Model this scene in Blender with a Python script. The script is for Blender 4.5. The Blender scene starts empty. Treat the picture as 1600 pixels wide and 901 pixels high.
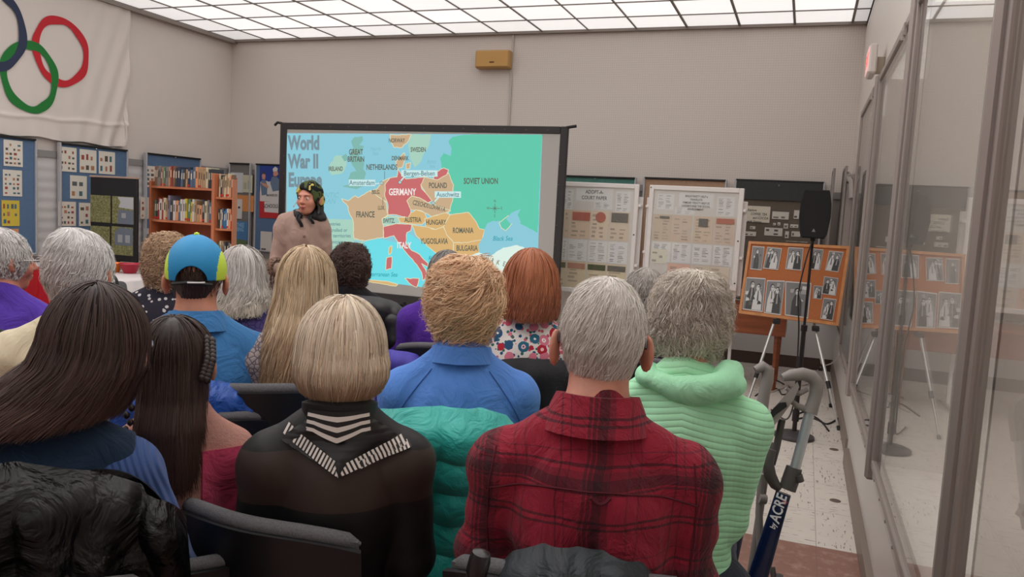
import bpy, math, random
import numpy as np
from mathutils import Matrix, Vector
rnd = random.Random(7)
SC = bpy.context.scene
COL = SC.collection
PI = math.pi
CZ = 1.51
# ---------------------------------------------------------------- camera
YAW, PITCH, ROLL, F = -.350711, -.098549, .053190, 1233.9
def _cam():
    cy, sy, cp, sp = math.cos(YAW), math.sin(YAW), math.cos(PITCH), math.sin(PITCH)
    f = np.array([sy*cp, cy*cp, sp]); r = np.array([cy, -sy, 0]); u = np.cross(r, f)
    cr, sr = math.cos(ROLL), math.sin(ROLL)
    return np.array([cr*r+sr*u, -sr*r+cr*u, f])
CM = _cam()
cd = bpy.data.cameras.new('camera'); cam = bpy.data.objects.new('camera', cd); COL.objects.link(cam)
cd.sensor_width = 36; cd.lens = F/1600*36; cd.clip_start = .05
m = Matrix.Identity(4)
for i in range(3):
    m[i][0] = CM[0][i]; m[i][1] = CM[1][i]; m[i][2] = -CM[2][i]
m.translation = Vector((0, 0, CZ)); cam.matrix_world = m
SC.camera = cam
# ---------------------------------------------------------------- light
w = bpy.data.worlds.new('world'); SC.world = w; w.use_nodes = True
w.node_tree.nodes['Background'].inputs[0].default_value = (.75, .78, .85, 1)
w.node_tree.nodes['Background'].inputs[1].default_value = .0
SC.view_settings.view_transform = 'Standard'; SC.view_settings.look = 'None'
SC.view_settings.exposure = 0.22; SC.view_settings.gamma = 1; SC.view_settings.use_curve_mapping = False
PANEL = .90         # radiance of the luminous ceiling
SCREEN = .80         # projector picture
SC.cycles.use_denoising = True
SC.cycles.max_bounces = 7; SC.cycles.diffuse_bounces = 5; SC.cycles.glossy_bounces = 3
SC.cycles.transparent_max_bounces = 12
SC.cycles.use_adaptive_sampling = True; SC.cycles.adaptive_threshold = .02
SC.cycles.caustics_reflective = False; SC.cycles.caustics_refractive = False
# ---------------------------------------------------------------- pixel helpers: a ray of the photograph met with a plane of the room
def ray(px, py): return CM.T @ np.array([(px-800)/F, -(py-450.5)/F, 1.])
C0 = np.array([0, 0, CZ])
def onY(px, py, Y): d = ray(px, py); return C0+d*(Y/d[1])
def onX(px, py, X): d = ray(px, py); return C0+d*(X/d[0])
def onZ(px, py, Z): d = ray(px, py); return C0+d*((Z-CZ)/d[2])
def pt(px, py, dep): return C0+ray(px, py)*dep
# ---------------------------------------------------------------- colours and materials
def lin(c):
    return tuple(((v/255+.055)/1.055)**2.4 if v/255 > .04045 else v/255/12.92 for v in c)
class NT:
    def __init__(s, name):
        s.m = bpy.data.materials.new(name); s.m.use_nodes = True
        s.t = s.m.node_tree; s.p = s.t.nodes['Principled BSDF']
    def n(s, typ, **kw):
        n = s.t.nodes.new('ShaderNode'+typ)
        for k, v in kw.items():
            if k.startswith('_'): n.inputs[k[1:].replace('_', ' ')].default_value = v
            else: setattr(n, k, v)
        return n
    def l(s, a, b): s.t.links.new(a, b)
    def co(s, kind='Object'): return s.n('TexCoord').outputs[kind]
    def math(s, op, a, b=None, c=None):
        n = s.n('Math', operation=op)
        for i, v in enumerate((a, b, c)):
            if v is None: continue
            if isinstance(v, (int, float)): n.inputs[i].default_value = v
            else: s.l(v, n.inputs[i])
        return n.outputs[0]
    def mix(s, fac, a, b, mode='MIX'):
        n = s.n('Mix', data_type='RGBA', blend_type=mode)
        for i, v in ((0, fac), (6, a), (7, b)):
            if isinstance(v, (int, float)): n.inputs[i].default_value = v
            elif isinstance(v, tuple): n.inputs[i].default_value = (*v[:3], 1)
            else: s.l(v, n.inputs[i])
        return n.outputs[2]
    def ramp(s, fac, stops, const=False):
        n = s.n('ValToRGB'); e = n.color_ramp
        if const: e.interpolation = 'CONSTANT'
        while len(e.elements) < len(stops): e.elements.new(1)
        for el, (p, c) in zip(e.elements, stops): el.position = p; el.color = (*c[:3], 1) if isinstance(c, tuple) else (c, c, c, 1)
        s.l(fac, n.inputs[0]); return n.outputs[0]
    def noise(s, scale, detail=3, vec=None, rough=.5, dist=0):
        n = s.n('TexNoise', _Scale=scale, _Detail=detail, _Roughness=rough, _Distortion=dist)
        s.l(vec if vec else s.co(), n.inputs['Vector']); return n.outputs['Fac']
    def bump(s, h, strength=.3, dist=.01):
        b = s.n('Bump', _Strength=strength, _Distance=dist); s.l(h, b.inputs['Height']); s.l(b.outputs[0], s.p.inputs['Normal'])
    def scaled(s, v):
        m = s.n('Mapping'); m.inputs['Scale'].default_value = v; s.l(s.co(), m.inputs[0]); return m.outputs[0]
    def xyz(s, vec=None):
        n = s.n('SeparateXYZ'); s.l(vec if vec else s.co(), n.inputs[0]); return n.outputs
MC = {}
def mat(name, rgb, rough=.6, metal=0, spec=.5, var=0, vscale=8, bump=0, bscale=60, bdist=.004, emit=0, sheen=0, coat=0, srgb=True):
    if name in MC: return MC[name]
    t = NT(name); c = lin(rgb) if srgb else rgb; p = t.p
    p.inputs['Base Color'].default_value = (*c, 1); p.inputs['Roughness'].default_value = rough
    p.inputs['Metallic'].default_value = metal; p.inputs['Specular IOR Level'].default_value = spec
    if sheen: p.inputs['Sheen Weight'].default_value = sheen; p.inputs['Sheen Roughness'].default_value = .5
    if coat: p.inputs['Coat Weight'].default_value = coat
    if var:
        t.l(t.ramp(t.noise(vscale), [(.3, tuple(v*(1-var) for v in c)), (.7, tuple(min(1, v*(1+var)) for v in c))]), p.inputs['Base Color'])
    if bump: t.bump(t.noise(bscale, 4, dist=1.5 if bdist > .01 else 0), bump, bdist)
    if emit: p.inputs['Emission Color'].default_value = (*c, 1); p.inputs['Emission Strength'].default_value = emit
    MC[name] = t.m; return t.m
# ---------------------------------------------------------------- objects
def link_mesh(name, V, Fc, material=None, parent=None, smooth=False, mi=None, mats=None):
    me = bpy.data.meshes.new(name)
    V = np.asarray(V, dtype=np.float32).reshape(-1, 3)
    if isinstance(Fc, np.ndarray):
        n, k = Fc.shape
        me.vertices.add(len(V)); me.vertices.foreach_set('co', V.ravel())
        me.loops.add(n*k); me.loops.foreach_set('vertex_index', Fc.astype(np.int32).ravel())
        me.polygons.add(n); me.polygons.foreach_set('loop_start', np.arange(0, n*k, k, dtype=np.int32))
        me.update(calc_edges=True)
    else:
        me.from_pydata([tuple(map(float, v)) for v in V], [], [tuple(f) for f in Fc]); me.update()
    if smooth: me.polygons.foreach_set('use_smooth', np.ones(len(me.polygons), dtype=bool))
    for mm in (mats or ([material] if material else [])): me.materials.append(mm)
    if mi is not None: me.polygons.foreach_set('material_index', np.asarray(mi, dtype=np.int32))
    me.update()
    o = bpy.data.objects.new(name, me); COL.objects.link(o)
    if parent: o.parent = parent
    return o
def thing(name, label, cat, loc=(0, 0, 0), rz=0, group=None):
    o = bpy.data.objects.new(name, None); COL.objects.link(o); o.location = loc; o.rotation_euler = (0, 0, rz)
    o.empty_display_size = .1
    return tag(o, label, cat, group)
def tag(o, label, cat, group=None):
    o['label'] = label; o['category'] = cat
    if group: o['group'] = group
    return o
def dup(o, parent=None):
    c = o.copy(); COL.objects.link(c); c.parent = parent
    for ch in o.children: dup(ch, c)
    return c
class MB:
    """collects boxes, tubes, lathes into ONE mesh"""
    def __init__(s): s.V = []; s.F = []; s.M = []; s.cm = 0
    def add(s, V, Fc):
        b = len(s.V); s.V += [tuple(map(float, v)) for v in V]; s.F += [tuple(i+b for i in f) for f in Fc]; s.M += [s.cm]*len(Fc); return s
    def box(s, lo, hi, bev=0):
        x0, y0, z0 = lo; x1, y1, z1 = hi
        if bev <= 0:
            return s.add([(x0, y0, z0), (x1, y0, z0), (x1, y1, z0), (x0, y1, z0), (x0, y0, z1), (x1, y0, z1), (x1, y1, z1), (x0, y1, z1)],
                         [(0, 3, 2, 1), (4, 5, 6, 7), (0, 1, 5, 4), (1, 2, 6, 5), (2, 3, 7, 6), (3, 0, 4, 7)])
        b = min(bev, (x1-x0)/2.01, (y1-y0)/2.01, (z1-z0)/2.01); V = []
        for z, e in ((z0, b), (z0+b, 0), (z1-b, 0), (z1, b)):
            V += [(x0+e+b*(e == 0), y0+e, z), (x1-e-b*(e == 0), y0+e, z), (x1-e, y0+e+b*(e == 0), z), (x1-e, y1-e-b*(e == 0), z),
                  (x1-e-b*(e == 0), y1-e, z), (x0+e+b*(e == 0), y1-e, z), (x0+e, y1-e-b*(e == 0), z), (x0+e, y0+e+b*(e == 0), z)]
        Fc = [tuple(range(7, -1, -1)), tuple(range(24, 32))]
        for k in range(3):
            for i in range(8): Fc.append((k*8+i, k*8+(i+1) % 8, k*8+8+(i+1) % 8, k*8+8+i))
        return s.add(V, Fc)
    def tube(s, pts, r, n=10, caps=True):
        pts = [np.asarray(p, float) for p in pts]; rs = r if isinstance(r, (list, tuple)) else [r]*len(pts); V = []; up = None
        for i, p in enumerate(pts):
            t = pts[min(i+1, len(pts)-1)]-pts[max(i-1, 0)]; t = t/(np.linalg.norm(t)+1e-12)
            if up is None: up = np.cross(t, [0, 0, 1.] if abs(t[2]) < .9 else [1., 0, 0])
            u = up-t*np.dot(up, t); u /= np.linalg.norm(u)+1e-12; up = u; v = np.cross(t, u)
            for k in range(n): a = 2*PI*k/n; V.append(p+(u*math.cos(a)+v*math.sin(a))*rs[i])
        Fc = []
        for i in range(len(pts)-1):
            for k in range(n): Fc.append((i*n+k, i*n+(k+1) % n, (i+1)*n+(k+1) % n, (i+1)*n+k))
        if caps: Fc += [tuple(range(n-1, -1, -1)), tuple((len(pts)-1)*n+k for k in range(n))]
        return s.add(V, Fc)
    def lathe(s, prof, c=(0, 0, 0), n=24, sx=1, sy=1):
        V = []; Fc = []
        for r, z in prof:
            for k in range(n): a = 2*PI*k/n; V.append((c[0]+r*sx*math.cos(a), c[1]+r*sy*math.sin(a), c[2]+z))
        for i in range(len(prof)-1):
            for k in range(n): Fc.append((i*n+k, i*n+(k+1) % n, (i+1)*n+(k+1) % n, (i+1)*n+k))
        Fc += [tuple(range(n-1, -1, -1)), tuple((len(prof)-1)*n+k for k in range(n))]
        return s.add(V, Fc)
    def slab(s, fn, nu, nv, th):
        """closed sheet of thickness th: fn(u,v)->point, u,v in 0..1"""
        P = np.array([[fn(i/nu, j/nv) for i in range(nu+1)] for j in range(nv+1)], float)
        du = np.gradient(P, axis=1); dv = np.gradient(P, axis=0); N = np.cross(du, dv); N /= np.linalg.norm(N, axis=2, keepdims=True)+1e-12
        T = th if not callable(th) else np.array([[th(i/nu, j/nv) for i in range(nu+1)] for j in range(nv+1)])[..., None]
        A = (P+N*T/2).reshape(-1, 3); B = (P-N*T/2).reshape(-1, 3); w_ = nu+1; o = len(A); Fc = []
        for j in range(nv):
            for i in range(nu):
                a, b, c, d = j*w_+i, j*w_+i+1, (j+1)*w_+i+1, (j+1)*w_+i
                Fc += [(a, b, c, d), (o+d, o+c, o+b, o+a)]
        for i in range(nu): Fc += [(i+1, i, o+i, o+i+1), (nv*w_+i, nv*w_+i+1, o+nv*w_+i+1, o+nv*w_+i)]
        for j in range(nv): Fc += [(j*w_, (j+1)*w_, o+(j+1)*w_, o+j*w_), ((j+1)*w_+nu, j*w_+nu, o+j*w_+nu, o+(j+1)*w_+nu)]
        return s.add(np.vstack([A, B]), Fc)
    def prism(s, poly, d0, d1, frame):
        """poly of 2-D points extruded between depths d0,d1; frame(u,v,d)->xyz"""
        n = len(poly); V = [frame(u, v, d0) for u, v in poly]+[frame(u, v, d1) for u, v in poly]
        return s.add(V, [tuple(range(n)), tuple(range(2*n-1, n-1, -1))]+[(i, i+n, (i+1) % n+n, (i+1) % n) for i in range(n)])
    def obj(s, name, material, parent=None, smooth=False, mats=None):
        o = link_mesh(name, s.V, s.F, material, parent, False, s.M if mats else None, mats)
        if smooth:
            me = o.data; me.polygons.foreach_set('use_smooth', np.ones(len(me.polygons), dtype=bool))
            try: me.set_sharp_from_angle(angle=math.radians(50))
            except Exception: pass
        return o
def struct(o): o['kind'] = 'structure'; return o
def fold(me_obj):
    import bmesh
    b = bmesh.new(); b.from_mesh(me_obj.data); bmesh.ops.recalc_face_normals(b, faces=b.faces); b.to_mesh(me_obj.data); b.free(); return me_obj
_fontcache = {}
def text_mesh(txt, size, sx=1.0, bold=0.0, shear=0.0, align='CENTER', spacing=1.0, line=1.0):
    """text outlines as flat triangles: verts (x,y) and faces"""
    key = (txt, size, sx, bold, shear, align, spacing)
    if key in _fontcache: return _fontcache[key]
    c = bpy.data.curves.new('t', 'FONT'); c.body = txt; c.size = size; c.align_x = align; c.align_y = 'CENTER'; c.offset = bold*size
    c.shear = shear; c.resolution_u = 3; c.space_character = spacing; c.space_line = line
    o = bpy.data.objects.new('t', c); COL.objects.link(o)
    dg = bpy.context.evaluated_depsgraph_get(); dg.update()
    me = bpy.data.meshes.new_from_object(o.evaluated_get(dg))
    V = [(v.co.x*sx, v.co.y) for v in me.vertices]; Fc = [tuple(p.vertices) for p in me.polygons]
    bpy.data.objects.remove(o); bpy.data.curves.remove(c); bpy.data.meshes.remove(me)
    _fontcache[key] = (V, Fc); return V, Fc
# ================================================================ ROOM
XL, XR, YB, ZC, YR = -7.44, .40, 8.87, 3.58, -7.5
t = NT('wall_paint'); n_ = t.noise(2.5, 2)
t.l(t.mix(n_, lin((214, 206, 200)), lin((222, 214, 208))), t.p.inputs['Base Color']); t.p.inputs['Roughness'].default_value = .7
t.bump(t.noise(300, 2), .08, .002); M_wall = t.m
t = NT('perforated_wall')
x_, y_, z_ = t.xyz()
a_ = t.math('FRACT', t.math('MULTIPLY', x_, 40)); b_ = t.math('FRACT', t.math('MULTIPLY', z_, 40))
dx = t.math('POWER', t.math('SUBTRACT', a_, .5), 2); dz = t.math('POWER', t.math('SUBTRACT', b_, .5), 2)
h_ = t.math('LESS_THAN', t.math('ADD', dx, dz), .035)
t.l(t.mix(t.math('MULTIPLY', h_, .35), lin((218, 209, 202)), lin((150, 140, 134))), t.p.inputs['Base Color']); t.p.inputs['Roughness'].default_value = .65
M_perf = t.m
M_low = mat('lower_wall_paint', (200, 198, 197), .6)
M_base = mat('brown_baseboard', (74, 58, 52), .5)
M_base2 = mat('taupe_baseboard', (126, 113, 104), .5)
M_rail = mat('grey_metal_rail', (150, 148, 148), .45, .2)
M_alu = mat('brushed_aluminium', (190, 188, 186), .35, .75)
M_darkmetal = mat('bronze_grey_frame', (150, 140, 135), .45, .35)
# floor: mottled pale vinyl tiles, brown tiles nearer the camera
t = NT('vinyl_tile_floor')
x_, y_, z_ = t.xyz()
tx = t.math('DIVIDE', t.math('SUBTRACT', x_, .17), .5); ty = t.math('DIVIDE', t.math('SUBTRACT', y_, 3.92), .5)
ix = t.math('FLOOR', tx); iy = t.math('FLOOR', ty)
par = t.math('MODULO', t.math('ABSOLUTE', t.math('ADD', ix, iy)), 2)
cmb = t.n('CombineXYZ'); sw = t.math('MULTIPLY', par, 1.0)
inv = t.math('SUBTRACT', 1, par)
u1 = t.math('ADD', t.math('MULTIPLY', x_, sw), t.math('MULTIPLY', y_, inv)); v1 = t.math('ADD', t.math('MULTIPLY', y_, sw), t.math('MULTIPLY', x_, inv))
t.l(t.math('MULTIPLY', u1, 14), cmb.inputs[0]); t.l(t.math('MULTIPLY', v1, 75), cmb.inputs[1]); t.l(t.math('ADD', t.math('MULTIPLY', ix, 7.3), t.math('MULTIPLY', iy, 3.1)), cmb.inputs[2])
st = t.n('TexNoise', _Scale=1.0, _Detail=2, _Roughness=.6); t.l(cmb.outputs[0], st.inputs['Vector'])
streak = t.ramp(st.outputs['Fac'], [(0, 0.), (.625, 0.), (.66, 1.)])
gx = t.math('FRACT', tx); gy = t.math('FRACT', ty)
seam = t.math('MAXIMUM', t.math('LESS_THAN', gx, .008), t.math('LESS_THAN', gy, .008))
pale = t.mix(t.math('MULTIPLY', streak, .85), t.mix(t.noise(5), lin((208, 199, 190)), lin((226, 218, 209))), lin((116, 101, 92)))
brown = t.mix(t.ramp(t.noise(16, 5, rough=.7), [(.5, 0.), (.75, 1.)]), t.mix(t.noise(4), lin((136, 98, 86)), lin((150, 110, 97))), lin((180, 150, 138)))
isb = t.math('LESS_THAN', y_, 3.92)
cc = t.mix(isb, pale, brown); cc = t.mix(t.math('MULTIPLY', seam, .5), cc, lin((110, 98, 90)))
t.l(cc, t.p.inputs['Base Color']); t.p.inputs['Roughness'].default_value = .33; t.p.inputs['Specular IOR Level'].default_value = .45
t.bump(t.noise(9, 2), .04, .01)
M_floor = t.m
b = MB(); b.box((XL-.2, YR-.2, -.12), (1.6, YB+.2, 0)); struct(b.obj('floor', M_floor))
b = MB(); b.box((XL-.2, YB, -.1), (1.6, YB+.15, 4.0)); struct(b.obj('wall_back', M_perf))
b = MB(); b.box((XL-.15, YR, -.1), (XL, YB, 4.0)); struct(b.obj('wall_left', M_wall))
b = MB(); b.box((XL-.15, YR-.15, -.1), (1.6, YR, 4.0)); struct(b.obj('wall_rear', mat('rear_wall_paint', (205, 198, 192), .7)))
# right wall: solid above, below and between the glazed display cases
YC = [(-1.6, .15), (.15, 1.90), (1.90, 3.66), (3.66, 5.44), (5.44, 7.18)]     # case bays along the wall
b = MB()
b.box((XR, YR, 2.46), (XR+.5, YB, 4.0)); b.box((XR, YR, -.1), (XR+.5, YB, .50))
b.box((XR, 7.18, .5), (XR+.5, YB, 2.46)); b.box((XR, YR, .5), (XR+.5, -1.6, 2.46)); b.box((XR+.36, -1.6, .5), (XR+.5, 7.18, 2.46))
struct(b.obj('wall_right', mat('right_wall_paint', (214, 206, 199), .5)))
b = MB(); b.box((XR-.02, 5.44, 0), (XR, YB, .5)); b.box((XR-.02, YR, 0.0), (XR+.0, 5.44, .47)); struct(b.obj('wall_right_panel', mat('right_low_paint', (196, 190, 185), .45)))
# ceiling: luminous panels in a T-bar grid
CS, CX0, CY0 = .5495, -6.876, YB
t = NT('luminous_ceiling_panel')
x_, y_, z_ = t.xyz()
ix = t.math('FLOOR', t.math('DIVIDE', t.math('SUBTRACT', x_, CX0), CS)); iy = t.math('FLOOR', t.math('DIVIDE', t.math('SUBTRACT', CY0, y_), CS*1.006))
cb = t.n('CombineXYZ'); t.l(ix, cb.inputs[0]); t.l(iy, cb.inputs[1])
wn = t.n('TexWhiteNoise'); t.l(cb.outputs[0], wn.inputs[0])
lvl = t.math('ADD', .93, t.math('MULTIPLY', wn.outputs[0], .1))
lastc = t.math('GREATER_THAN', ix, 12.5); lvl = t.math('MULTIPLY', lvl, t.math('SUBTRACT', 1, t.math('MULTIPLY', lastc, .45)))
first = t.math('LESS_THAN', iy, .5); lvl = t.math('MULTIPLY', lvl, t.math('SUBTRACT', 1, t.math('MULTIPLY', first, .12)))
lft = t.math('LESS_THAN', ix, -.5); lvl = t.math('MULTIPLY', lvl, t.math('SUBTRACT', 1, t.math('MULTIPLY', lft, .25)))
near = t.math('LESS_THAN', y_, 4.4); lvl = t.math('MULTIPLY', lvl, t.math('ADD', .86, t.math('MULTIPLY', near, 1.22))); rear = t.math('LESS_THAN', y_, .4); lvl = t.math('MULTIPLY', lvl, t.math('SUBTRACT', 1, t.math('MULTIPLY', rear, .62)))
lum = t.math('ADD', .94, t.math('MULTIPLY', t.noise(1.1, 1), .12)); lvl = t.math('MULTIPLY', lvl, lum)
t.p.inputs['Base Color'].default_value = (.6, .6, .6, 1); t.p.inputs['Roughness'].default_value = .5
t.p.inputs['Emission Color'].default_value = (1.0, .968, .948, 1); t.l(t.math('MULTIPLY', lvl, PANEL), t.p.inputs['Emission Strength'])
M_panel = t.m
b = MB(); b.box((XL, YR, ZC), (XR+.0, YB, ZC+.02)); struct(b.obj('ceiling', M_panel))
b = MB()
x = CX0
for i in range(-1, 14):
    if CX0+i*CS < XL: continue
    wd = .008 if i % 2 else .006
    if i > 9: wd = .012
    b.box((CX0+i*CS-wd+CS*0, YR, ZC-.012), (CX0+i*CS+wd, YB, ZC))
j = 1
while YB-j*CS*1.006 > YR:
    yy = YB-j*CS*1.006; b.box((XL, yy-.0055, ZC-.010), (XR, yy+.0055, ZC)); j += 1
struct(b.obj('ceiling_grid_trim', mat('ceiling_t_bar', (120, 112, 106), .5)))
b = MB(); b.box((XL, YR, ZC-.05), (XL+.09, YB, ZC)); b.box((XL, YB-.05, ZC-.03), (XR, YB, ZC)); b.box((CX0+13*CS+.48, YR, ZC-.06), (XR+.0, YB, ZC))
struct(b.obj('trim_1', mat('ceiling_edge_trim', (140, 130, 123), .5)))
# baseboards, wall rails
b = MB(); b.box((XL, YB-.02, 0), (XR, YB, .13)); struct(b.obj('baseboard_back', M_base))
b = MB(); b.box((XL, YR, 0), (XL+.02, YB-.02, .13)); struct(b.obj('baseboard_left', M_base))
b = MB(); b.box((XR-.05, YR, 0), (XR-.02, 5.44, .10)); b.box((XR-.035, 5.6, 0), (XR-.02, YB-.02, .12)); struct(b.obj('baseboard_right', M_base2))
b = MB(); b.box((XL, YR, 1.80), (XL+.04, YB, 1.87)); b.box((XL, YB-.04, 1.80), (XR, YB, 1.87)); struct(b.obj('trim_2', M_rail))
b = MB(); b.box((XL, YR, .70), (XL+.05, YB, .78)); b.box((XL, YB-.05, .70), (XR, YB, .77)); struct(b.obj('trim_3', M_rail))
t = NT('ribbed_panel'); x_, y_, z_ = t.xyz(); t.p.inputs['Base Color'].default_value = (*lin((205, 203, 203)), 1)
t.bump(t.math('SINE', t.math('MULTIPLY', z_, 60)), .3, .01); M_rib = t.m
b = MB(); b.box((XL, YR, .78), (XL+.025, YB, 1.80)); struct(b.obj('wall_left_ribbed_panel', M_rib))
b = MB(); b.box((XL, YB-.02, .77), (XR-.02, YB, 1.80)); struct(b.obj('wall_back_lower_panel', mat('grey_lower_panel', (138, 130, 124), .6)))
b = MB(); p0 = onY(803, 52, YB); b.box((p0[0]-.012, YB-.022, 1.9), (p0[0]+.012, YB, ZC-.03)); struct(b.obj('trim_4', mat('painted_conduit', (186, 180, 174), .5)))
# ---------------------------------------------------------------- glazed display cases in the right wall
t = NT('case_glass'); nt = t.t; t.p.inputs['Roughness'].default_value = 0
bf_ = t.n('NewGeometry'); fr = t.n('Fresnel'); t.l(t.math('SUBTRACT', 1.5, t.math('MULTIPLY', bf_.outputs['Backfacing'], .83333)), fr.inputs[0]); gl = t.n('BsdfGlossy', _Roughness=.0); tr = t.n('BsdfTransparent'); mx = t.n('MixShader')
tr.inputs[0].default_value = (.985, .99, .987, 1)
t.l(fr.outputs[0], mx.inputs[0]); t.l(tr.outputs[0], mx.inputs[1]); t.l(gl.outputs[0], mx.inputs[2]); t.l(mx.outputs[0], nt.nodes['Material Output'].inputs[0])
M_glass = t.m
M_case_in = mat('display_case_lining', (236, 230, 224), .8)
M_black = mat('black_gap', (18, 17, 17), .6)
M_screw = mat('screw_head', (200, 196, 190), .3, .8)
for i, (y0, y1) in enumerate(YC):
    nm = ['first glazed display case counted from the camera, mostly out of frame', 'glazed display case beside the widest near post', 'large glazed display case whose pane mirrors the white-framed stands',
          'glazed display case mirroring the photo cork board', 'farthest glazed display case, just below the exit sign'][i]
    c = thing('display_case', 'grey metal framed '+nm, 'display case', (XR, (y0+y1)/2, .5), 0, None)
    L = (y1-y0)/2
    b = MB(); b.box((.34, -L, 0), (.355, L, 1.95)); b.box((.0, -L, 0), (.35, L, .012)); b.box((0, -L, 1.94), (.35, L, 1.96)); b.box((.0, -L, 0), (.35, -L+.012, 1.95)); b.box((.0, L-.012, 0), (.35, L, 1.95))
    b.obj('lining', M_case_in, c)
    b = MB(); b.box((.01, -L+.02, 1.930), (.335, L-.02, 1.938)); b.obj('added_glow_sheet', mat('added_case_glow', (235, 228, 220), .5, emit=1.0), c)  # glowing sheet added only to brighten the case interior
    b = MB(); b.box((-.045, -L+.04, .03), (-.037, L-.04, 1.93)); b.obj('glass_pane', M_glass, c)
    b = MB(); b.box((-.062, -L, -.03), (-.02, -L+.05, 1.96), .006); b.box((-.075, -L-.02, -.06), (-.022, -L+.022, 1.96), .012)
    b.box((-.055, L-.04, 0), (-.02, L, 1.96), .004); b.box((-.055, -L+.05, -.0), (-.02, L-.04, .035), .003); b.box((-.055, -L+.05, 1.92), (-.02, L-.04, 1.96), .003)
    b.obj('door_frame', M_darkmetal, c)
    b = MB(); b.box((-.056, -L+.052, .05), (-.05, -L+.058, 1.9)); b.obj('black_gasket', M_black, c)
    b = MB(); b.box((-.046, -L+.02, -.045), (-.021, L, .0)); b.obj('sill_strip', mat('sill_metal', (176, 172, 168), .35, .5), c)
    for k in range(7):
        b = MB(); y = -L+.16+k*(2*L-.3)/6; b.lathe([(.0001, 0), (.006, .0), (.006, .004), (.001, .006)], (0, 0, 0), 8)
        b.V = [(-.046-vz, y+vx, -.022+vy) for vx, vy, vz in b.V]; b.obj('screw', M_screw, c)
    b = MB(); b.tube([(-.058, -L+.35, 1.93), (-.066, -L+.35, 1.90), (-.066, -L+.35, 1.86)], .008, 8); b.box((-.065, -L+.34, 1.88), (-.052, -L+.36, 1.94), .003); b.obj('latch', M_darkmetal, c)
# ================================================================ wall things
def board(name, label, cat, wall, a0, a1, z0, z1, face, frame_m, th=.05, fw=.02, group=None):
    """framed pin board on 'left' (a = Y) or 'back' (a = X) wall"""
    c = (a0+a1)/2; W = (a1-a0)/2
    if wall == 'left': r = thing(name, label, cat, (XL+.05, c, z0), PI/2, group)      # local x -> +Y, local -y -> +X (room side)
    else: r = thing(name, label, cat, (c, YB-.05, z0), 0, group)
    H = z1-z0
    b = MB(); b.box((-W+fw, -th*.6, fw), (W-fw, 0, H-fw)); b.obj('pin_surface', face, r)
    b = MB(); b.box((-W, -th, 0), (-W+fw, 0, H), .004); b.box((W-fw, -th, 0), (W, 0, H), .004); b.box((-W+fw, -th, 0), (W-fw, 0, fw), .004); b.obj('side_frame', frame_m, r)
    b = MB(); b.box((-W+fw*.5, -th, H-fw), (W-fw*.5, 0, H), .003); b.obj('top_frame', M_black, r)
    return r
def felt(name, rgb): return mat(name, rgb, .95, var=.06, vscale=30, bump=.2, bscale=400, sheen=.2)
M_blue = felt('blue_felt', (84, 112, 146)); M_gfelt = felt('grey_felt', (118, 116, 114))
M_frame = mat('pale_steel_frame', (186, 186, 190), .4, .3)
# writing-like or stamp-like print: small blocks on pale paper, all in one sheet
def paper_sheet(name, label, cat, frame, u0, v0, u1, v1, base=(226, 220, 206), rows=5, cols=5, pal=None, seed=0, d=.004, title=None, big=None, group=None, tilt=0, off=0):
    """frame(u,v,d)->xyz ; printed marks lie within the sheet's own surface"""
    r = random.Random(seed); W, H = u1-u0, v1-v0; cu, cv = (u0+u1)/2, (v0+v1)/2
    ct, s_ = math.cos(tilt), math.sin(tilt)
    fr_ = lambda u, v, dd: frame(cu+(u-cu)*ct-(v-cv)*s_, cv+(u-cu)*s_+(v-cv)*ct, dd+off)
    b = MB(); nx = 4
    for i in range(nx):
        ua, ub = u0+W*i/nx, u0+W*(i+1)/nx
        b.prism([(ua, v0), (ub, v0), (ub, v1), (ua, v1)], 0, d, fr_)
    pal = pal or [(150, 60, 50), (60, 70, 90), (90, 120, 110), (170, 150, 120), (70, 60, 55)]
    mats_ = [mat('paper_%d_%d_%d' % base, base, .8)]
    for c_ in pal: mats_.append(mat('ink_%d_%d_%d' % c_, c_, .7))
    if title:
        mats_.append(mat('title_ink', (62, 60, 62), .7)); b.cm = len(mats_)-1
        for k, ln in enumerate(title[0]):
            V, Fc = text_mesh(ln, title[1], title[2] if len(title) > 2 else .85, .01)
            b.add([fr_(cu+x*1., v1-title[3]-k*title[1]*1.15+y, d+.0006) for x, y in V], Fc)
    for j in range(rows):
        for i in range(cols):
            if r.random() < .22: continue
            b.cm = r.randrange(len(pal))+1
            cw, ch = W*.86/cols, H*(.86 if not title else .7)/rows
            x0 = u0+W*.07+i*cw+cw*.12*r.random(); y0 = v0+H*.06+j*ch+ch*.15
            ww = cw*(.4+.35*r.random()); hh = ch*(.3+.35*r.random())
            b.prism([(x0, y0), (x0+ww, y0), (x0+ww, y0+hh), (x0, y0+hh)], d, d+.0005, fr_)
    o = b.obj(name, None, None, mats=mats_)
    if label: tag(o, label, cat, group)
    return o
LW = lambda u, v, d: (XL+.083+d, u, v)              # left-wall boards: u = Y
BW = lambda u, v, d: (u, YB-.083-d, v)
b1 = board('pin_board', 'blue felt pin board at the far left with a yellow sheet on it', 'pin board', 'left', 5.00, 5.90, .80, 1.97, M_blue, M_frame)
b2 = board('pin_board', 'blue felt pin board behind the black frame of house photographs', 'pin board', 'left', 6.16, 7.05, .80, 1.965, M_blue, M_frame)
b3 = board('pin_board', 'blue felt pin board behind the orange wooden bookcase', 'pin board', 'left', 7.31, 8.22, .80, 1.96, M_blue, M_frame)
b4 = board('pin_board', 'narrow grey felt pin board right of the bookcase', 'pin board', 'back', -7.38, -7.02, .78, 1.95, M_gfelt, M_frame)
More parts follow.
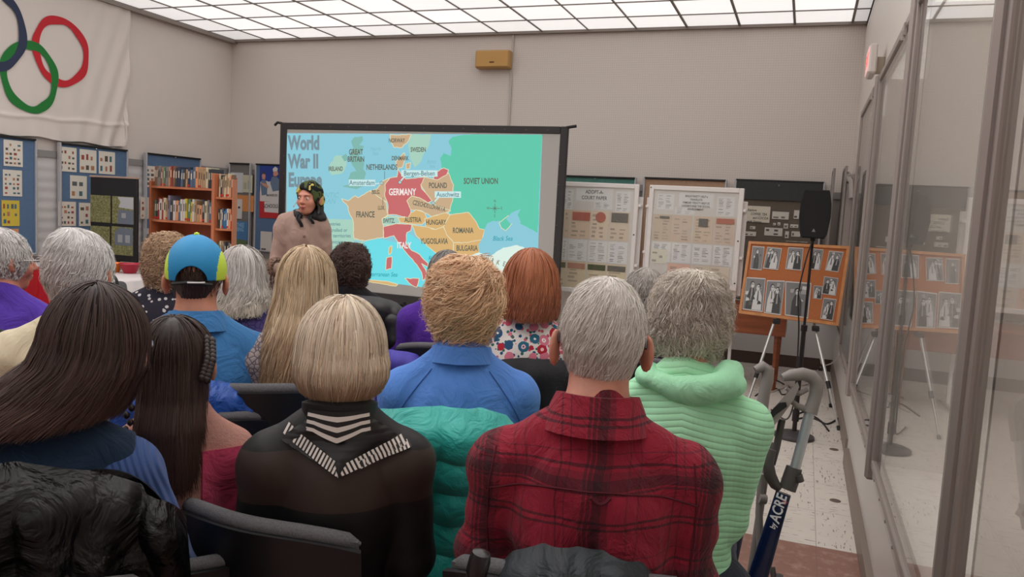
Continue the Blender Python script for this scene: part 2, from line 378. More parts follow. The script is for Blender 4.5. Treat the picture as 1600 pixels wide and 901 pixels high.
b5 = board('pin_board', 'blue board carrying the school poster beside the projection screen', 'pin board', 'back', -6.95, -5.95, .78, 1.95, M_blue, M_frame)
b6 = board('pin_board', 'teal green pin board behind the court paper stand', 'pin board', 'back', -2.75, -1.81, .78, 1.945, felt('teal_felt', (82, 132, 122)), M_frame)
b7 = board('pin_board', 'tan pin board behind the right white-framed stand', 'pin board', 'back', -1.73, -.83, .78, 1.955, felt('tan_felt', (178, 146, 122)), M_frame)
b8 = board('pin_board', 'charcoal and brown pin board with the coffee and tea notes', 'pin board', 'back', -.75, .15, .78, 1.97, felt('brown_grey_felt', (104, 94, 84)), M_frame)
b = MB(); b.box((-.43, -.05, .98), (.43, -.03, 1.17)); b.obj('dark_header', felt('charcoal_felt', (62, 64, 64)), b8)
for pb, zz in ((b2, 0), (b3, 0), (b6, 0), (b7, 0), (b8, 0)):
    H = 1.165
    b = MB(); b.lathe([(.001, 0), (.008, .004), (.001, .012)], (0, 0, 0), 8)
    for q in range(len(b.V)): vx, vy, vz = b.V[q]; b.V[q] = (vx, -.05-vz, H-.03+vy)
    b.obj('clip', M_alu, pb)
def px_sheet(fr, wallpos, kind, x0, y0, x1, y1, **k):
    f = (lambda a, b_: onX(a, b_, wallpos)) if kind == 'X' else (lambda a, b_: onY(a, b_, wallpos))
    A = f(x0, y0); B = f(x1, y1); i = 1 if kind == 'X' else 0
    return dict(u0=float(A[i]), v1=float(A[2]), u1=float(B[i]), v0=float(B[2]))
PASTEL = [(150, 70, 60), (90, 96, 100), (70, 110, 120), (170, 120, 90), (90, 80, 70)]
lw_sheets = [   # (x0,y0,x1,y1, colour, label)
    (6, 216, 36, 262, (222, 218, 208), 'pale stamp sheet at the top of the far left blue board'),
    (5, 263, 35, 308, (216, 212, 202), 'pale stamp sheet directly above the yellow sheet'),
    (3, 311, 31, 354, (206, 184, 70), 'yellow stamp sheet on the far left blue board'),
    (2, 356, 30, 398, (214, 150, 104), 'orange stamp sheet below the yellow one'),
    (93, 227, 120, 270, (220, 216, 204), 'stamp sheet at top left of the second blue board'),
    (125, 231, 151, 272, (220, 216, 204), 'stamp sheet at the top middle of the second blue board'),
    (155, 234, 180, 274, (220, 216, 204), 'stamp sheet at top right of the second blue board'),
    (110, 272, 136, 312, (216, 212, 200), 'single stamp sheet alone in the middle row of the second blue board'),
    (92, 313, 119, 354, (218, 208, 196), 'stamp sheet with a red and blue stamp on the second blue board, lower left'),
    (124, 315, 150, 354, (218, 212, 200), 'stamp sheet half behind the black picture frame'),
    (228, 257, 249, 294, (216, 208, 198), 'stamp sheet at the upper left of the board behind the bookcase'),
    (253, 260, 272, 297, (216, 208, 198), 'stamp sheet just above the left of the bookcase top'),
    (276, 262, 294, 299, (212, 208, 204), 'stamp sheet just above the middle of the bookcase top'),
    (220, 306, 245, 343, (206, 196, 184), 'brownish stamp sheet left of the bookcase middle shelf'),
    (226, 355, 246, 392, (200, 200, 198), 'grey landscape picture sheet low beside the bookcase'),
]
for k, (x0, y0, x1, y1, cl, lb) in enumerate(lw_sheets):
    P = px_sheet(None, XL+.09, 'X', x0, y0+(1.5), x1, y1-1)
    paper_sheet('stamp_sheet', lb, 'paper sheet', LW, base=cl, rows=[5, 5, 3, 4, 4, 2, 2, 2, 4, 3, 4, 3, 3, 3, 2][k], cols=[4, 4, 4, 4, 4, 3, 3, 2, 4, 3, 3, 3, 3, 4, 1][k], pal=PASTEL if k != 3 else [(60, 50, 45)], seed=k+3, group='stamp sheets pinned to the blue boards', **P)
bw_sheets = [
    (360, 269, 379, 301, (200, 202, 208), 'pale grey notice at the top of the narrow grey board', 0, 0),
    (379, 273, 394, 301, (196, 192, 168), 'cream notice beside the pale grey one on the narrow board', 1, .003),
    (366, 304, 396, 331, (206, 138, 82), 'orange notice on the narrow grey board', 1, 0),
    (360, 310, 378, 342, (206, 202, 198), 'white sheet of small portraits overlapping the orange notice', 4, .006),
    (407, 361, 424, 394, (206, 202, 196), 'white sheet with dark stamps under the school poster', 4, 0)]
for k, (x0, y0, x1, y1, cl, lb, rw, of) in enumerate(bw_sheets):
    P = px_sheet(None, YB-.09, 'Y', x0, y0, x1, y1)
    paper_sheet('notice', lb, 'paper sheet', BW, base=cl, rows=rw or 1, cols=[2, 2, 2, 3, 1][k], pal=[(60, 55, 55), (90, 90, 90)] if k != 1 else [(170, 168, 150)], seed=k+40, off=of, **P)
# blue book-cover poster with white lettering and a field
P = px_sheet(None, YB-.09, 'Y', 364, 345, 386, 383)
b = MB(); mats_ = [mat('cover_blue', (74, 122, 170), .6), mat('cover_letter', (150, 190, 214), .6), mat('cover_field', (92, 110, 74), .6)]
u0, u1, v0, v1 = P['u0'], P['u1'], P['v0'], P['v1']
b.prism([(u0, v0), (u1, v0), (u1, v1), (u0, v1)], 0, .004, BW); b.cm = 2; b.prism([(u0, v0), (u1, v0), (u1, v0+.06), ((u0+u1)/2, v0+.075), (u0, v0+.055)], .004, .0046, BW)
b.cm = 1
for k, (s_, yy) in enumerate((('THEE', .05), ('SING', .11))):
    V, Fc = text_mesh(s_, .075, .72, .01); b.add([BW((u0+u1)/2+x, v1-yy+y, .0048) for x, y in V], Fc)
tag(b.obj('book_cover_poster', None, None, mats=mats_), 'small blue poster with pale capitals low on the narrow grey board', 'poster')
# school poster: blue top with two figures, grey lettering, red block
def PB(a, c, d): p = onY(a, c, YB-.09); return (float(p[0]), YB-.085-d, float(p[2]))
b = MB(); mats_ = [mat('poster_blue', (34, 58, 140), .6), mat('poster_white', (206, 202, 200), .6), mat('poster_red', (186, 40, 44), .6), mat('poster_skin', (196, 140, 116), .6), mat('poster_grey_blue', (98, 118, 142), .6), mat('poster_ink', (62, 60, 62), .6)]
def pb(c, poly, d=.005):
    b.cm = c; n = len(poly); b.add([PB(x, y, d) for x, y in poly]+[PB(x, y, 0) for x, y in poly], [tuple(range(n)), tuple(range(2*n-1, n-1, -1))]+[(i, i+n, (i+1) % n+n, (i+1) % n) for i in range(n)])
pb(0, [(406, 258), (436, 259), (460, 260), (458, 300), (405, 300)], .004); pb(2, [(405, 300), (458, 300), (457, 342), (405, 340)], .004)
pb(1, [(406, 300), (407, 284), (413, 281), (420, 284), (425, 282), (436, 284), (440, 300), (440, 316), (406, 314)], .0045)
pb(1, [(413, 315), (440, 315), (440, 333), (413, 331)], .005)
pb(4, [(407, 288), (409, 281), (415, 281), (418, 290), (417, 304), (409, 305)]); pb(3, [(409, 274), (412, 269), (415, 274), (414, 280), (410, 280)]); pb(5, [(409, 271), (412, 267), (415, 270), (413, 272)], .0055)
pb(3, [(408, 285), (416, 287), (420, 292), (418, 294), (410, 289)], .0055)
pb(4, [(422, 285), (425, 276), (431, 275), (436, 280), (438, 297), (426, 299)]); pb(3, [(427, 267), (433, 266), (435, 272), (430, 277), (427, 274)]); pb(1, [(426, 264), (430, 260), (434, 263), (433, 267), (427, 268)], .0055)
b.cm = 5
for s_, x, y, h in (('MANNED BY', 425, 305, 5.0), ('SCHOOLS AT', 427, 322, 8.5)):
    V, Fc = text_mesh(s_, h, .6, .012); b.add([PB(x+vx, y-vy, .0062) for vx, vy in V], Fc)
tag(b.obj('school_poster', None, None, mats=mats_), 'red, white and blue poster of two uniformed figures beside the screen', 'poster')
# notes on the brown board
def note(px, label, base, **k):
    P = px_sheet(None, YB-.09, 'Y', *px); return paper_sheet('note_card', label, 'note card', BW, base=base, **k, **P)
P = px_sheet(None, YB-.09, 'Y', 1166, 321, 1202, 348)
b = MB(); u0, u1, v0, v1 = P['u0'], P['u1'], P['v0'], P['v1']; b.prism([(u0, v0), (u1, v0), (u1, v1), (u0, v1)], 0, .004, BW); b.cm = 1
for s_, du, dv in (('Explore', -.06, .045), ('COFFEE, TEA', .01, .085), ('and COCOA', .03, .125), ('with Stamps', -.03, .165)):
    V, Fc = text_mesh(s_, .036, .8, .012, .2); b.add([BW((u0+u1)/2+du+x, v1-dv+y, .0048) for x, y in V], Fc)
tag(b.obj('title_card', None, None, mats=[mat('card_cream', (214, 208, 192), .8), mat('card_ink', (48, 44, 42), .7)]), 'cream title card reading Explore coffee, tea and cocoa with stamps', 'sign')
sm = [(1207, 330, 1232, 343, 'perforated envelope card right of the title card'), (1195, 355, 1222, 369, 'white cover with a dark picture under the envelope card'), (1163, 361, 1181, 369, 'narrow label card below the title card'),
      (1241, 328, 1248, 342, 'framed red stamp left of the black loudspeaker'), (1227, 361, 1232, 372, 'small oval stamp beside the white cover'), (1225, 349, 1231, 357, 'small dark stamp right of centre of the brown board'),
      (1235, 350, 1247, 356, 'row of two small stamps by the loudspeaker'), (1237, 361, 1250, 370, 'white card just left of the loudspeaker'), (1228, 376, 1262, 379, 'thin strip of stamps above the cork board'),
      (1172, 353, 1180, 358, 'tiny pale stamp below the title card'), (1208, 348, 1212, 352, 'tiny reddish stamp under the envelope card'), (1215, 347, 1219, 352, 'tiny pale stamp next to the reddish one')]
for k, (x0, y0, x1, y1, lb) in enumerate(sm):
    note((x0, y0, x1, y1), lb+' on the coffee and tea board', (208, 204, 196), rows=1 if y1-y0 < 12 else 2, cols=2 if x1-x0 > 10 else 1, pal=[(90, 84, 80), (150, 60, 50) if k == 3 else (130, 120, 110)], seed=k, group='stamp cards on the brown board')
# tan loudspeaker box on the back wall
a_, c_ = onY(744, 79, YB-.1), onY(796, 106, YB-.1)
r = thing('wall_speaker', 'tan box loudspeaker high on the back wall above the screen', 'loudspeaker', ((a_[0]+c_[0])/2, YB, (a_[2]+c_[2])/2))
W, H = (c_[0]-a_[0])/2, (a_[2]-c_[2])/2
b = MB(); b.box((-W, -.12, -H), (W, 0, H), .012); b.obj('cabinet', mat('tan_wood', (178, 138, 84), .5), r)
b = MB(); b.box((-W+.015, -.128, -H+.015), (W-.015, -.118, H-.015), .004); b.obj('grille_cloth', mat('tan_grille', (204, 160, 98), .9, bump=.3, bscale=500), r)
b = MB(); b.box((-.03, -.131, -H*.45), (.03, -.127, -H*.3), .001); b.obj('badge', mat('dark_badge', (90, 40, 25), .4), r)
# exit sign on a bracket of the right wall
r = thing('exit_sign', 'white exit sign edge-on on the right wall, its face glowing red', 'exit sign', (XR, 5.95, 2.56))
b = MB(); b.box((-.10, -.14, -.02), (-.052, .14, .17), .01); b.obj('housing', mat('sign_white', (214, 206, 200), .4), r)
b = MB(); b.box((-.055, -.05, .0), (0, .05, .10), .004); b.obj('bracket', mat('bracket_beige', (190, 176, 160), .5), r)
b = MB(); b.box((-.106, -.125, -.005), (-.100, .125, .155)); b.obj('face', mat('sign_face', (236, 190, 186), .4, emit=.35), r)
V, Fc = text_mesh('EXIT', .12, .9, .02); b = MB(); b.add([(-.1065, x*-1, .075+y) for x, y in V], Fc); b.obj('lettering', mat('sign_red', (230, 40, 40), .4, emit=.9), r)
# banner with the interlocked rings
t = NT('banner_cloth'); t.p.inputs['Base Color'].default_value = (*lin((222, 214, 208)), 1); t.p.inputs['Roughness'].default_value = .75
t.bump(t.noise(700, 1), .15, .001); M_ban = t.m
YA0, YA1 = 3.6, 7.10
def ban(u, v):        # u 0..1 along Y, v 0..1 from bottom up
    y = YA0+(YA1-YA0)*u; z0 = 1.99+.01*math.sin(u*40); z = z0+(3.54-z0)*v
    low = (1-v)**1.5; e = max(0, (u-.72)/.28)
    d = .006*math.sin(u*30+1.5*math.sin(v*3))*(.25+low)+.015*low*low*math.sin(u*70+v*9+2*math.sin(u*9))*(.4+e)+.028*e*e*math.sin((u*3.5-v*.55)*30)*(.3+.7*low)
    return (XL+.055+d+.012*math.exp(-((v-.16+.09*(1-u))/.014)**2), y-(.05*(1-v)**2 if u > .985 else 0), z)
r = thing('banner', 'large white cloth banner painted with coloured interlocked rings', 'banner', (0, 0, 0))
b = MB(); b.slab(ban, 260, 130, .003); b.obj('cloth', M_ban, r, True)
def ring(name, cy_, cz_, ry, rz, wd, rgb, seed, a0=0, a1=2*PI, tl=0, lift=.004):
    lift += .009; b = MB(); n = 72; rr = random.Random(seed); ph = [rr.random()*6 for _ in range(3)]
    ins, out = [], []
    for i in range(n+1):
        a = a0+(a1-a0)*i/n; j = 1+.012*math.sin(3*a+ph[0])+.012*math.sin(7*a+ph[1]); wv = wd*(1+.16*math.sin(5*a+ph[2]))
        for lst, k in ((ins, -1), (out, 1)):
            yy = math.cos(a)*(ry*j+k*wv/2); zz = math.sin(a)*(rz*j+k*wv/2); Y = cy_+yy*math.cos(tl)-zz*math.sin(tl); Z = cz_+yy*math.sin(tl)+zz*math.cos(tl)
            u = (Y-YA0)/(YA1-YA0); v = (Z-1.99)/(3.54-1.99); q = ban(u, min(1, v)); lst.append((q[0]+lift, Y, Z))
    V = ins+out; b.add(V, [(i, i+1, n+2+i, n+1+i) for i in range(n)]); b.obj(name, mat('paint_'+name, rgb, .75), r)
# ring outlines found from their edges on the wall plane
def ringpx(name, L_, R_, T_, B_, wd, rgb, seed, lift):
    l = onX(*L_, XL+.06); r_ = onX(*R_, XL+.06); t_ = onX(*T_, XL+.06); b_ = onX(*B_, XL+.06)
    ring(name, (l[1]+r_[1])/2, (t_[2]+b_[2])/2, (r_[1]-l[1])/2-wd/2, (t_[2]-b_[2])/2-wd/2, wd, rgb, seed, lift=lift)
ringpx('red_ring', (49, 60), (138, 80), (84, 23), (104, 137), .075, (196, 30, 44), 1, .004)
ringpx('green_ring', (-1, 112), (91, 140), (40, 62), (50, 177), .078, (24, 120, 48), 2, .005)
ringpx('navy_ring', (-62, 30), (40, 62), (-20, -25), (4, 113), .078, (44, 54, 82), 3, .006)
# ================================================================ PROJECTION SCREEN
YS = 7.20
def S(cx, cy, d=0):                       # detail coordinates of the screen -> its plane
    p = onY(420+cx/3.219, 180+cy/3.219, YS); return (float(p[0]), YS-d, float(p[2]))
scr = thing('projection_screen', 'black-framed projection screen showing a map of Europe', 'projection screen', (0, 0, 0))
TL, TR, BR, BL = S(60, 35), S(1508, 58), S(1468, 905), S(40, 835)
xl, xr, zt_, zb_ = TL[0], TR[0], (TL[2]+TR[2])/2, S(600, 897)[2]
ZB = zb_-.10
M_fr = mat('black_frame_cloth', (44, 41, 42), .6, bump=.1, bscale=200)
ix0, ix1, iz1, iz0 = S(93, 70)[0], S(1467, 93)[0], S(780, 82)[2], zb_
b = MB(); b.box((xl, YS-.012, ZB), (ix0, YS+.03, zt_), .008); b.box((ix1, YS-.012, ZB), (xr, YS+.03, zt_), .008)
b.box((ix0-.002, YS-.012, iz1), (ix1+.002, YS+.03, zt_-.001), .006); b.box((ix0-.002, YS-.012, ZB), (ix1+.002, YS+.03, iz0), .006); b; b.cm = 1
b2_ = MB(); b2_.box((ix0-.01, YS, iz0-.01), (ix1+.01, YS+.004, iz1+.01)); b2_.obj('fabric', mat('screen_fabric', (178, 176, 172), .7), scr)
for sx, x0 in ((-1, xl), (1, xr)):
    b3_ = MB(); b3_.tube([(x0-sx*.02, YS, zt_-.01), (x0+sx*.04, YS, zt_+.0), (x0+sx*.075, YS, zt_-(.03 if sx < 0 else -.005))], .014, 8); b3_.obj('corner_peg', M_black, scr)
for k in range(14):
    x = xl+.2+k*(xr-xl-.4)/13
    for z in (zt_-.035,): b.box((x-.006, YS-.0145, z-.006), (x+.006, YS-.011, z+.006))
for k in range(8):
    for x in (xl+.06, xr-.06): b.box((x-.006, YS-.0145, ZB+.15+k*.19-.006), (x+.006, YS-.011, ZB+.15+k*.19+.006))
b.obj('frame', None, scr, mats=[M_fr, mat('snap', (90, 86, 84), .3, .7)])
for x in (xl+.04, xr-.04):
    b = MB(); b.box((x-.02, YS+.0, .02), (x+.02, YS+.03, ZB+.05), .004); b.box((x-.025, YS-.35, 0), (x+.025, YS+.38, .03), .01); b.obj('leg', M_fr, scr)
def skirt(u, v): return (xl+.03+(xr-xl-.06)*u, YS+.015+.025*math.sin(u*150)+.01*math.sin(u*61), .03+(ZB-.0)*v)
b = MB(); b.slab(skirt, 260, 6, .004); b.obj('skirt', mat('black_skirt_cloth', (22, 21, 24), .85), scr, True)
# the projected picture
PCOL = {}
def pm(name, rgb, e=1.0):
    if name in PCOL: return PCOL[name]
    t = NT('projected_'+name); c = lin(rgb); t.p.inputs['Base Color'].default_value = (.02, .02, .02, 1); t.p.inputs['Roughness'].default_value = .9; t.p.inputs['Specular IOR Level'].default_value = .1
    t.p.inputs['Emission Color'].default_value = (*c, 1); t.p.inputs['Emission Strength'].default_value = e*SCREEN; PCOL[name] = t.m; return t.m
C_ = dict(sea=(142, 206, 222), sea2=(112, 226, 236), green=(98, 206, 176), gb=(130, 188, 178), pale=(172, 214, 196), tan=(206, 176, 140), tan2=(222, 182, 120), red=(206, 110, 112),
          line=(232, 226, 190), white=(226, 246, 236), ink=(98, 102, 90), dark=(96, 100, 98), head=(122, 146, 156), faint=(128, 190, 204), lab=(206, 238, 238), labink=(92, 132, 140), wt=(246, 240, 236), teal=(40, 160, 178))
names = list(C_); mats_ = [pm(k, v) for k, v in C_.items()]
b = MB(); lay = [0.001]
def P_(c, poly, outline=True, w=3.2):
    lay[0] += .00015; d = lay[0]; b.cm = names.index(c); n = len(poly)
    import mathutils
    tri = mathutils.geometry.tessellate_polygon([[Vector((x, y, 0)) for x, y in poly]])
    b.add([S(x, y, d) for x, y in poly], [tuple(t_) for t_ in tri])
    if outline:
        b.cm = names.index('line'); d += .00008
        for i in range(n):
            x0, y0 = poly[i]; x1, y1 = poly[(i+1) % n]; L = math.hypot(x1-x0, y1-y0) or 1; nx, ny = -(y1-y0)/L*w/2, (x1-x0)/L*w/2; ex, ey = (x1-x0)/L*w*.4, (y1-y0)/L*w*.4
            b.add([S(x0+nx-ex, y0+ny-ey, d), S(x1+nx+ex, y1+ny+ey, d), S(x1-nx+ex, y1-ny+ey, d), S(x0-nx-ex, y0-ny-ey, d)], [(0, 1, 2, 3)])
def jag(poly, amp, seed):
    r = random.Random(seed); o = []
    n = len(poly)
    for i in range(n):
        x0, y0 = poly[i]; x1, y1 = poly[(i+1) % n]; L = math.hypot(x1-x0, y1-y0); k = max(1, int(L/14)); o.append((x0, y0))
        for j in range(1, k): t_ = j/k; o.append((x0+(x1-x0)*t_+r.uniform(-amp, amp), y0+(y1-y0)*t_+r.uniform(-amp, amp)))
    return o
P_('sea', [(90, 90), (1376, 97), (1345, 936), (440, 822), (88, 775)], False)
P_('sea2', [(485, 632), (560, 620), (640, 640), (700, 590), (860, 700), (1000, 720), (1345, 936), (440, 822)], False)
P_('gb', jag([(430, 110), (470, 105), (475, 125), (455, 150), (480, 155), (455, 200), (480, 240), (475, 270), (490, 290), (480, 320), (505, 330), (495, 350), (440, 372), (370, 358), (420, 345), (400, 320), (410, 290), (440, 280), (420, 250), (405, 200), (425, 160), (415, 130)], 3, 1), False)
P_('pale', jag([(310, 240), (340, 200), (385, 205), (392, 250), (370, 292), (318, 302), (300, 270)], 3, 2), False)
P_('gb', jag([(365, 208), (390, 193), (402, 225), (380, 232)], 2, 3), False)
P_('pale', jag([(715, 97), (818, 97), (808, 150), (782, 190), (760, 240), (735, 262), (712, 220), (700, 150)], 3, 4), False)
P_('tan', jag([(612, 97), (717, 97), (703, 130), (672, 162), (630, 162), (610, 130)], 3, 5))
P_('tan', jag([(640, 232), (682, 188), (687, 215), (672, 262), (646, 266)], 2, 6)); P_('tan', jag([(690, 244), (714, 238), (710, 268), (692, 270)], 2, 7))
P_('green', jag([(990, 97), (1376, 97), (1352, 592), (1300, 562), (1262, 545), (1240, 530), (1150, 540), (1130, 530), (1100, 542), (1085, 575), (1060, 570), (1040, 530), (1005, 488), (930, 500), (905, 490), (925, 430), (930, 350), (905, 290), (905, 270), (870, 265), (862, 215), (880, 190), (915, 205), (920, 170), (905, 130), (925, 108)], 2, 8), False)
P_('pale', [(478, 632), (430, 630), (425, 640), (300, 655), (240, 655), (240, 520), (430, 525), (430, 600)], False)
P_('pale', [(260, 520), (430, 525), (430, 640), (480, 632), (480, 800), (260, 790)], False)
P_('tan', jag([(367, 420), (400, 430), (435, 405), (450, 415), (510, 380), (560, 400), (590, 440), (600, 500), (570, 520), (578, 560), (578, 612), (485, 632), (430, 620), (425, 530), (405, 490), (400, 460)], 2.5, 9))
P_('tan', jag([(510, 380), (545, 370), (575, 330), (612, 315), (592, 360), (585, 400), (600, 440), (575, 425), (540, 400)], 2, 10))
P_('red', jag([(650, 270), (670, 300), (690, 320), (785, 310), (785, 340), (765, 350), (770, 370), (790, 390), (822, 430), (800, 440), (760, 415), (720, 405), (695, 430), (715, 470), (715, 495), (700, 515), (640, 500), (600, 500), (600, 450), (585, 410), (585, 350), (610, 315), (645, 310)], 2, 11))
P_('tan', jag([(785, 310), (830, 322), (850, 325), (905, 290), (930, 350), (925, 430), (905, 490), (860, 480), (822, 430), (790, 390), (765, 350)], 2, 12))
P_('red', jag([(830, 292), (880, 265), (905, 275), (895, 300), (850, 325), (830, 322)], 2, 13))
P_('tan', jag([(695, 430), (720, 405), (760, 415), (800, 440), (860, 460), (915, 480), (890, 490), (820, 510), (770, 480), (715, 475)], 2, 14))
P_('tan2', jag([(640, 515), (700, 515), (715, 490), (740, 475), (785, 490), (797, 520), (770, 550), (700, 545), (650, 535)], 2, 15))
P_('pale', jag([(570, 525), (600, 505), (650, 510), (662, 540), (630, 555), (575, 550)], 2, 16))
P_('tan2', jag([(785, 520), (820, 510), (890, 490), (912, 500), (895, 550), (840, 575), (790, 560)], 2, 17))
P_('tan2', jag([(912, 500), (1005, 488), (1040, 530), (1060, 570), (1085, 575), (1075, 625), (1000, 640), (930, 640), (895, 600), (880, 560)], 2, 18))
P_('tan2', jag([(930, 640), (1000, 640), (1075, 625), (1060, 690), (1000, 712), (930, 705)], 2, 19))
P_('tan2', jag([(720, 550), (790, 560), (840, 575), (880, 560), (895, 600), (930, 640), (930, 690), (850, 702), (780, 640), (740, 600)], 2, 20))
P_('red', jag([(578, 560), (640, 545), (720, 550), (715, 580), (695, 590), (690, 640), (720, 680), (760, 700), (802, 745), (800, 762), (770, 745), (795, 790), (790, 820), (775, 830), (770, 790), (745, 750), (700, 700), (660, 650), (630, 605), (580, 618)], 2, 21))
P_('red', jag([(685, 820), (757, 820), (745, 865), (715, 850)], 2, 22)); P_('red', jag([(595, 715), (620, 710), (618, 770), (590, 778)], 2, 23)); P_('tan2', jag([(605, 665), (620, 655), (618, 690), (605, 702)], 1, 24))
P_('tan2', jag([(445, 824), (520, 828), (600, 835), (650, 850), (640, 860), (440, 826)], 1, 25))
P_('sea', jag([(1085, 575), (1100, 545), (1130, 532), (1240, 532), (1352, 592), (1348, 700), (1240, 655), (1150, 700), (1060, 690), (1055, 650), (1080, 610)], 1.5, 26), False)
P_('green', jag([(1160, 540), (1205, 505), (1235, 530), (1210, 562), (1192, 580), (1170, 565)], 1.5, 27))
P_('sea', jag([(1195, 520), (1222, 490), (1270, 470), (1252, 500), (1268, 540), (1215, 545)], 1.5, 27), False)
P_('white', jag([(1030, 700), (1060, 690), (1110, 712), (1180, 665), (1250, 652), (1349, 690), (1345, 936), (800, 870), (1000, 722)], 2, 28), False)
lay[0] += .0004
def T_(s_, x, y, h, c, sx=.62, bold=.012, sh=0, rot=0, al='CENTER', lift=0):
    V, Fc = text_mesh(s_, h, sx, bold, sh, al); ct, st_ = math.cos(rot), math.sin(rot); b.cm = names.index(c); d = lay[0]+lift
    b.add([S(x+u*ct+v*st_, y+u*st_-v*ct, d) for u, v in V], Fc)
for k, s_ in enumerate(('World', 'War II', 'Europe')): T_(s_, 100, 142+k*93, 96, 'head', .60, .045, al='LEFT')
for s_, x, y, h in (('GREAT', 440, 186, 38), ('BRITAIN', 440, 222, 38), ('IRELAND', 338, 270, 30), ('NORWAY', 645, 128, 30), ('SWEDEN', 753, 174, 32), ('DENMARK', 662, 217, 30), ('NETHERLANDS', 570, 262, 38), ('SOVIET UNION', 1068, 332, 42),
                    ('POLAND', 852, 354, 38), ('FRANCE', 487, 500, 42), ('BELG.', 540, 387, 28), ('LUX.', 568, 466, 28), ('SWITZ.', 606, 531, 31), ('AUSTRIA', 726, 526, 35), ('HUNGARY', 842, 539, 35), ('ROMANIA', 978, 580, 38),
                    ('YUGOSLAVIA', 833, 634, 38), ('BULGARIA', 998, 669, 38), ('ALB.', 822, 718, 30)): T_(s_, x, y, h, 'ink' if s_ != 'ALB.' else 'teal', .60, .026)
T_('GERMANY', 673, 387, 47, 'wt', .62, .022); T_('ITALY', 682, 655, 44, 'wt', .62, .022)
for k, ch in enumerate('CZECHOSLOVAKIA'): T_(ch, 732+k*11.6, 440+k*2.6, 33, 'ink', .6, .014, rot=.2)
for k, ch in enumerate('TURKEY'): T_(ch, 1068+k*29, 716+k*8+(-3 if k in (0,) else 0), 34, 'ink', .62, .01, rot=.3)
T_('North', 538, 170, 26, 'faint', .8, .005, .2); T_('Sea', 538, 192, 26, 'faint', .8, .005, .2); T_('Baltic', 820, 234, 26, 'faint', .8, .005, .2); T_('Sea', 822, 256, 26, 'faint', .8, .005, .2)
T_('ATLANTIC', 280, 403, 38, 'faint', .8, .006, .2); T_('OCEAN', 284, 432, 38, 'faint', .8, .006, .2); T_('Black Sea', 1177, 620, 33, 'teal', .8, .008, .2); T_('Mediterranean Sea', 556, 800, 31, 'teal', .78, .008, .2, .02)
for s_, y, x in (('countries', 547, 362), ('controlled or', 578, 397), ('occupied territories', 606, 414), ('d countries', 637, 372)): T_(s_, x, y, 25, 'labink', .85, .008, al='RIGHT')
for s_, x, y, hw in (('Amsterdam', 471, 339, 66), ('Bergen-Belsen', 759, 292, 91), ('Auschwitz', 902, 398, 66)):
    b.cm = names.index('lab'); d = lay[0]+.0003; b.add([S(x-hw, y-16, d), S(x+hw, y-15, d), S(x+hw, y+17, d), S(x-hw, y+16, d)], [(0, 1, 2, 3)]); T_(s_, x, y+1, 34, 'labink', .80, .012, lift=.0006)
def LN(x0, y0, x1, y1, w_, c):
    b.cm = names.index(c); L = math.hypot(x1-x0, y1-y0); nx, ny = -(y1-y0)/L*w_/2, (x1-x0)/L*w_/2; d = lay[0]+.0002
    b.add([S(x0+nx, y0+ny, d), S(x1+nx, y1+ny, d), S(x1-nx, y1-ny, d), S(x0-nx, y0-ny, d)], [(0, 1, 2, 3)])
LN(537, 345, 565, 341, 5, 'lab'); LN(685, 307, 664, 332, 7, 'lab'); LN(856, 412, 832, 438, 7, 'lab'); LN(584, 282, 584, 322, 2.5, 'ink'); LN(575, 415, 575, 452, 2.5, 'ink')
for x, y in ((569, 341), (661, 337), (828, 441)):
    for r0, c in ((9, 'ink'), (6.5, 'lab'), (2.5, 'ink')):
        b.cm = names.index(c); d = lay[0]+.0004+(9-r0)*.00005; b.add([S(x+r0*math.cos(a*PI/8), y+r0*math.sin(a*PI/8), d) for a in range(16)], [tuple(range(16))])
LN(1112, 468, 1164, 468, 2.5, 'ink'); LN(1138, 445, 1138, 493, 2.5, 'ink'); LN(1128, 458, 1148, 478, 2, 'ink'); LN(1148, 458, 1128, 478, 2, 'ink')
for s_, x, y in (('N', 1138, 432), ('S', 1137, 507), ('W', 1104, 468), ('E', 1172, 468)): T_(s_, x, y, 20, 'ink', .7, .005)
b.obj('projected_map', None, scr, mats=mats_)
# ================================================================ BOOKCASE AND BOOKS (left, in front of the blue boards)
M_wood = NT('orange_birch'); x_, y_, z_ = M_wood.xyz()
M_wood.l(M_wood.ramp(M_wood.noise(6, 3, M_wood.scaled((1, 1, .15))), [(.3, lin((176, 104, 70))), (.7, lin((204, 128, 90)))]), M_wood.p.inputs['Base Color']); M_wood.p.inputs['Roughness'].default_value = .4; M_wood = M_wood.m
YK = 6.45
A = onY(238, 268, YK); B_ = onY(338, 268, YK); Cc = onY(364, 268, YK)
xa, xb, xc = float(A[0]), float(B_[0]), float(Cc[0])
shz = [float(onY(300, y, YK)[2]) for y in (293, 346, 402)]+[.62, .30, .05]
bk = thing('bookcase', 'orange wooden bookcase filled with books, a narrow bay at its right', 'bookcase', (0, 0, 0))
ztop = float(onY(338, 271, YK)[2])
b = MB(); b.box((xa-.025, YK-.02, 0), (xa, YK+.30, shz[0]+.05), .004); b.box((xb-.015, YK-.05, 0), (xb+.02, YK+.28, ztop), .004); b.obj('side_panel', M_wood, bk)
b = MB(); b.box((xc-.004, YK-.005, 0), (xc+.012, YK+.06, shz[0]+.10), .004); b.obj('end_panel', M_wood, bk)
b = MB(); b.box((xa, YK+.27, 0), (xb, YK+.285, shz[0]+.02)); b.prism([(xb+.02, YK+.235), (xc, YK+.055), (xc, YK+.068), (xb+.02, YK+.25)], 0, shz[0]+.12, lambda u, v, d: (u, v, d)); b.obj('back_panel', M_wood, bk)
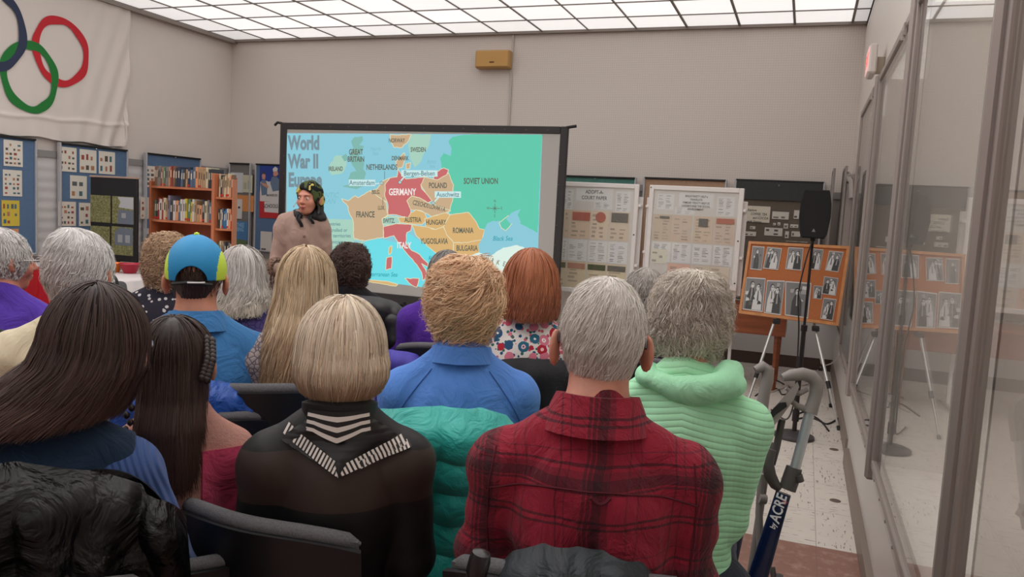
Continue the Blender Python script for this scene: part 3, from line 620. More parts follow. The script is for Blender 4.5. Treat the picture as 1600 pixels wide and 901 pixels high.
for z in shz:
    b = MB(); pl = [(xa, YK-.01), (xa+.16, YK-.075), (xb-.015, YK-.04), (xb-.015, YK+.27), (xa, YK+.27)]
    b.prism(pl, z-.022, z, lambda u, v, d: (u, v, d)); b.obj('shelf', M_wood, bk)
shr = [float(onY(350, y, YK)[2]) for y in (308, 357, 408)]+[.50, .1]
for z in shr:
    b = MB(); b.prism([(xb+.02, YK-.03), (xb+.09, YK-.05), (xc, YK+.0), (xc, YK+.055), (xb+.02, YK+.235)], z-.02, z, lambda u, v, d: (u, v, d)); b.obj('shelf', M_wood, bk)
PAGE = mat('book_pages', (214, 200, 172), .9)
def book(x, w_, h, dpt, z, yf, rgb, label, group, band=None, lean=0, title=True):
    r = thing('book', label, 'book', (x, yf, z), 0, group); r.rotation_euler = (0, lean, 0)
    mm = mat('book_%d_%d_%d' % rgb, rgb, .5)
    b = MB(); b.box((0, 0, 0), (w_*.12, dpt, h), .0005); b.box((w_*.88, 0, 0), (w_, dpt, h), .0005); b.box((0, -.002, 0), (w_, .004, h), min(.003, w_*.2))
    b.cm = 1
    if title:
        b.box((w_*.3, -.0028, h*.45), (w_*.7, -.0018, h*.8))
    b.cm = 2
    if band: b.box((w_*.02, -.003, h*.04), (w_*.98, -.0018, h*.14))
    b.obj('cover', None, r, mats=[mm, mat('spine_text_light' if sum(rgb) < 330 else 'spine_text_dark', (210, 200, 180) if sum(rgb) < 330 else (84, 70, 60), .6), mat('spine_label', (190, 50, 44), .6)])
    b = MB(); b.box((w_*.12, .004, .003), (w_*.88, dpt-.004, h-.003)); b.obj('pages', PAGE, r)
ORD = ['first', 'second', 'third', 'fourth', 'fifth', 'sixth', 'seventh', 'eighth', 'ninth', 'tenth', 'eleventh', 'twelfth', 'thirteenth', 'fourteenth', 'fifteenth', 'sixteenth', 'seventeenth', 'eighteenth', 'nineteenth', 'twentieth', 'twenty-first', 'twenty-second', 'twenty-third', 'twenty-fourth', 'twenty-fifth', 'twenty-sixth']
CN = {'k': ('dark grey', (58, 60, 66)), 'r': ('red', (160, 62, 54)), 'b': ('brown', (126, 92, 72)), 't': ('tan', (178, 146, 112)), 'c': ('cream', (206, 194, 164)), 'g': ('green', (88, 122, 100)), 'u': ('slate blue', (84, 104, 128)),
      'y': ('yellow', (198, 182, 70)), 'w': ('white', (208, 204, 198)), 'o': ('peach', (216, 152, 112)), 'n': ('navy', (46, 56, 78)), 'v': ('grey violet', (128, 126, 146)), 'e': ('bright blue', (60, 112, 156)), 'a': ('grey', (130, 126, 122))}
def row(codes, x0, x1, z, yf, hs, shelf, seed, band='', tall=None):
    r = random.Random(seed); ws = [r.uniform(.8, 1.25) for _ in codes]; s_ = (x1-x0)/sum(ws); x = x0; tall = tall or {}
    for k, (c, w_) in enumerate(zip(codes, ws)):
        w_ *= s_; nm, rgb = CN[c]; h = hs*(tall[k] if k in tall else r.uniform(.86, 1.02))
        f = (k+.5)/len(codes); sp = -.06*min(1, f*4) if f < .25 else -.06+.03*(f-.25)
        book(x, w_*.95, h, .16 if len(codes) > 12 or shelf[0] == 't' else max(.035, .15-.015*k), z, yf+(sp if len(codes) > 12 else 0), rgb, '%s book, %s from left on the %s of the bookcase' % (nm, ORD[k], shelf), 'books on the '+shelf, r.random() < (.5 if c in 'ukrg' else .25), r.uniform(-.02, .05)); x += w_
row('bbaabtgatrbknuktnuuotttckko'[:26], xa+.012, xb-.03, shz[0], YK+.02, .205, 'top shelf', 3)
row('gkrwrctvkwouwwygywttokca'+'u', xa+.012, xb-.03, shz[1], YK+.02, .225, 'middle shelf', 5, tall={7: 1.13, 14: 1.02, 15: 1.0, 19: .78, 20: .75})
row('cctca', xa+.02, xa+.22, shz[2], YK+.03, .22, 'third shelf', 6)
row('cktctcob', xb+.035, xc-.0, shr[0], YK-.0, .235, 'narrow bay upper shelf', 8)
row('kcueewor', xb+.035, xc-.0, shr[1], YK-.0, .205, 'narrow bay middle shelf', 9)
row('gctakkac', xb+.035, xc-.0, shr[2], YK-.0, .20, 'narrow bay lower shelf', 10)
# ---------------------------------------------------------------- black frame with four window photographs, on a stand
YP = 6.25
r = thing('picture_display', 'black standing frame holding four photographs of a house and trees', 'display frame', (0, 0, 0))
q = lambda x, y: onY(x, y, YP)
L0, R0, T0, B0 = float(q(141, 300)[0]), float(q(214, 300)[0]), float(q(178, 276)[2]), float(q(178, 407)[2])
M_bf = mat('black_lacquer', (34, 33, 34), .35)
b = MB(); b.box((L0, YP, B0), (R0, YP+.03, T0-.012), .006); b.obj('frame', M_bf, r)
b = MB(); b.box((L0-.004, YP-.01, T0-.014), (R0+.004, YP+.035, T0+.006), .003); b.obj('top_rail', mat('pale_wood_rail', (176, 150, 138), .5), r)
b = MB(); b.tube([((L0+R0)/2+.05, YP+.02, B0), ((L0+R0)/2+.05, YP+.02, .02)], .018, 10); b.box(((L0+R0)/2-.15, YP-.15, 0), ((L0+R0)/2+.25, YP+.2, .02), .005); b.obj('stand', M_bf, r)
t = NT('tree_photo'); v_ = t.noise(60, 5, rough=.75); z_ = t.xyz()[2]
t.l(t.ramp(v_, [(.3, lin((70, 76, 48))), (.5, lin((128, 128, 84))), (.7, lin((168, 164, 124)))]), t.p.inputs['Base Color']); t.p.inputs['Roughness'].default_value = .25; M_tree = t.m
ph = [(141, 304, 173, 348, 0, 'upper left, leafy tree'), (175, 306, 209, 351, 1, 'upper right'), (141, 352, 172, 400, 0, 'l'), (174, 353, 208, 400, 2, 'lr')]
for x0, y0, x1, y1, kd, _ in ph:
    a_, c_ = q(x0+1, y0), q(x1, y1); X0, X1, Z1, Z0 = float(a_[0]), float(c_[0]), float(a_[2]), float(c_[2]); fr = lambda u, v, d: (u, YP-d, v)
    b = MB(); b.prism([(X0, Z0), (X1, Z0), (X1, Z1), (X0, Z1)], 0, .006, fr); b.cm = 1; W, H = X1-X0, Z1-Z0
    if kd == 1:
        b.prism([(X0+W*.25, Z1-H*.02), (X1, Z1-H*.02), (X1, Z0+H*.55), (X0+W*.3, Z0+H*.6), (X0+W*.4, Z0+H*.8)], .006, .0065, fr); b.cm = 2
        b.prism([(X0+W*.25, Z0), (X1, Z0), (X1, Z0+H*.5), (X0+W*.3, Z0+H*.52)], .006, .0067, fr); b.cm = 3; b.box((X0+W*.45, YP-.0075, Z0+H*.22), (X0+W*.65, YP-.0066, Z0+H*.40))
    if kd == 2:
        b.cm = 2; b.prism([(X0+W*.15, Z0+H*.35), (X1-W*.02, Z0+H*.35), (X1-W*.02, Z1-H*.05), (X0+W*.4, Z1-H*.02), (X0+W*.15, Z1-H*.2)], .006, .0067, fr); b.cm = 3
        for k in (0, 1): b.prism([(X0+W*(.3+.35*k), Z0+H*.45), (X0+W*(.52+.35*k), Z0+H*.45), (X0+W*(.52+.35*k), Z0+H*.72), (X0+W*(.3+.35*k), Z0+H*.72)], .0067, .0075, fr)
    b.obj('photograph', None, r, mats=[M_tree, mat('photo_sky', (186, 188, 192), .25), mat('photo_house', (112, 120, 134), .25), mat('photo_window', (160, 164, 168), .25)])
# ---------------------------------------------------------------- refreshment table with cloth, bowls, bags
tb = thing('folding_table', 'long table covered with a white cloth near the blue boards', 'table', (-6.35, 5.35, 0), .0)
b = MB(); b.box((-.75, -.38, .715), (.95, .38, .74), .006); b.obj('tabletop', mat('table_top_grey', (190, 188, 184), .5), tb)
for sx in (-.62, .82):
    for sy in (-.3, .3): b = MB(); b.tube([(sx, sy, 0), (sx, sy, .715)], .014, 8); b.obj('leg', M_alu, tb)
def cloth(name, x0, x1, y0, y1, zt, drop, m, label, loc):
    b = MB(); n = 64; ring_o = []
    def edge(k):
        t_ = k/n*4; s_ = int(t_) % 4; f = t_-int(t_); P = [(x0, y0), (x1, y0), (x1, y1), (x0, y1)]; a, c = P[s_], P[(s_+1) % 4]; return a[0]+(c[0]-a[0])*f, a[1]+(c[1]-a[1])*f
    cx, cy = (x0+x1)/2, (y0+y1)/2; V = []
    for lv, (ex, dz) in enumerate(((0, 0), (.012, -.012), (.02, -.5*drop), (.03, -drop))):
        for k in range(n):
            x, y = edge(k); wv = 1+(.9*math.sin(k*1.9)+.6*math.sin(k*.7)) if lv > 1 else 1
            sx = 1 if x > cx else -1; sy = 1 if y > cy else -1
            V.append((x+sx*ex*wv*(abs(x-cx) > (x1-x0)*.45), y+sy*ex*wv*(abs(y-cy) > (y1-y0)*.45), zt+dz))
    Fc = [tuple(range(n))]+[(l*n+k, (l+1)*n+k, (l+1)*n+(k+1) % n, l*n+(k+1) % n) for l in range(3) for k in range(n)]
    b.add(V, Fc); o = b.obj(name, m, None, True); o.location = loc; tag(o, label, 'tablecloth'); return o
M_wc = mat('white_tablecloth', (214, 206, 206), .8)
cloth('tablecloth', -.79, .99, -.42, .42, .744, .45, M_wc, 'white cloth draped over the refreshment table', (-6.35, 5.35, 0))
def bowl(px, py, rr, hh, rgb, label):
    p = onZ(px, py, .748); b = MB()
    b.lathe([(rr*.55, 0), (rr*.62, .004), (rr, hh*.9), (rr*1.08, hh*.93), (rr*1.08, hh), (rr*1.0, hh), (rr*.9, hh*.85), (rr*.5, .012)], (0, 0, 0), 32)
    b.tube([(rr*1.07*math.cos(a*PI/12), rr*1.07*math.sin(a*PI/12), hh-.004) for a in range(25)], .005, 6)
    o = b.obj('bowl', mat('plastic_%d' % rgb[0], rgb, .35), None, True); o.location = (float(p[0]), float(p[1]), .7455); tag(o, label, 'bowl')
bowl(178, 424, .078, .085, (232, 132, 56), 'orange plastic bowl on the white cloth'); bowl(203, 426, .088, .09, (176, 30, 56), 'crimson plastic bowl on the white cloth')
p = onZ(52, 470, .0); rb = thing('red_bag', 'red tote bag with an upright point, standing left of the white-haired man', 'bag', (float(pt(52, 420, 4.3)[0]), float(pt(52, 420, 4.3)[1]), 0))
z0 = float(pt(52, 455, 4.3)[2]); z1 = float(pt(52, 420, 4.3)[2]); z2 = float(pt(52, 402, 4.3)[2])
M_red = mat('red_plastic', (186, 26, 38), .35)
b = MB(); b.slab(lambda u, v: (-.10+.20*u*(1-.15*v)+.015*v, .05*math.sin(u*PI)*1+0, .49+(z1-.49)*v+.02*u*v), 10, 14, .06); b.obj('body', M_red, rb, True)
b = MB(); b.tube([(.085, 0, z1-.03), (.10, 0, z1+.0), (.105, 0, z2), ], [.022, .018, .008], 8); b.obj('handle', M_red, rb, True)
kb = thing('backpack', 'black rounded backpack beside the red tote bag', 'bag', (float(pt(52, 420, 4.3)[0])+.42, float(pt(52, 420, 4.3)[1])+.12, 0))
b = MB(); b.slab(lambda u, v: ((u-.5)*.26*(1-.35*v**3), .03*math.sin(u*PI), .49+.52*v-.05*(2*u-1)**2*v), 14, 14, lambda u, v: .03+.10*(math.sin(PI*min(.97, max(.03, u)))**.5)*(1-.5*v)); b.obj('body', mat('black_canvas', (26, 26, 30), .6), kb, True)
b = MB(); b.tube([(.05*math.cos(a*PI/10), 0, 1.0+.05*math.sin(a*PI/10)) for a in range(11)], .008, 8); b.obj('handle', mat('black_canvas', (26, 26, 30), .6), kb, True)
# ---------------------------------------------------------------- white-framed display stands
def stand(name_l, X0, X1, Z0, Z1, Y, seed, title, tsize):
    r = thing('display_stand', name_l, 'display stand', ((X0+X1)/2, Y, 0)); W = (X1-X0)/2
    M_wf = mat('white_enamel_frame', (236, 232, 230), .35)
    b = MB(); f = .045
    b.box((-W, -.03, Z0), (-W+f, .0, Z1), .006); b.box((W-f, -.03, Z0), (W, .0, Z1), .006); b.box((-W+f-.002, -.03, Z1-f), (W-f+.002, 0, Z1), .005); b.box((-W+f-.002, -.03, Z0), (W-f+.002, 0, Z0+f), .005); b.obj('frame', M_wf, r)
    b = MB(); b.box((-W+f, -.012, Z0+f), (W-f, -.004, Z1-f)); b.obj('backing', mat('stand_backing', (238, 234, 230), .8), r)
    b = MB(); b.box((-W-.03, .04, Z0-.05), (-W+.02, .06, Z1-.12), .004); b.box((W-.01, .04, Z0-.05), (W+.035, .06, Z1-.12), .004); b.box((-W, .04, Z1-.16), (W, .06, Z1-.12), .004); b.obj('rear_frame', M_wf, r)
    for sx in (-1, 1):
        b = MB(); b.box((sx*(W-.02)-.015, .0, .0), (sx*(W-.02)+.015, .03, Z0+.05), .003); b.box((sx*(W-.02)-.02, -.25, 0), (sx*(W-.02)+.02, .28, .03), .006); b.obj('leg', M_wf, r)
        for zz in (Z1-.22, Z0+.3): b = MB(); b.box((sx*(W+.012)-.018, -.02, zz), (sx*(W+.012)+.018, .05, zz+.025), .004); b.obj('hinge_clip', M_wf, r)
    b = MB(); b.box((-W+.01, -.034, Z1-.03), (-W+.02, -.03, Z1-.02))
    for zz in (Z1-.5, Z1-.9): b.box((W-.028, -.034, zz), (W-.016, -.029, zz+.012))
    b.obj('screw', M_black, r)
    fr = lambda u, v, d: (u, -.0125-d, v); ww = 2*(W-f-.01); x0 = -W+f+.01; h = Z1-Z0-2*f; zt = Z1-f-.01; rr = random.Random(seed)
    cnt = [0]
    def sh(u0, v0, u1, v1, base, **k):
        cnt[0] += 1; k['off'] = cnt[0]*.0004-.002; base = tuple(min(248, int(v*1.22)) for v in base); o = paper_sheet('document', None, '', fr, x0+ww*u0, zt-h*v1, x0+ww*u1, zt-h*v0, base=base, d=.0015, **k); o.parent = r; return o
    INK = [(150, 148, 150), (120, 118, 120), (176, 170, 168)]
    def script(u0, v0, u1, v1, base, k): sh(u0, v0, u1, v1, base, rows=11, cols=2, pal=[(206, 202, 202), (184, 180, 180)], seed=k)
    if title[0][0] == 'A':
        script(.0, .02, .16, .22, (212, 208, 206), 1); script(.76, .02, .97, .22, (214, 212, 212), 2)
        sh(.2, .0, .72, .13, (216, 212, 210), rows=0, cols=1, pal=[(216, 212, 210)], title=(['ADOPT-A-', 'COURT PAPER'], .05, .8, .04)); script(.46, .13, .72, .2, (214, 212, 210), 3)
        for k, (a, c, base) in enumerate(((0, .13, (196, 180, 162)), (.14, .42, (200, 180, 160)), (.43, .68, (206, 188, 170)), (.69, .97, (198, 184, 168)))): sh(a, .22, c, .5, base, rows=6, cols=2, pal=[(206, 186, 168), (190, 172, 154), (212, 194, 176)], seed=k+7)
        b = MB(); b.lathe([(.052, 0), (.052, .001), (.04, .0012), (.04, .001)], (0, 0, 0), 24)
        for q in range(len(b.V)): vx, vy, vz = b.V[q]; b.V[q] = (x0+ww*.57+vx, -.0205-vz, zt-h*.28+vy)
        b.box((x0+ww*.17, -.0215, zt-h*.32), (x0+ww*.42, -.0205, zt-h*.24), 0); o = b.obj('red_seal_print', mat('ink_seal_red', (204, 120, 104), .7), r)
        b = MB(); b.box((x0+ww*.72, -.0215, zt-h*.32), (x0+ww*.95, -.0205, zt-h*.23)); b.obj('grey_engraving', mat('ink_engraving', (128, 124, 118), .7, var=.3, vscale=90), r)
        for k, a in enumerate((.0, .13, .42, .7)): script(a, .51, a+(.12 if k == 0 else .27), .72, (206, 208, 214), 20+k)
        for k, (a, col) in enumerate(((0., (120, 120, 96)), (.13, (204, 152, 130)), (.42, (92, 100, 72)), (.7, (120, 118, 110)))):
            sh(a, .73, a+(.12 if k == 0 else .27), .99, (198, 184, 160), rows=6, cols=1, pal=[(200, 186, 162)], seed=k)
            b = MB(); b.box((x0+ww*(a+.01), -.0220, zt-h*.80), (x0+ww*(a+(.11 if k == 0 else .26)), -.0210, zt-h*.745)); b.obj('printed_header', mat('hdr_%d' % k, col, .7), r)
    else:
        script(.03, .03, .24, .2, (214, 212, 214), 1); script(.76, .03, .97, .24, (212, 210, 212), 2); script(.26, .17, .5, .24, (214, 212, 212), 9)
        sh(.3, .01, .72, .16, (214, 212, 212), rows=0, cols=1, pal=[(70, 66, 66)], title=(['BRIGHTENETY HELP is', 'TRANSLATE', 'FAMILIES TREATY HELP US', 'UNDERSTAND THE SOCIAL', 'ENVIRONMENT'], .027, .8, .03))
        for k, (a, c, base) in enumerate(((0.0, .24, (190, 176, 160)), (.24, .48, (194, 178, 164)), (.5, .74, (196, 180, 164)), (.75, 1.0, (194, 178, 166)))): sh(a, .255, c-.002, .55, base, rows=8, cols=2, pal=[(206, 190, 174), (194, 178, 162), (214, 198, 180)], seed=k+17)
        b = MB(); b.box((x0+ww*.77, -.0220, zt-h*.325), (x0+ww*.98, -.0210, zt-h*.27)); b.obj('red_letterhead', mat('letterhead_red', (204, 130, 112), .7), r)
        b = MB(); b.box((x0+ww*.56, -.0220, zt-h*.37), (x0+ww*.67, -.0210, zt-h*.28)); b.box((x0+ww*.08, -.0220, zt-h*.3), (x0+ww*.2, -.0210, zt-h*.275)); b.obj('engraved_vignette', mat('ink_engraving', (128, 124, 118), .7, var=.3, vscale=90), r)
        for k, a in enumerate((.0, .25, .5, .75)): script(a+.01, .56, a+.24, .78, (208, 208, 212), 30+k)
        sh(.0, .64, .2, .80, (206, 200, 188), rows=3, cols=2, pal=[(190, 184, 172)], seed=3)
        sh(.22, .79, .5, .99, (206, 170, 154), rows=3, cols=2, pal=[(212, 180, 164)], seed=4); sh(.52, .79, .97, .99, (196, 186, 170), rows=5, cols=2, pal=[(204, 192, 176)], seed=5)
    b = MB(); b.box((-W+f-.004, -.0255, Z0+f-.004), (W-f+.004, -.0225, Z1-f+.004)); b.obj('glazing', M_glass, r)
    return r
YW = 7.75
s1 = (float(onY(872, 288, YW)[0]), float(onY(1000, 289, YW)[0])); s2 = (float(onY(1016, 291, YW)[0]), float(onY(1164, 293, YW)[0])); zs = float(onY(1100, 292, YW)[2])
stand('white-framed display stand headed ADOPT-A-COURT PAPER, right of the screen', s1[0], s1[1], float(onY(900, 456, YW)[2]), zs, YW, 1, ['A'], .05)
stand('white-framed display stand of old letters beside the black loudspeaker', s2[0], s2[1], .86, zs, YW, 2, ['B'], .03)
# ---------------------------------------------------------------- wooden table, easel, cork board with photographs
M_cherry = NT('cherry_wood'); M_cherry.l(M_cherry.ramp(M_cherry.noise(7, 4, M_cherry.scaled((.3, 1, 3))), [(.3, lin((112, 58, 34))), (.7, lin((150, 84, 52)))]), M_cherry.p.inputs['Base Color']); M_cherry.p.inputs['Roughness'].default_value = .35; M_cherry = M_cherry.m
tx1 = float(onY(1229, 500, 7.45)[0])
r = thing('wooden_table', 'reddish wooden table behind the cork board', 'table', (tx1-.6, 7.75, 0))
zt = float(onY(1200, 486, 7.45)[2]); zb = float(onY(1200, 524, 7.45)[2])
b = MB(); b.box((-.64, -.34, zt-.012), (.62, .34, zt+.015), .005); b.obj('tabletop', M_cherry, r)
b = MB(); b.box((-.58, -.30, zb), (.60, -.28, zt-.012)); b.box((-.58, .28, zb), (.60, .30, zt-.012)); b.box((-.6, -.28, zb), (-.58, .28, zt-.012)); b.box((.58, -.28, zb), (.6, .28, zt-.012)); b.obj('apron', M_cherry, r)
for sx in (-.56, .535):
    for sy in (-.25, .26):
        b = MB(); b.tube([(sx, sy, 0), (sx, sy, zb+.01)], [.020, .03], 4); b.obj('leg', M_cherry, r)
# vent grille in the back wall
r = thing('wall_vent', 'white slatted vent grille low on the back wall beside the table leg', 'vent', (0, YB, 0))
a_, c_ = onY(1222, 492, YB-.03), onY(1270, 540, YB-.03); X0, X1, Z1, Z0 = float(a_[0])-.05, float(c_[0]), float(a_[2]), float(c_[2])
b = MB(); b.box((X0, -.022, Z0), (X0+.04, -.0, Z1)); b.box((X1-.04, -.022, Z0), (X1, 0, Z1)); b.box((X0, -.022, Z0), (X1, 0, Z0+.04)); b.box((X0, -.022, Z1-.03), (X1, 0, Z1)); b.obj('frame', M_low, r)
b = MB(); n = 13
for k in range(n): z = Z0+.045+k*(Z1-Z0-.08)/n; b.add([(X0+.04, -.02, z), (X1-.04, -.02, z), (X1-.04, -.004, z+.014), (X0+.04, -.004, z+.014), (X0+.04, -.022, z+.004), (X1-.04, -.022, z+.004), (X1-.04, -.006, z+.018), (X0+.04, -.006, z+.018)], [(0, 1, 2, 3), (7, 6, 5, 4), (0, 4, 5, 1), (2, 6, 7, 3)])
b.obj('louvre', mat('vent_white', (206, 202, 200), .4), r)
b = MB(); b.box((X0+.03, -.004, Z0+.03), (X1-.03, -.001, Z1-.02)); b.obj('dark_backing', M_black, r)
struct_o = MB(); struct_o.box((-1.4, YB-.024, .13), (XR-.02, YB-.0, .69)); struct(struct_o.obj('wall_back_lower_paint', M_low))
# cork board
CB = {k: onY(x, y, Y) for k, x, y, Y in (('tl', 1170, 377, 6.78), ('tr', 1328, 385, 6.78), ('br', 1310, 509, 6.62), ('bl', 1154, 489, 6.62))}
def cork(u, v, d=0):
    p = (CB['bl']*(1-u)+CB['br']*u)*(1-v)+(CB['tl']*(1-u)+CB['tr']*u)*v; n_ = np.cross(CB['tr']-CB['tl'], CB['tl']-CB['bl']); n_ /= np.linalg.norm(n_)
    return p+n_*d*(1 if n_[1] < 0 else -1)
r = thing('cork_board', 'framed cork board of black-and-white photographs leaning on the easel', 'cork board', (0, 0, 0))
t = NT('cork'); t.l(t.ramp(t.noise(220, 3, rough=.7), [(.3, lin((160, 92, 52))), (.7, lin((190, 116, 70)))]), t.p.inputs['Base Color']); t.p.inputs['Roughness'].default_value = .9; t.bump(t.noise(300), .2, .002)
fc = lambda u, v, d: cork(u, v, d)
b = MB(); b.prism([(.01, .01), (.99, .01), (.99, .99), (.01, .99)], -.012, 0, fc); b.obj('cork_sheet', t.m, r)
M_oak = mat('oak_frame', (192, 128, 74), .45, var=.12, vscale=20)
b = MB(); e = .028; e2 = .036
for pl in ([(0, 0), (1, 0), (1-e, e2), (e, e2)], [(1, 0), (1, 1), (1-e, 1-e2), (1-e, e2)], [(1, 1), (0, 1), (e, 1-e2), (1-e, 1-e2)], [(0, 1), (0, 0), (e, e2), (e, 1-e2)]): b.prism(pl, -.016, .012, fc)
fold(b.obj('frame', M_oak, r))
def cuv(px, py):        # pixel of the photograph -> (u,v) on the cork
    u, v = .5, .5
    for _ in range(25):
        p = cork(u, v); q = CM@(p-C0); X = 800+F*q[0]/q[2]; Y = 450.5-F*q[1]/q[2]
        u += (px-X)/158; v -= (py-Y)/115
    return u, v
QX = lambda x, y: (1120+x/3.2167, 260+y/3.218)
photos = [ # four corners in detail coordinates, label
    ([(180, 400), (240, 404), (225, 522), (168, 516)], 'dark photograph of one standing figure at the top left of the cork board', 0),
    ([(255, 404), (328, 412), (308, 520), (232, 512)], 'photograph with a man in a hat, second in the top row of the cork board', 1),
    ([(360, 406), (436, 410), (424, 523), (344, 516)], 'photograph of an embracing couple left of the loudspeaker pole, top row', 2),
    ([(480, 412), (537, 418), (518, 521), (466, 516)], 'photograph just right of the loudspeaker pole in the top row', 3),
    ([(565, 424), (637, 430), (610, 531), (544, 522)], 'photograph of a couple in profile at the top right of the cork board', 4),
    ([(150, 556), (246, 562), (230, 732), (128, 718)], 'large photograph at the lower left corner of the cork board', 5),
    ([(252, 572), (342, 574), (322, 748), (236, 736)], 'large photograph of a dark suit beside a white dress, bottom row', 6),
    ([(345, 576), (476, 586), (458, 764), (342, 748)], 'widest photograph, a leaping figure behind the loudspeaker pole', 7),
    ([(487, 598), (531, 602), (526, 668), (483, 662)], 'smallest photograph on the cork board', 8),
    ([(540, 552), (611, 562), (597, 650), (528, 640)], 'photograph of two faces in the middle of the right column', 9),
    ([(537, 660), (602, 668), (582, 776), (520, 764)], 'photograph of a seated pair at the lower right corner of the cork board', 10)]
G = [mat('photo_grey_%d' % g, (g, g-2, g-3), .3) for g in (34, 70, 112, 156, 200)]
for co_, lb, sd in photos:
    uv = [cuv(*QX(*c)) for c in co_][::-1]    # bl? order: br, .. -> make (bl, br, tr, tl)
    tl, tr, br, bl = [cuv(*QX(*c)) for c in co_]
    rr = random.Random(sd*3+1)
    def PF(s_, t_, d): 
        a = (bl[0]*(1-s_)+br[0]*s_)*(1-t_)+(tl[0]*(1-s_)+tr[0]*s_)*t_; c = (bl[1]*(1-s_)+br[1]*s_)*(1-t_)+(tl[1]*(1-s_)+tr[1]*s_)*t_; return cork(a, c, d+.001)
    b = MB(); b.cm = 4; b.prism([(0, 0), (1, 0), (1, 1), (0, 1)], 0, .002, PF)
    b.cm = 2; b.prism([(.03, .03), (.97, .03), (.97, .97), (.03, .97)], .002, .0024, PF)
    for k in range(7): b.cm = rr.choice((1, 3, 4, 2)); x, y = rr.random()*.7, .4+rr.random()*.45; b.prism([(x+.03, y), (x+.03+rr.random()*.25, y), (x+.2, y+rr.random()*.12+.03), (x+.04, y+.1)], .0024, .0027+k*.00002, PF)
    nf = 1 if sd in (0, 7) else 2
    for k in range(nf):
        cx = (.5 if nf == 1 else .32+.36*k)+rr.uniform(-.05, .05); hy = .74+rr.uniform(-.06, .06); dk = (k+sd) % 2
        def disc(x, y, rx, ry, c, lv, n=14):
            b.cm = c; b.prism([(x+rx*math.cos(2*PI*i/n), y+ry*math.sin(2*PI*i/n)) for i in range(n)], .0024, .0028+lv, PF)
        b.cm = 0 if dk or nf == 1 else 4
        b.prism([(max(.04, cx-.24), .04), (min(.96, cx+.22), .04), (min(.96, cx+.2), .45), (cx+.09, hy-.09), (cx-.09, hy-.09), (max(.04, cx-.2), .42)], .0024, .0030+k*.0002, PF)
        b.cm = 3 if dk else 1; b.prism([(cx-.03, .3), (cx+.05, .32), (cx+.03, hy-.1), (cx-.02, hy-.1)], .003, .0033+k*.0002, PF)
        disc(cx, hy+.03, .11, .09, 0, .0006+k*.0002); disc(cx+.02*(1-2*k), hy-.005, .085, .085, 4, .0008+k*.0002)
        b.cm = 0; b.prism([(cx-.04, hy+.01), (cx+.07, hy+.01), (cx+.07, hy+.03), (cx-.04, hy+.03)], .003, .0040+k*.0002, PF)
    if sd in (5, 6, 9, 10):
        for k in range(4): b.cm = rr.choice((0, 1, 3, 4)); x, y = rr.random()*.7+.05, rr.random()*.3+.06; b.prism([(x, y), (x+.2, y+.03), (x+.15, y+.1), (x+.02, y+.12)], .003, .0042+k*.00002, PF)
    tag(fold(b.obj('photograph', None, None, mats=G)), lb, 'photograph', 'photographs pinned to the cork board')
# easel
M_tr = mat('tripod_aluminium', (184, 182, 180), .3, .7)
ez = thing('easel', 'silver telescopic easel with black rubber feet under the cork board', 'easel', (0, 0, 0))
def P3(px, py, Y): q = onY(px, py, Y); return np.array([float(q[0]), float(q[1]), float(q[2])])
apex = P3(1262, 395, 6.88)
for nm, top, bot in (('l', P3(1211, 499, 6.70), onZ(1158, 600, 0)), ('r', P3(1272, 505, 6.70), onZ(1311, 672, .0)), ('b', P3(1268, 480, 6.95), onZ(1298, 636, .0))):
    bot = np.array(bot, float)
    if nm == 'l': bot = np.array([-.34, 6.45, 0.])
    mid = top*.42+bot*.58
    b = MB(); b.tube([apex, top, mid], .012, 10); b.obj('leg', M_tr, ez)
    b = MB(); b.tube([mid-(bot-mid)*.03, bot+(mid-bot)*.04], .008, 8); b.obj('lower_leg', M_tr, ez)
    b = MB(); d_ = (bot-mid)/np.linalg.norm(bot-mid); b.tube([mid-d_*.02, mid+d_*.035], .017, 10); b.tube([bot-d_*.035, bot], [.011, .015], 10); b.obj('clamp_and_foot', M_black, ez)
b = MB(); b.box((apex[0]-.05, apex[1]-.02, apex[2]-.02), (apex[0]+.05, apex[1]+.03, apex[2]+.05), .008); b.obj('head', M_black, ez)
for px, py in ((1212, 499), (1273, 510)):
    b = MB(); q = P3(px, py, 6.64); b.box((q[0]-.02, q[1]-.06, q[2]-.03), (q[0]+.035, q[1]+.06, q[2]+.0), .004); b.obj('ledge', M_black, ez)
# ---------------------------------------------------------------- loudspeaker on a round-based stand
mb = onZ(1240, 683, 0); mx_, my_ = float(mb[0]), float(mb[1])
sp0 = onY(1270, 372, my_); sp1 = onY(1272, 297, my_)
st = thing('speaker_stand', 'thin black loudspeaker stand with a heavy round base', 'stand', (mx_, my_, 0))
M_bm = mat('black_metal', (38, 32, 34), .4, .3); M_db = mat('dark_base', (72, 68, 70), .4, .3)
b = MB(); b.lathe([(.125, 0), (.14, .006), (.138, .02), (.10, .036), (.04, .042), (.022, .05)], (0, 0, 0), 40); b.obj('base', M_db, st, True)
dz = float(sp0[2]); dx_ = float(sp0[0])-mx_
b = MB(); b.tube([(0, 0, .04), (dx_*.55, 0, dz*.55)], .016, 12); b.obj('lower_pole', M_bm, st)
b = MB(); b.tube([(dx_*.54, 0, dz*.54), (dx_*.57, 0, dz*.57)], .022, 12); b.obj('collar', M_bm, st); b = MB(); b.tube([(dx_*.08, 0, .12), (dx_*.1, 0, .2)], .024, 12); b.obj('collar', M_bm, st)
b = MB(); b.tube([(dx_*.57, 0, dz*.57), (dx_, 0, dz)], .010, 10); b.obj('upper_pole', M_bm, st)
ls = thing('loudspeaker', 'black plastic loudspeaker on top of the thin stand', 'loudspeaker', (float(sp0[0]), my_, dz))
H = float(sp1[2]-sp0[2]); W = .102
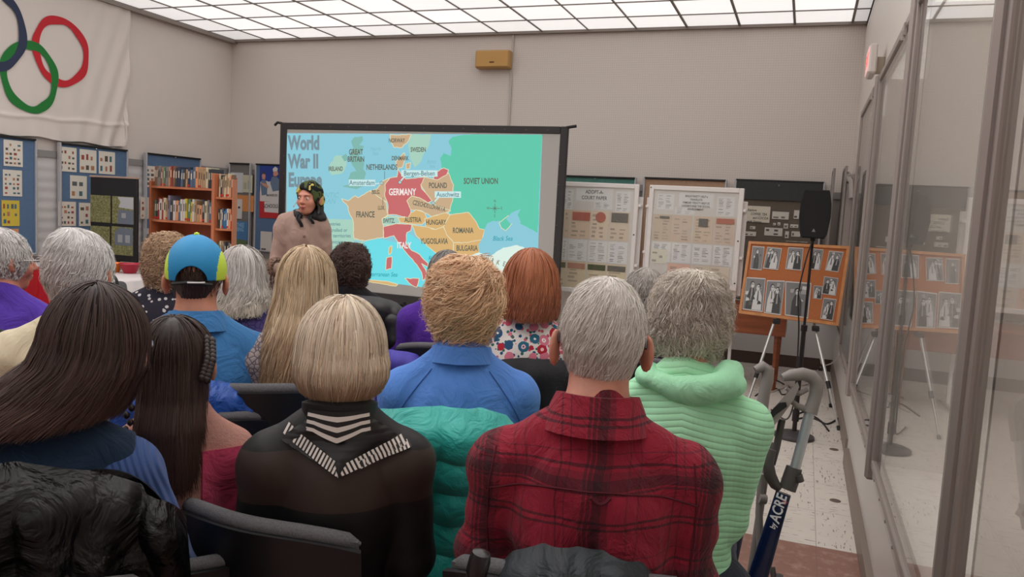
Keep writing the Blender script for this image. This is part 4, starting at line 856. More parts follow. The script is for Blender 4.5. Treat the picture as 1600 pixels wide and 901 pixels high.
def spk(w_, y0, y1, e):
    pl = [(-w_*.70, 0+e), (w_*.70, 0+e), (w_*.86, .03+e), (w_, H*.45), (w_*.98, H*.72), (w_*.86, H-.03-e), (w_*.78, H-e), (-w_*.78, H-e), (-w_*.86, H-.03-e), (-w_*.98, H*.72), (-w_, H*.45), (-w_*.86, .03+e)]
    b = MB(); b.prism(pl, y0, y1, lambda u, v, d: (u, d, v)); return b
t = NT('black_plastic_grained'); t.p.inputs['Base Color'].default_value = (*lin((26, 25, 27)), 1); t.p.inputs['Roughness'].default_value = .55; t.bump(t.noise(600), .15, .001); M_bp = t.m
b = spk(W, -.08, .08, 0)
b.add([(u*.6, .15, H*.5+(v-H*.5)*.85) for u, v in [(-W, 0), (W, 0), (W, H), (-W, H)]], [(0, 1, 2, 3)]); o = b.obj('cabinet', M_bp, ls); fold(o)
o = spk(W*.94, -.095, -.08, .008).obj('grille', mat('speaker_grille', (20, 19, 21), .8, bump=.6, bscale=900), ls); fold(o)
b = MB(); b.prism([(-.013, 0.045), (.013, .045), (0, .068)], 0, .002, lambda u, v, d: (u, -.0955-d, v)); b.prism([(-.005, 0.049), (.005, .049), (0, .058)], 0, .003, lambda u, v, d: (u, -.0955-d, v)); fold(b.obj('triangle_badge', mat('badge_grey', (130, 128, 130), .4), ls))
b = MB(); b.tube([(0, 0, -.02), (0, 0, .02)], .018, 12); b.obj('pole_socket', M_bm, ls)
# cables
def cable(name, pts, rr, m, label, cat='cable'):
    P = [np.array(p, float) for p in pts]; out = []
    for i in range(len(P)-1):
        p0, p1, p2, p3 = P[max(i-1, 0)], P[i], P[i+1], P[min(i+2, len(P)-1)]
        for k in range(8):
            t_ = k/8; out.append(.5*((2*p1)+(-p0+p2)*t_+(2*p0-5*p1+4*p2-p3)*t_**2+(-p0+3*p1-3*p2+p3)*t_**3))
    out.append(P[-1]); b = MB(); b.tube(out, rr, 6); return tag(b.obj(name, m, None, True), label, cat)
M_cab = mat('black_cable', (34, 30, 30), .5); M_wcab = mat('white_cable', (206, 200, 196), .45)
fl = lambda px, py, z=.006: (float(onZ(px, py, z)[0]), float(onZ(px, py, z)[1]), z)
sy = my_-.03
cable('cable', [(mx_+dx_, my_-.02, dz-.02), (mx_+dx_*.95-.03, sy, dz*.9), (mx_+dx_*.8-.06, sy-.01, dz*.72), (mx_+dx_*.6-.035, sy, dz*.55), (mx_+dx_*.3-.02, sy, dz*.3), (mx_-.02, sy, .25), fl(1228, 655, .06), fl(1205, 640)], .006, M_cab, 'black cable hanging down beside the loudspeaker pole')
cable('cable', [fl(1180, 618), fl(1200, 606), fl(1216, 608), fl(1222, 616), fl(1235, 612), fl(1232, 602)], .006, M_cab, 'black cable curling round the wooden table leg on the floor')
cable('cable', [fl(1195, 596), fl(1212, 594), fl(1225, 600)], .006, M_cab, 'short black cable lying behind the wooden table leg')
cable('cable', [fl(1240, 650), fl(1258, 643), fl(1275, 652), fl(1292, 662), fl(1312, 652)], .007, M_cab, 'upper black cable loop right of the round base')
cable('cable', [fl(1243, 655), fl(1262, 652), fl(1282, 658), fl(1295, 673)], .007, M_cab, 'lower black cable end right of the round base')
wo = onX(1316, 553, XR-.02)
cable('cable', [(XR-.03, float(wo[1]), float(wo[2])), fl(1300, 567, .25), fl(1280, 575, .02), fl(1265, 598), fl(1230, 604), fl(1205, 612), fl(1193, 616)], .006, M_wcab, 'white power cable running from the wall outlet across the floor')
r = thing('wall_outlet', 'white electrical outlet low in the right wall corner', 'outlet', (XR-.02, float(wo[1]), float(wo[2])))
b = MB(); b.box((-.006, -.035, -.055), (0, .035, .055), .003); b.obj('cover_plate', mat('outlet_white', (204, 198, 194), .4), r)
b = MB(); b.box((-.03, -.014, -.014), (-.005, .014, .014), .004); b.obj('plug', M_wcab, r)
# opened small case door leaning in the far right corner
r = thing('case_door', 'open grey framed case door in the far right corner', 'door leaf', (XR-.02, 8.35, .62), 0)
for k, (x, y0, y1) in enumerate(((-.18, -.2, .35), (-.09, -.55, .05))):
    b = MB(); b.box((x, y0, 0), (x+.02, y0+.03, 1.45), .003); b.box((x, y1-.03, 0), (x+.02, y1, 1.45), .003); b.box((x, y0+.03, 1.42), (x+.02, y1-.03, 1.45)); b.box((x, y0+.03, 0), (x+.02, y1-.03, .03)); b.box((x+.005, y0+.03, .03), (x+.01, y1-.03, 1.42)); b.obj('leaf_frame', mat('grey_case_metal', (148, 140, 136), .4, .3), r)
b = MB(); b.box((-.07, -.55, .0), (0, -.2, 1.30), .01); b.box((-.07, -.58, 1.30), (0, -.3, 1.38), .01); b.tube([(-.07, -.5, 1.38), (-.03, -.62, 1.30), (-.02, -.7, 1.15)], .025, 8); b.obj('hinge_arm', mat('grey_case_metal', (148, 140, 136), .4, .3), r)
# round metal floor outlets
for px, py, lb in ((1303, 702, 'small round metal floor plate nearer the cork board'), (1305, 782, 'small round metal floor plate nearer the brown tiles')):
    p = onZ(px, py, 0); b = MB(); b.lathe([(.030, 0), (.03, .002), (.024, .004), (.001, .004)], (0, 0, 0), 20); o = b.obj('floor_plate', mat('floor_plate_metal', (120, 108, 100), .4, .6), None); o.location = (float(p[0]), float(p[1]), 0); tag(o, lb, 'floor plate')
# ================================================================ ORGANIC SHAPES: smooth fields meshed into one continuous surface
class Field:
    def __init__(s, lo, hi, h):
        s.lo = np.array(lo, float); s.h = h; s.n = np.ceil((np.array(hi)-s.lo)/h).astype(int)+1
        s.F = np.full(s.n, .2, np.float32); s.ax = [(s.lo[i]+h*np.arange(s.n[i])).astype(np.float32) for i in range(3)]
    def block(s, lo, hi, m):
        a = np.clip(np.floor((np.array(lo)-m-s.lo)/s.h).astype(int), 0, s.n); b = np.clip(np.ceil((np.array(hi)+m-s.lo)/s.h).astype(int)+1, 0, s.n)
        sl = tuple(slice(a[i], b[i]) for i in range(3)); X = s.ax[0][sl[0]][:, None, None]; Y = s.ax[1][sl[1]][None, :, None]; Z = s.ax[2][sl[2]][None, None, :]
        return sl, X, Y, Z
    def merge(s, sl, d, k, op):
        A = s.F[sl]
        if A.size == 0: return
        if op == 'u': h = np.clip(.5+.5*(A-d)/k, 0, 1); s.F[sl] = A+(d-A)*h-k*h*(1-h)
        else: h = np.clip(.5-.5*(A+d)/k, 0, 1); s.F[sl] = A+(-d-A)*h+k*h*(1-h)
    def ell(s, c, r, k=.02, op='u', R=None):
        c = np.array(c, float); r = np.array(r, float); e = r if R is None else np.full(3, r.max())
        sl, X, Y, Z = s.block(c-e, c+e, k+.02); x, y, z = X-c[0], Y-c[1], Z-c[2]
        if R is not None: x, y, z = (R[0][i]*x+R[1][i]*y+R[2][i]*z for i in range(3))
        k0 = np.sqrt((x/r[0])**2+(y/r[1])**2+(z/r[2])**2)+1e-6; k1 = np.sqrt((x/r[0]**2)**2+(y/r[1]**2)**2+(z/r[2]**2)**2)+1e-6
        s.merge(sl, k0*(k0-1)/k1, k, op)
    def cone(s, a, b, ra, rb, k=.02, op='u'):
        a = np.array(a, float); b = np.array(b, float); rm = max(ra, rb); sl, X, Y, Z = s.block(np.minimum(a, b)-rm, np.maximum(a, b)+rm, k+.02)
        d = b-a; L = (d**2).sum()+1e-9; x, y, z = X-a[0], Y-a[1], Z-a[2]; t_ = np.clip((x*d[0]+y*d[1]+z*d[2])/L, 0, 1)
        s.merge(sl, np.sqrt((x-t_*d[0])**2+(y-t_*d[1])**2+(z-t_*d[2])**2)-(ra+(rb-ra)*t_), k, op)
    def displace(s, fn, band=.04):
        m_ = np.abs(s.F) < band; I = np.nonzero(m_); P = [s.ax[i][I[i]] for i in range(3)]; s.F[m_] += fn(*P).astype(np.float32)
    def mesh(s):
        F = s.F; ins = F < 0; nx, ny, nz = F.shape
        cnt = np.zeros((nx-1, ny-1, nz-1), np.uint8)
        for i in (0, 1):
            for j in (0, 1):
                for k in (0, 1): cnt += ins[i:nx-1+i, j:ny-1+j, k:nz-1+k]
        act = (cnt > 0) & (cnt < 8); idx = np.full(act.shape, -1, np.int64); cells = np.argwhere(act); idx[act] = np.arange(len(cells))
        acc = np.zeros((len(cells), 3)); num = np.zeros(len(cells)); cx, cy, cz = cells.T
        for ax in range(3):
            o1, o2 = [q for q in range(3) if q != ax]
            for p in (0, 1):
                for q in (0, 1):
                    a = [0, 0, 0]; a[o1] = p; a[o2] = q; b = list(a); b[ax] = 1
                    fa = F[cx+a[0], cy+a[1], cz+a[2]]; fb = F[cx+b[0], cy+b[1], cz+b[2]]; m_ = (fa < 0) != (fb < 0); t_ = np.where(m_, fa/(fa-fb+1e-12), 0)
                    P = np.zeros((len(cells), 3)); P[:, ax] = t_; P[:, o1] = p; P[:, o2] = q; acc += P*m_[:, None]; num += m_
        V = s.lo+s.h*(cells+acc/num[:, None]); Q = []
        for ax in range(3):
            o1, o2 = (ax+1) % 3, (ax+2) % 3; sa = [slice(None)]*3; sb = [slice(None)]*3; sa[ax] = slice(0, -1); sb[ax] = slice(1, None)
            for o in (o1, o2): sa[o] = slice(1, -1); sb[o] = slice(1, -1)
            A, B = ins[tuple(sa)], ins[tuple(sb)]
            for cond, fl in ((A & ~B, False), (~A & B, True)):
                E_ = np.argwhere(cond)
                if len(E_) == 0: continue
                E_[:, o1] += 1; E_[:, o2] += 1; c = []
                for d1, d2 in ((0, 0), (-1, 0), (-1, -1), (0, -1)):
                    q = E_.copy(); q[:, o1] += d1; q[:, o2] += d2; c.append(idx[q[:, 0], q[:, 1], q[:, 2]])
                c = np.stack(c, 1); Q.append(c[:, ::-1] if fl else c)
        return V, np.concatenate(Q)[:, ::-1][:, ::-1]
    def sample(s, x, y, z):
        i = [np.clip(((v-s.lo[a])/s.h).astype(int), 0, s.n[a]-1) for a, v in enumerate((np.asarray(x), np.asarray(y), np.asarray(z)))]; return s.F[i[0], i[1], i[2]]
    def back_y(s, x, z):
        ys_ = [s._by(x+a*s.h, z+c*s.h) for a in (-1.5, 0, 1.5) for c in (-1.5, 0, 1.5)]; ys_ = [v for v in ys_ if v is not None]; return sum(ys_)/len(ys_) if ys_ else None
    def _by(s, x, z):
        """y of the surface met coming from behind (-y)"""
        ix = int(round((x-s.lo[0])/s.h)); iz = int(round((z-s.lo[2])/s.h)); ix = min(max(ix, 0), s.n[0]-1); iz = min(max(iz, 0), s.n[2]-1); c = s.F[ix, :, iz]; w_ = np.nonzero(c < 0)[0]
        if len(w_) == 0: return None
        j = w_[0]; return float(s.ax[1][j]-s.h*(-c[j])/(c[j-1]-c[j]+1e-9)) if j else float(s.ax[1][0])
def fmesh(name, fld, material, parent): V, Q = fld.mesh(); return link_mesh(name, V, Q, material, parent, True)
def rotm(yaw=0, pitch=0, roll=0):
    m_ = Matrix.Rotation(yaw, 3, 'Z') @ Matrix.Rotation(pitch, 3, 'X') @ Matrix.Rotation(roll, 3, 'Y'); return np.array(m_)
SKIN = {}
def skin(rgb):
    if rgb in SKIN: return SKIN[rgb]
    t = NT('skin'); c = lin(rgb); t.l(t.ramp(t.noise(22, 4), [(.3, tuple(v*.86 for v in c)), (.7, tuple(min(1, v*1.1) for v in c))]), t.p.inputs['Base Color'])
    t.p.inputs['Roughness'].default_value = .48; t.p.inputs['Subsurface Weight'].default_value = .12; t.p.inputs['Subsurface Radius'].default_value = (.01, .004, .002); t.bump(t.noise(160, 3), .12, .002); SKIN[rgb] = t.m; return t.m
# head: local frame, +Y where the face looks, origin at the level of the eyes' axis between the ears
def add_head(f, c, R, s, ear=1.0, h=.007):
    W = lambda x, y, z: c+R@(np.array([x, y, z])*s); k = .012*s
    f.ell(W(0, -.012, .03), np.array([.076, .095, .083])*s, k, R=R); f.ell(W(0, .03, -.03), np.array([.060, .066, .082])*s, .02, R=R)
    f.ell(W(0, .050, -.088), np.array([.034, .034, .026])*s, .02, R=R); f.ell(W(0, .078, .022), np.array([.050, .018, .014])*s, .012, R=R)
    for q in (-1, 1):
        f.ell(W(q*.040, .062, -.03), np.array([.024, .024, .026])*s, .015, R=R); f.ell(W(q*.031, .100, -.002), np.array([.017, .014, .013])*s, .008, 'd', R=R)
        f.ell(W(q*.031, .080, -.002), np.array([.0135, .0125, .0125])*s, .004, R=R)
        E = R@rotm(q*.45, 0, 0); f.ell(W(q*(.083+.006*(ear > 1)), -.010, -.006-.10*(ear-1)), np.array([.0085, .019*ear, .033*ear])*s, .005, R=E); f.ell(W(q*(.082+.006*(ear > 1)), .006, -.002-.10*(ear-1)), np.array([.012, .010, .016])*s, .004, 'd', R=E)
        f.ell(W(q*.014, .100, -.032), np.array([.008, .009, .007])*s, .006, R=R)
    f.cone(W(0, .090, .006), W(0, .113, -.028), .008*s, .0115*s, .010); f.ell(W(0, .093, -.058), np.array([.024, .011, .007])*s, .005, R=R); f.ell(W(0, .090, -.069), np.array([.020, .011, .007])*s, .005, R=R); f.ell(W(0, .108, -.0635), np.array([.022, .008, .0022])*s, .003, 'd', R=R)
def hand(f, wr, d, up, s=1.0, curl=.5, spread=.012, side=1):
    """palm, five fingers of different length; d = forearm direction, up = back of the hand"""
    d = d/np.linalg.norm(d); up = up-d*np.dot(up, d); up /= np.linalg.norm(up); x = np.cross(d, up)*side
    pc = wr+d*.045*s; R = np.stack([x, d, up], 1); f.ell(pc, np.array([.040, .050, .016])*s, .012, R=R); f.cone(wr-d*.02, wr+d*.02, .024*s, .024*s, .015)
    for i, (o, L) in enumerate(((-.030, .062), (-.010, .074), (.010, .078), (.030, .068))):
        b_ = wr+(d*.080+x*o)*s; a = curl
        p = b_; rad = .0085*s
        for j, fr in enumerate((.42, .32, .26)):
            dd = d*math.cos(a)-up*math.sin(a)+x*(o*1.2); q = p+dd/np.linalg.norm(dd)*L*fr*s; f.cone(p, q, rad, rad*.93, .004); p = q; rad *= .93; a += curl*.8
    p = wr+(d*.022+x*.030)*s; q = p+(d*.028+x*.024-up*.012)*s; f.cone(p, q, .012*s, .010*s, .008); f.cone(q, q+(d*.030+x*.004-up*.010)*s, .010*s, .0085*s, .004)
def wr_fn(seed, amp, freq=(14, 9, 11), extra=None):
    r = random.Random(seed); ph = [r.random()*6.28 for _ in range(14)]
    def fn(x, y, z):
        w1 = np.sin(x*freq[0]*.6+z*freq[2]*.5+ph[0])*1.3; w2 = np.sin(z*freq[2]*.7-x*freq[0]*.4+ph[1])*1.2
        d = amp*(np.sin(z*freq[2]*1.7+x*freq[0]*1.1+w1+ph[2])*.5+np.sin(x*freq[0]*2.1-z*freq[2]*.9+w2+ph[3])*.4+np.sin(z*freq[2]*3.9+x*freq[0]*2.2*np.sin(z*3+ph[4])+w1*2)*.22+np.sin(y*freq[1]*2+z*freq[2]*1.3+ph[5])*.25)
        u_ = x*freq[0]*3.1+z*freq[2]*2.3+1.6*np.sin(z*freq[2]*1.4+ph[9])+1.2*np.sin(x*freq[0]*1.8+ph[10]); d = d+amp*.22*np.abs(np.sin(u_))+amp*.18*np.sin(x*freq[0]*5.3-z*freq[2]*3.7+2*np.sin(z*freq[2]+ph[11]))
        return d if extra is None else d+extra(x, y, z)
    return fn
# ---------------------------------------------------------------- hair: a shell over the skull and locks of strands lying on it
def hair_mat():
    if 'hair' in MC: return MC['hair']
    t = NT('hair_strands'); a = t.n('VertexColor', layer_name='hc'); t.l(a.outputs[0], t.p.inputs['Base Color']); t.p.inputs['Roughness'].default_value = .42; t.p.inputs['Specular IOR Level'].default_value = .35
    MC['hair'] = t.m; return t.m
def hair(parent, H, s, seed, col, tip=None, front=.62, side=1.05, back=1.9, rx=.087, ryf=.100, ryb=.108, rz=.112, crown=(0, -.03), prof=((0, 1, 1), (.1, .9, .8)), yadd=((0, 0),),
         n=4200, w_=.0022, length=None, lift=.05, wave=.0, wfreq=9, curl=0, clump=.6, nc=260, steps=11, drift=0, base=None, jit=.10, start=.75, part=None, xadd=((0, 0),), name='hair', sweep=0, front_w=1.15, light=None, zoff=0, var=.16, asym=0):
    g = np.random.default_rng(seed); prof = np.array(prof, float); yadd = np.array(yadd, float); xadd = np.array(xadd, float); c0 = H[0]; R = H[1]
    def emax(phi):
        a = np.abs((phi+PI) % (2*PI)-PI)      # 0 front .. pi back
        e = np.interp(a, [0, front_w*.75, front_w*1.25, PI*.62, PI*.8, PI], [front, front+.03, side, side+(back-side)*.35, back*.97+side*.03, back]); return e+asym*np.sin(phi)*np.clip(a-1, 0, 1)
    def shell(e, phi, rs=1.0):
        u = np.clip(e, 0, 1)*PI/2; drop = np.clip(e-1, 0, 9)*.1; sx = np.interp(drop, prof[:, 0], prof[:, 1]); sb = np.interp(drop, prof[:, 0], prof[:, 2]); ya = np.interp(drop, yadd[:, 0], yadd[:, 1])
        cph, sph = np.cos(phi), np.sin(phi); su = np.sin(u); ry = np.where(cph > 0, ryf, ryb); syc = np.where(cph > 0, sx, sb)
        return np.stack([rx*rs*su*sph*sx+crown[0]*(1-su)+np.interp(drop, xadd[:, 0], xadd[:, 1]), ry*rs*su*cph*syc+crown[1]*(1-su)+ya*np.clip(.3-cph, 0, 1)/1.3-.01, rz*rs*np.cos(u)-drop+.018+zoff], -1)
    # underlay
    NU, NV = 72, 34; ph = np.linspace(-PI, PI, NU+1)[None, :]; tt = np.linspace(.0, 1, NV+1)[:, None]; em = emax(ph)*.985; E_ = tt*em; Pn = shell(E_, ph+0*tt, .955)
    nz_ = .0025*np.sin(ph*37+np.sin(tt*9)*2)+.002*np.sin(ph*71+tt*3); Pn = Pn*(1+nz_[..., None]*np.minimum(tt*3, 1)[..., None]*6)
    V1 = Pn.reshape(-1, 3); q = np.arange(NV)[:, None]*(NU+1)+np.arange(NU)[None, :]; F1 = np.stack([q, q+NU+1, q+NU+2, q+1], -1).reshape(-1, 4)
    inn = (Pn*.93).reshape(-1, 3); F1b = F1[:, ::-1]+len(V1); rim = NV*(NU+1)+np.arange(NU); F1c = np.stack([rim, rim+len(V1), rim+1+len(V1), rim+1], -1)
    V0 = np.vstack([V1, inn]); F0 = np.vstack([F1, F1b, F1c])
    # strands
    pc = g.uniform(-PI, PI, nc); sc = np.sqrt(g.uniform(0, 1, nc))*start; ci = g.integers(0, nc, n); wc = g.uniform(0, 2*PI, (nc, 3))
    t_ = np.linspace(0, 1, steps)[None, :]; sp = 1.6/np.sqrt(nc)*3
    p0 = pc[ci]+g.normal(0, sp*.6, n); ef = emax(p0); e0 = np.clip(sc[ci]+g.normal(0, .07, n), .01, None)
    full = length is None
    if full: e0 = np.minimum(e0, .6)*ef*.9; e1 = ef*g.uniform(1-jit, 1.0+jit*.3, n)
    else: e0 = np.clip(g.uniform(0, 1, n)**.8, .01, 1)*ef*.96; e1 = np.minimum(e0+length/.15*g.uniform(.7, 1.25, n), ef*g.uniform(.97, 1.06, n))
    if part is not None: # combed aside from a parting line: start points lie along it
        pass
    if not full: p0 = g.uniform(-PI, PI, n); ci = (np.floor((p0+PI)/(2*PI)*np.sqrt(nc)*1.3)*17+np.floor(e0*np.sqrt(nc)*.8)*5).astype(int) % nc
    pcn = pc[ci] if full else p0
    phi = p0[:, None]*(1-clump*t_)+pcn[:, None]*clump*t_ + (drift*t_ + sweep*t_*np.sin(p0)[:, None]) + g.normal(0, .03, n)[:, None]*t_
    E2 = e0[:, None]+(e1-e0)[:, None]*t_; layer = g.uniform(.955, 1.01, n)[:, None]
    ls_ = g.uniform(0, 1, n)[:, None]; rs = layer+lift*ls_*t_**1.5*(.6+.8*g.random(nc)[ci][:, None]); P = shell(E2, phi, rs)
    if part is not None:
        m_ = np.clip(1-E2*2.2, 0, 1); P[..., 2] -= .004*np.exp(-((P[..., 0]-part)/.004)**2)*m_
    if wave or curl:
        a = wc[ci][:, 0][:, None]+g.normal(0, .25, n)[:, None]; b_ = wc[ci][:, 1][:, None]; am = (wave+curl)*np.clip(t_*2.2, 0, 1)*(.6+.8*g.random(nc)[ci][:, None])
        P[..., 0] += am*np.sin(wfreq*t_*(.8+.5*g.random(nc)[ci][:, None])+a); P[..., 2] += .7*am*np.sin(wfreq*t_+b_) ; P[..., 1] += am*.8*np.cos(wfreq*t_+a)
    P += g.normal(0, .0012, (n, 1, 3))*t_[..., None]
    T = np.gradient(P, axis=1); T /= np.linalg.norm(T, axis=2, keepdims=True)+1e-9; O = P-np.array([0, -.01, 0]); O[..., 2] = np.where(P[..., 2] < 0, 0, O[..., 2]); O /= np.linalg.norm(O, axis=2, keepdims=True)+1e-9
    B_ = np.cross(T, O); B_ /= np.linalg.norm(B_, axis=2, keepdims=True)+1e-9; O2 = np.cross(B_, T); ang = g.normal(0, .45, n)[:, None, None]; Bv = B_*np.cos(ang)+O2*np.sin(ang)
    ww = w_*(.6+.8*g.random(n))[:, None, None]*np.clip(1.25-t_, .25, 1)[..., None]; A = P-Bv*ww/2; D = P+Bv*ww/2; M_ = P+O2*ww*.22
    V2 = np.stack([A, M_, D], 2).reshape(-1, 3); bi = (np.arange(n)[:, None]*steps*3+np.arange(steps-1)[None, :]*3)
    F2 = np.concatenate([np.stack([bi+k, bi+k+1, bi+k+4, bi+k+3], -1).reshape(-1, 4) for k in (0, 1)])+len(V0)
    V = np.vstack([V0, V2]); V = c0+(V*s)@R.T; Fc = np.vstack([F0, F2])
    o = link_mesh(name, V, Fc, hair_mat(), parent, True)
    cl = np.array(lin(col))*1.15; tp = np.array(lin(tip)) if tip else cl; bs = (np.array(lin(base))*.6+cl*.5) if base else cl*.75; lt = np.array(lin(light)) if light else cl*1.25
    rv = g.random(nc)[ci]*.6+g.random(n)*.4; C1 = (cl*(1-rv[:, None])+(lt)*rv[:, None])[:, None, :]; C2 = tp*(.8+.4*rv[:, None, None]); k_ = np.clip(t_*1.3-.25, 0, 1)[..., None]; CS_ = C1*(1-k_)+C2*k_ if tip else C1+0*k_
    CS_ = CS_*(1+g.normal(0, var, (n, 1, 1))); CS_ = np.clip(np.repeat(CS_[:, :, None, :], 3, 2).reshape(-1, 3), .002, 1)
    C0_ = np.tile(bs, (len(V0), 1)); Ca = np.hstack([np.vstack([C0_, CS_]), np.ones((len(V), 1))]).astype(np.float32)
    at = o.data.color_attributes.new('hc', 'FLOAT_COLOR', 'POINT'); at.data.foreach_set('color', Ca.ravel()); return o, shell
def rings(parent, name, material, prof, c, rx, ry, drop_front=.03, n=56, gap=0, back=0, tiltx=0, wob=0, smooth=True, closed=True):
    """a collar: closed profile [(dr,dz)...] swept round the neck"""
    b = MB(); V = []; m_ = len(prof); a0 = PI/2+gap; a1 = PI/2+2*PI-gap
    for i in range(n+1):
        a = a0+(a1-a0)*i/n; fr = (1+math.sin(a))/2
        for dr, dz in prof:
            k = 1+wob*math.sin(a*5); V.append((c[0]+math.cos(a)*(rx+dr*k)+tiltx*dz, c[1]+math.sin(a)*(ry+dr*k), c[2]+dz-drop_front*fr**1.5+back*(1-fr)*dr*6))
    Fc = [(i*m_+j, i*m_+(j+1) % m_, (i+1)*m_+(j+1) % m_, (i+1)*m_+j) for i in range(n) for j in range(m_)]
    if gap: Fc += [tuple(range(m_-1, -1, -1)), tuple(n*m_+j for j in range(m_))]
    b.add(V, Fc); o = b.obj(name, material, parent, smooth); return fold(o)
def cloth(name_, rgb, bump=.25, scale=350, rough=.85, var=.05, sheen=.25, kind=None):
    if name_ in MC: return MC[name_]
    t = NT(name_); c = lin(rgb); t.p.inputs['Roughness'].default_value = rough; t.p.inputs['Sheen Weight'].default_value = sheen*.4; t.p.inputs['Specular IOR Level'].default_value = .2
    c = tuple(min(.85, v*1.3) for v in c); base = t.ramp(t.noise(6, 3), [(.3, tuple(v*(1-var) for v in c)), (.7, tuple(min(1, v*(1+var)) for v in c))]); x_, y_, z_ = t.xyz()
    if kind == 'rib': t.bump(t.math('SINE', t.math('MULTIPLY', t.math('ADD', x_, t.math('MULTIPLY', z_, .35)), 560)), .6, .004)
    elif kind == 'quiltstripe':
        a = t.math('ABSOLUTE', t.math('SINE', t.math('MULTIPLY', t.math('ADD', z_, t.math('MULTIPLY', t.math('ABSOLUTE', x_), .22)), 205))); st_ = t.math('POWER', a, .5)
        q = t.math('ABSOLUTE', t.math('SINE', t.math('MULTIPLY', x_, 260))); t.bump(t.math('ADD', st_, t.math('MULTIPLY', q, .12)), .5, .005)
        base = t.mix(t.math('LESS_THAN', a, .22), base, tuple(v*.9 for v in c))
    elif kind == 'fleece': t.bump(t.noise(130, 5, rough=.8), 1.0, .012)
    else:
        h1 = t.noise(11, 4, t.scaled((1, 1, .7)), .55, 1.6); h2 = t.noise(scale, 3); t.bump(t.math('ADD', t.math('MULTIPLY', h1, 1.0), t.math('MULTIPLY', h2, bump*.12)), .55, .022)
    t.l(base, t.p.inputs['Base Color']); MC[name_] = t.m; return t.m
def plaid():
    t = NT('red_black_plaid'); x_, y_, z_ = t.xyz(); w1 = t.math('MULTIPLY', t.math('SUBTRACT', t.noise(7, 2), .5), .03)
    def stripes(v, per, ph, stops): return t.ramp(t.math('FRACT', t.math('ADD', t.math('DIVIDE', t.math('ADD', v, w1), per), ph)), stops, True)
    D, Mi, Lo = .06, .30, .85
    vs = stripes(x_, .215, .46, [(0, .9), (.16, .45), (.175, .9), (.235, .5), (.25, .9), (.38, .42), (.41, .9), (.425, .35), (.455, .75), (.47, .28), (.56, .55), (.62, .9), (.76, .6), (.775, .9), (.85, .6), (.865, .9)])
    hs = stripes(z_, .185, .18, [(0, .9), (.20, .3), (.23, .9), (.27, .3), (.30, .9), (.56, .35), (.585, .75), (.60, .30), (.70, .6), (.76, .9), (.79, .3), (.82, .9), (.92, .55), (.935, .9)])
    both = t.mix(1.0, vs, hs, 'MULTIPLY'); red = lin((160, 24, 52)); col = t.mix(both, lin((22, 14, 22)), red)
    t.l(col, t.p.inputs['Base Color']); t.p.inputs['Roughness'].default_value = .9; t.p.inputs['Sheen Weight'].default_value = .06; t.bump(t.math('ADD', t.noise(10, 5, t.scaled((1, 1, .6)), .6, 2.0), t.math('MULTIPLY', t.noise(420, 2), .03)), .75, .03); return t.m
def pattern(name_, base, kind, cols):
    t = NT(name_); v = t.n('TexVoronoi', feature='F1', _Scale=kind[1]); v.inputs['Randomness'].default_value = kind[2]; t.l(t.co(), v.inputs['Vector']); wn = t.xyz(v.outputs['Color'])
    v2 = t.n('TexVoronoi', feature='F1', _Scale=kind[1]*2.3); t.l(t.co(), v2.inputs['Vector']); d = v.outputs['Distance']; d2 = v2.outputs['Distance']; wob = t.math('ADD', d, t.math('MULTIPLY', t.math('SUBTRACT', t.noise(kind[1]*4, 1), .5), .12))
    if kind[0] == 'flower':
        outer = t.ramp(wn[0], [(i/len(cols), lin(c)) for i, c in enumerate(cols)], True); inner = t.ramp(wn[1], [(0, lin((240, 190, 196))), (.4, lin((160, 30, 50))), (.7, lin((236, 232, 226)))], True)
        small = t.mix(t.math('LESS_THAN', d2, .36), lin(base), t.ramp(t.xyz(v2.outputs['Color'])[2], [(0, lin((54, 106, 96))), (.4, lin((36, 84, 120))), (.7, lin((202, 90, 110)))], True))
        c1 = t.mix(t.math('LESS_THAN', wob, .52), small, outer); c1 = t.mix(t.math('LESS_THAN', wob, .22), c1, inner); c1 = t.mix(t.math('LESS_THAN', wob, .10), c1, outer); col = c1
    elif kind[0] == 'dots': col = t.mix(t.math('LESS_THAN', wob, kind[3]), lin(base), lin(cols[0]))
    elif kind[0] == 'lace':
        v3 = t.n('TexVoronoi', feature='DISTANCE_TO_EDGE', _Scale=kind[1]); t.l(t.co(), v3.inputs['Vector']); col = t.mix(t.math('LESS_THAN', v3.outputs['Distance'], .09), lin(base), lin(cols[0])); t.bump(v3.outputs['Distance'], .5, .004)
    elif kind[0] == 'camo': col = t.ramp(t.noise(kind[1], 2, dist=.6), [(i/len(cols), lin(c)) for i, c in enumerate(cols)], True)
    elif kind[0] == 'leopard': col = t.mix(t.math('MULTIPLY', t.math('LESS_THAN', wob, .42), t.math('GREATER_THAN', wob, .2)), lin(base), lin(cols[0]))
    t.l(col, t.p.inputs['Base Color']); t.p.inputs['Roughness'].default_value = .85; t.p.inputs['Specular IOR Level'].default_value = .2; return t.m
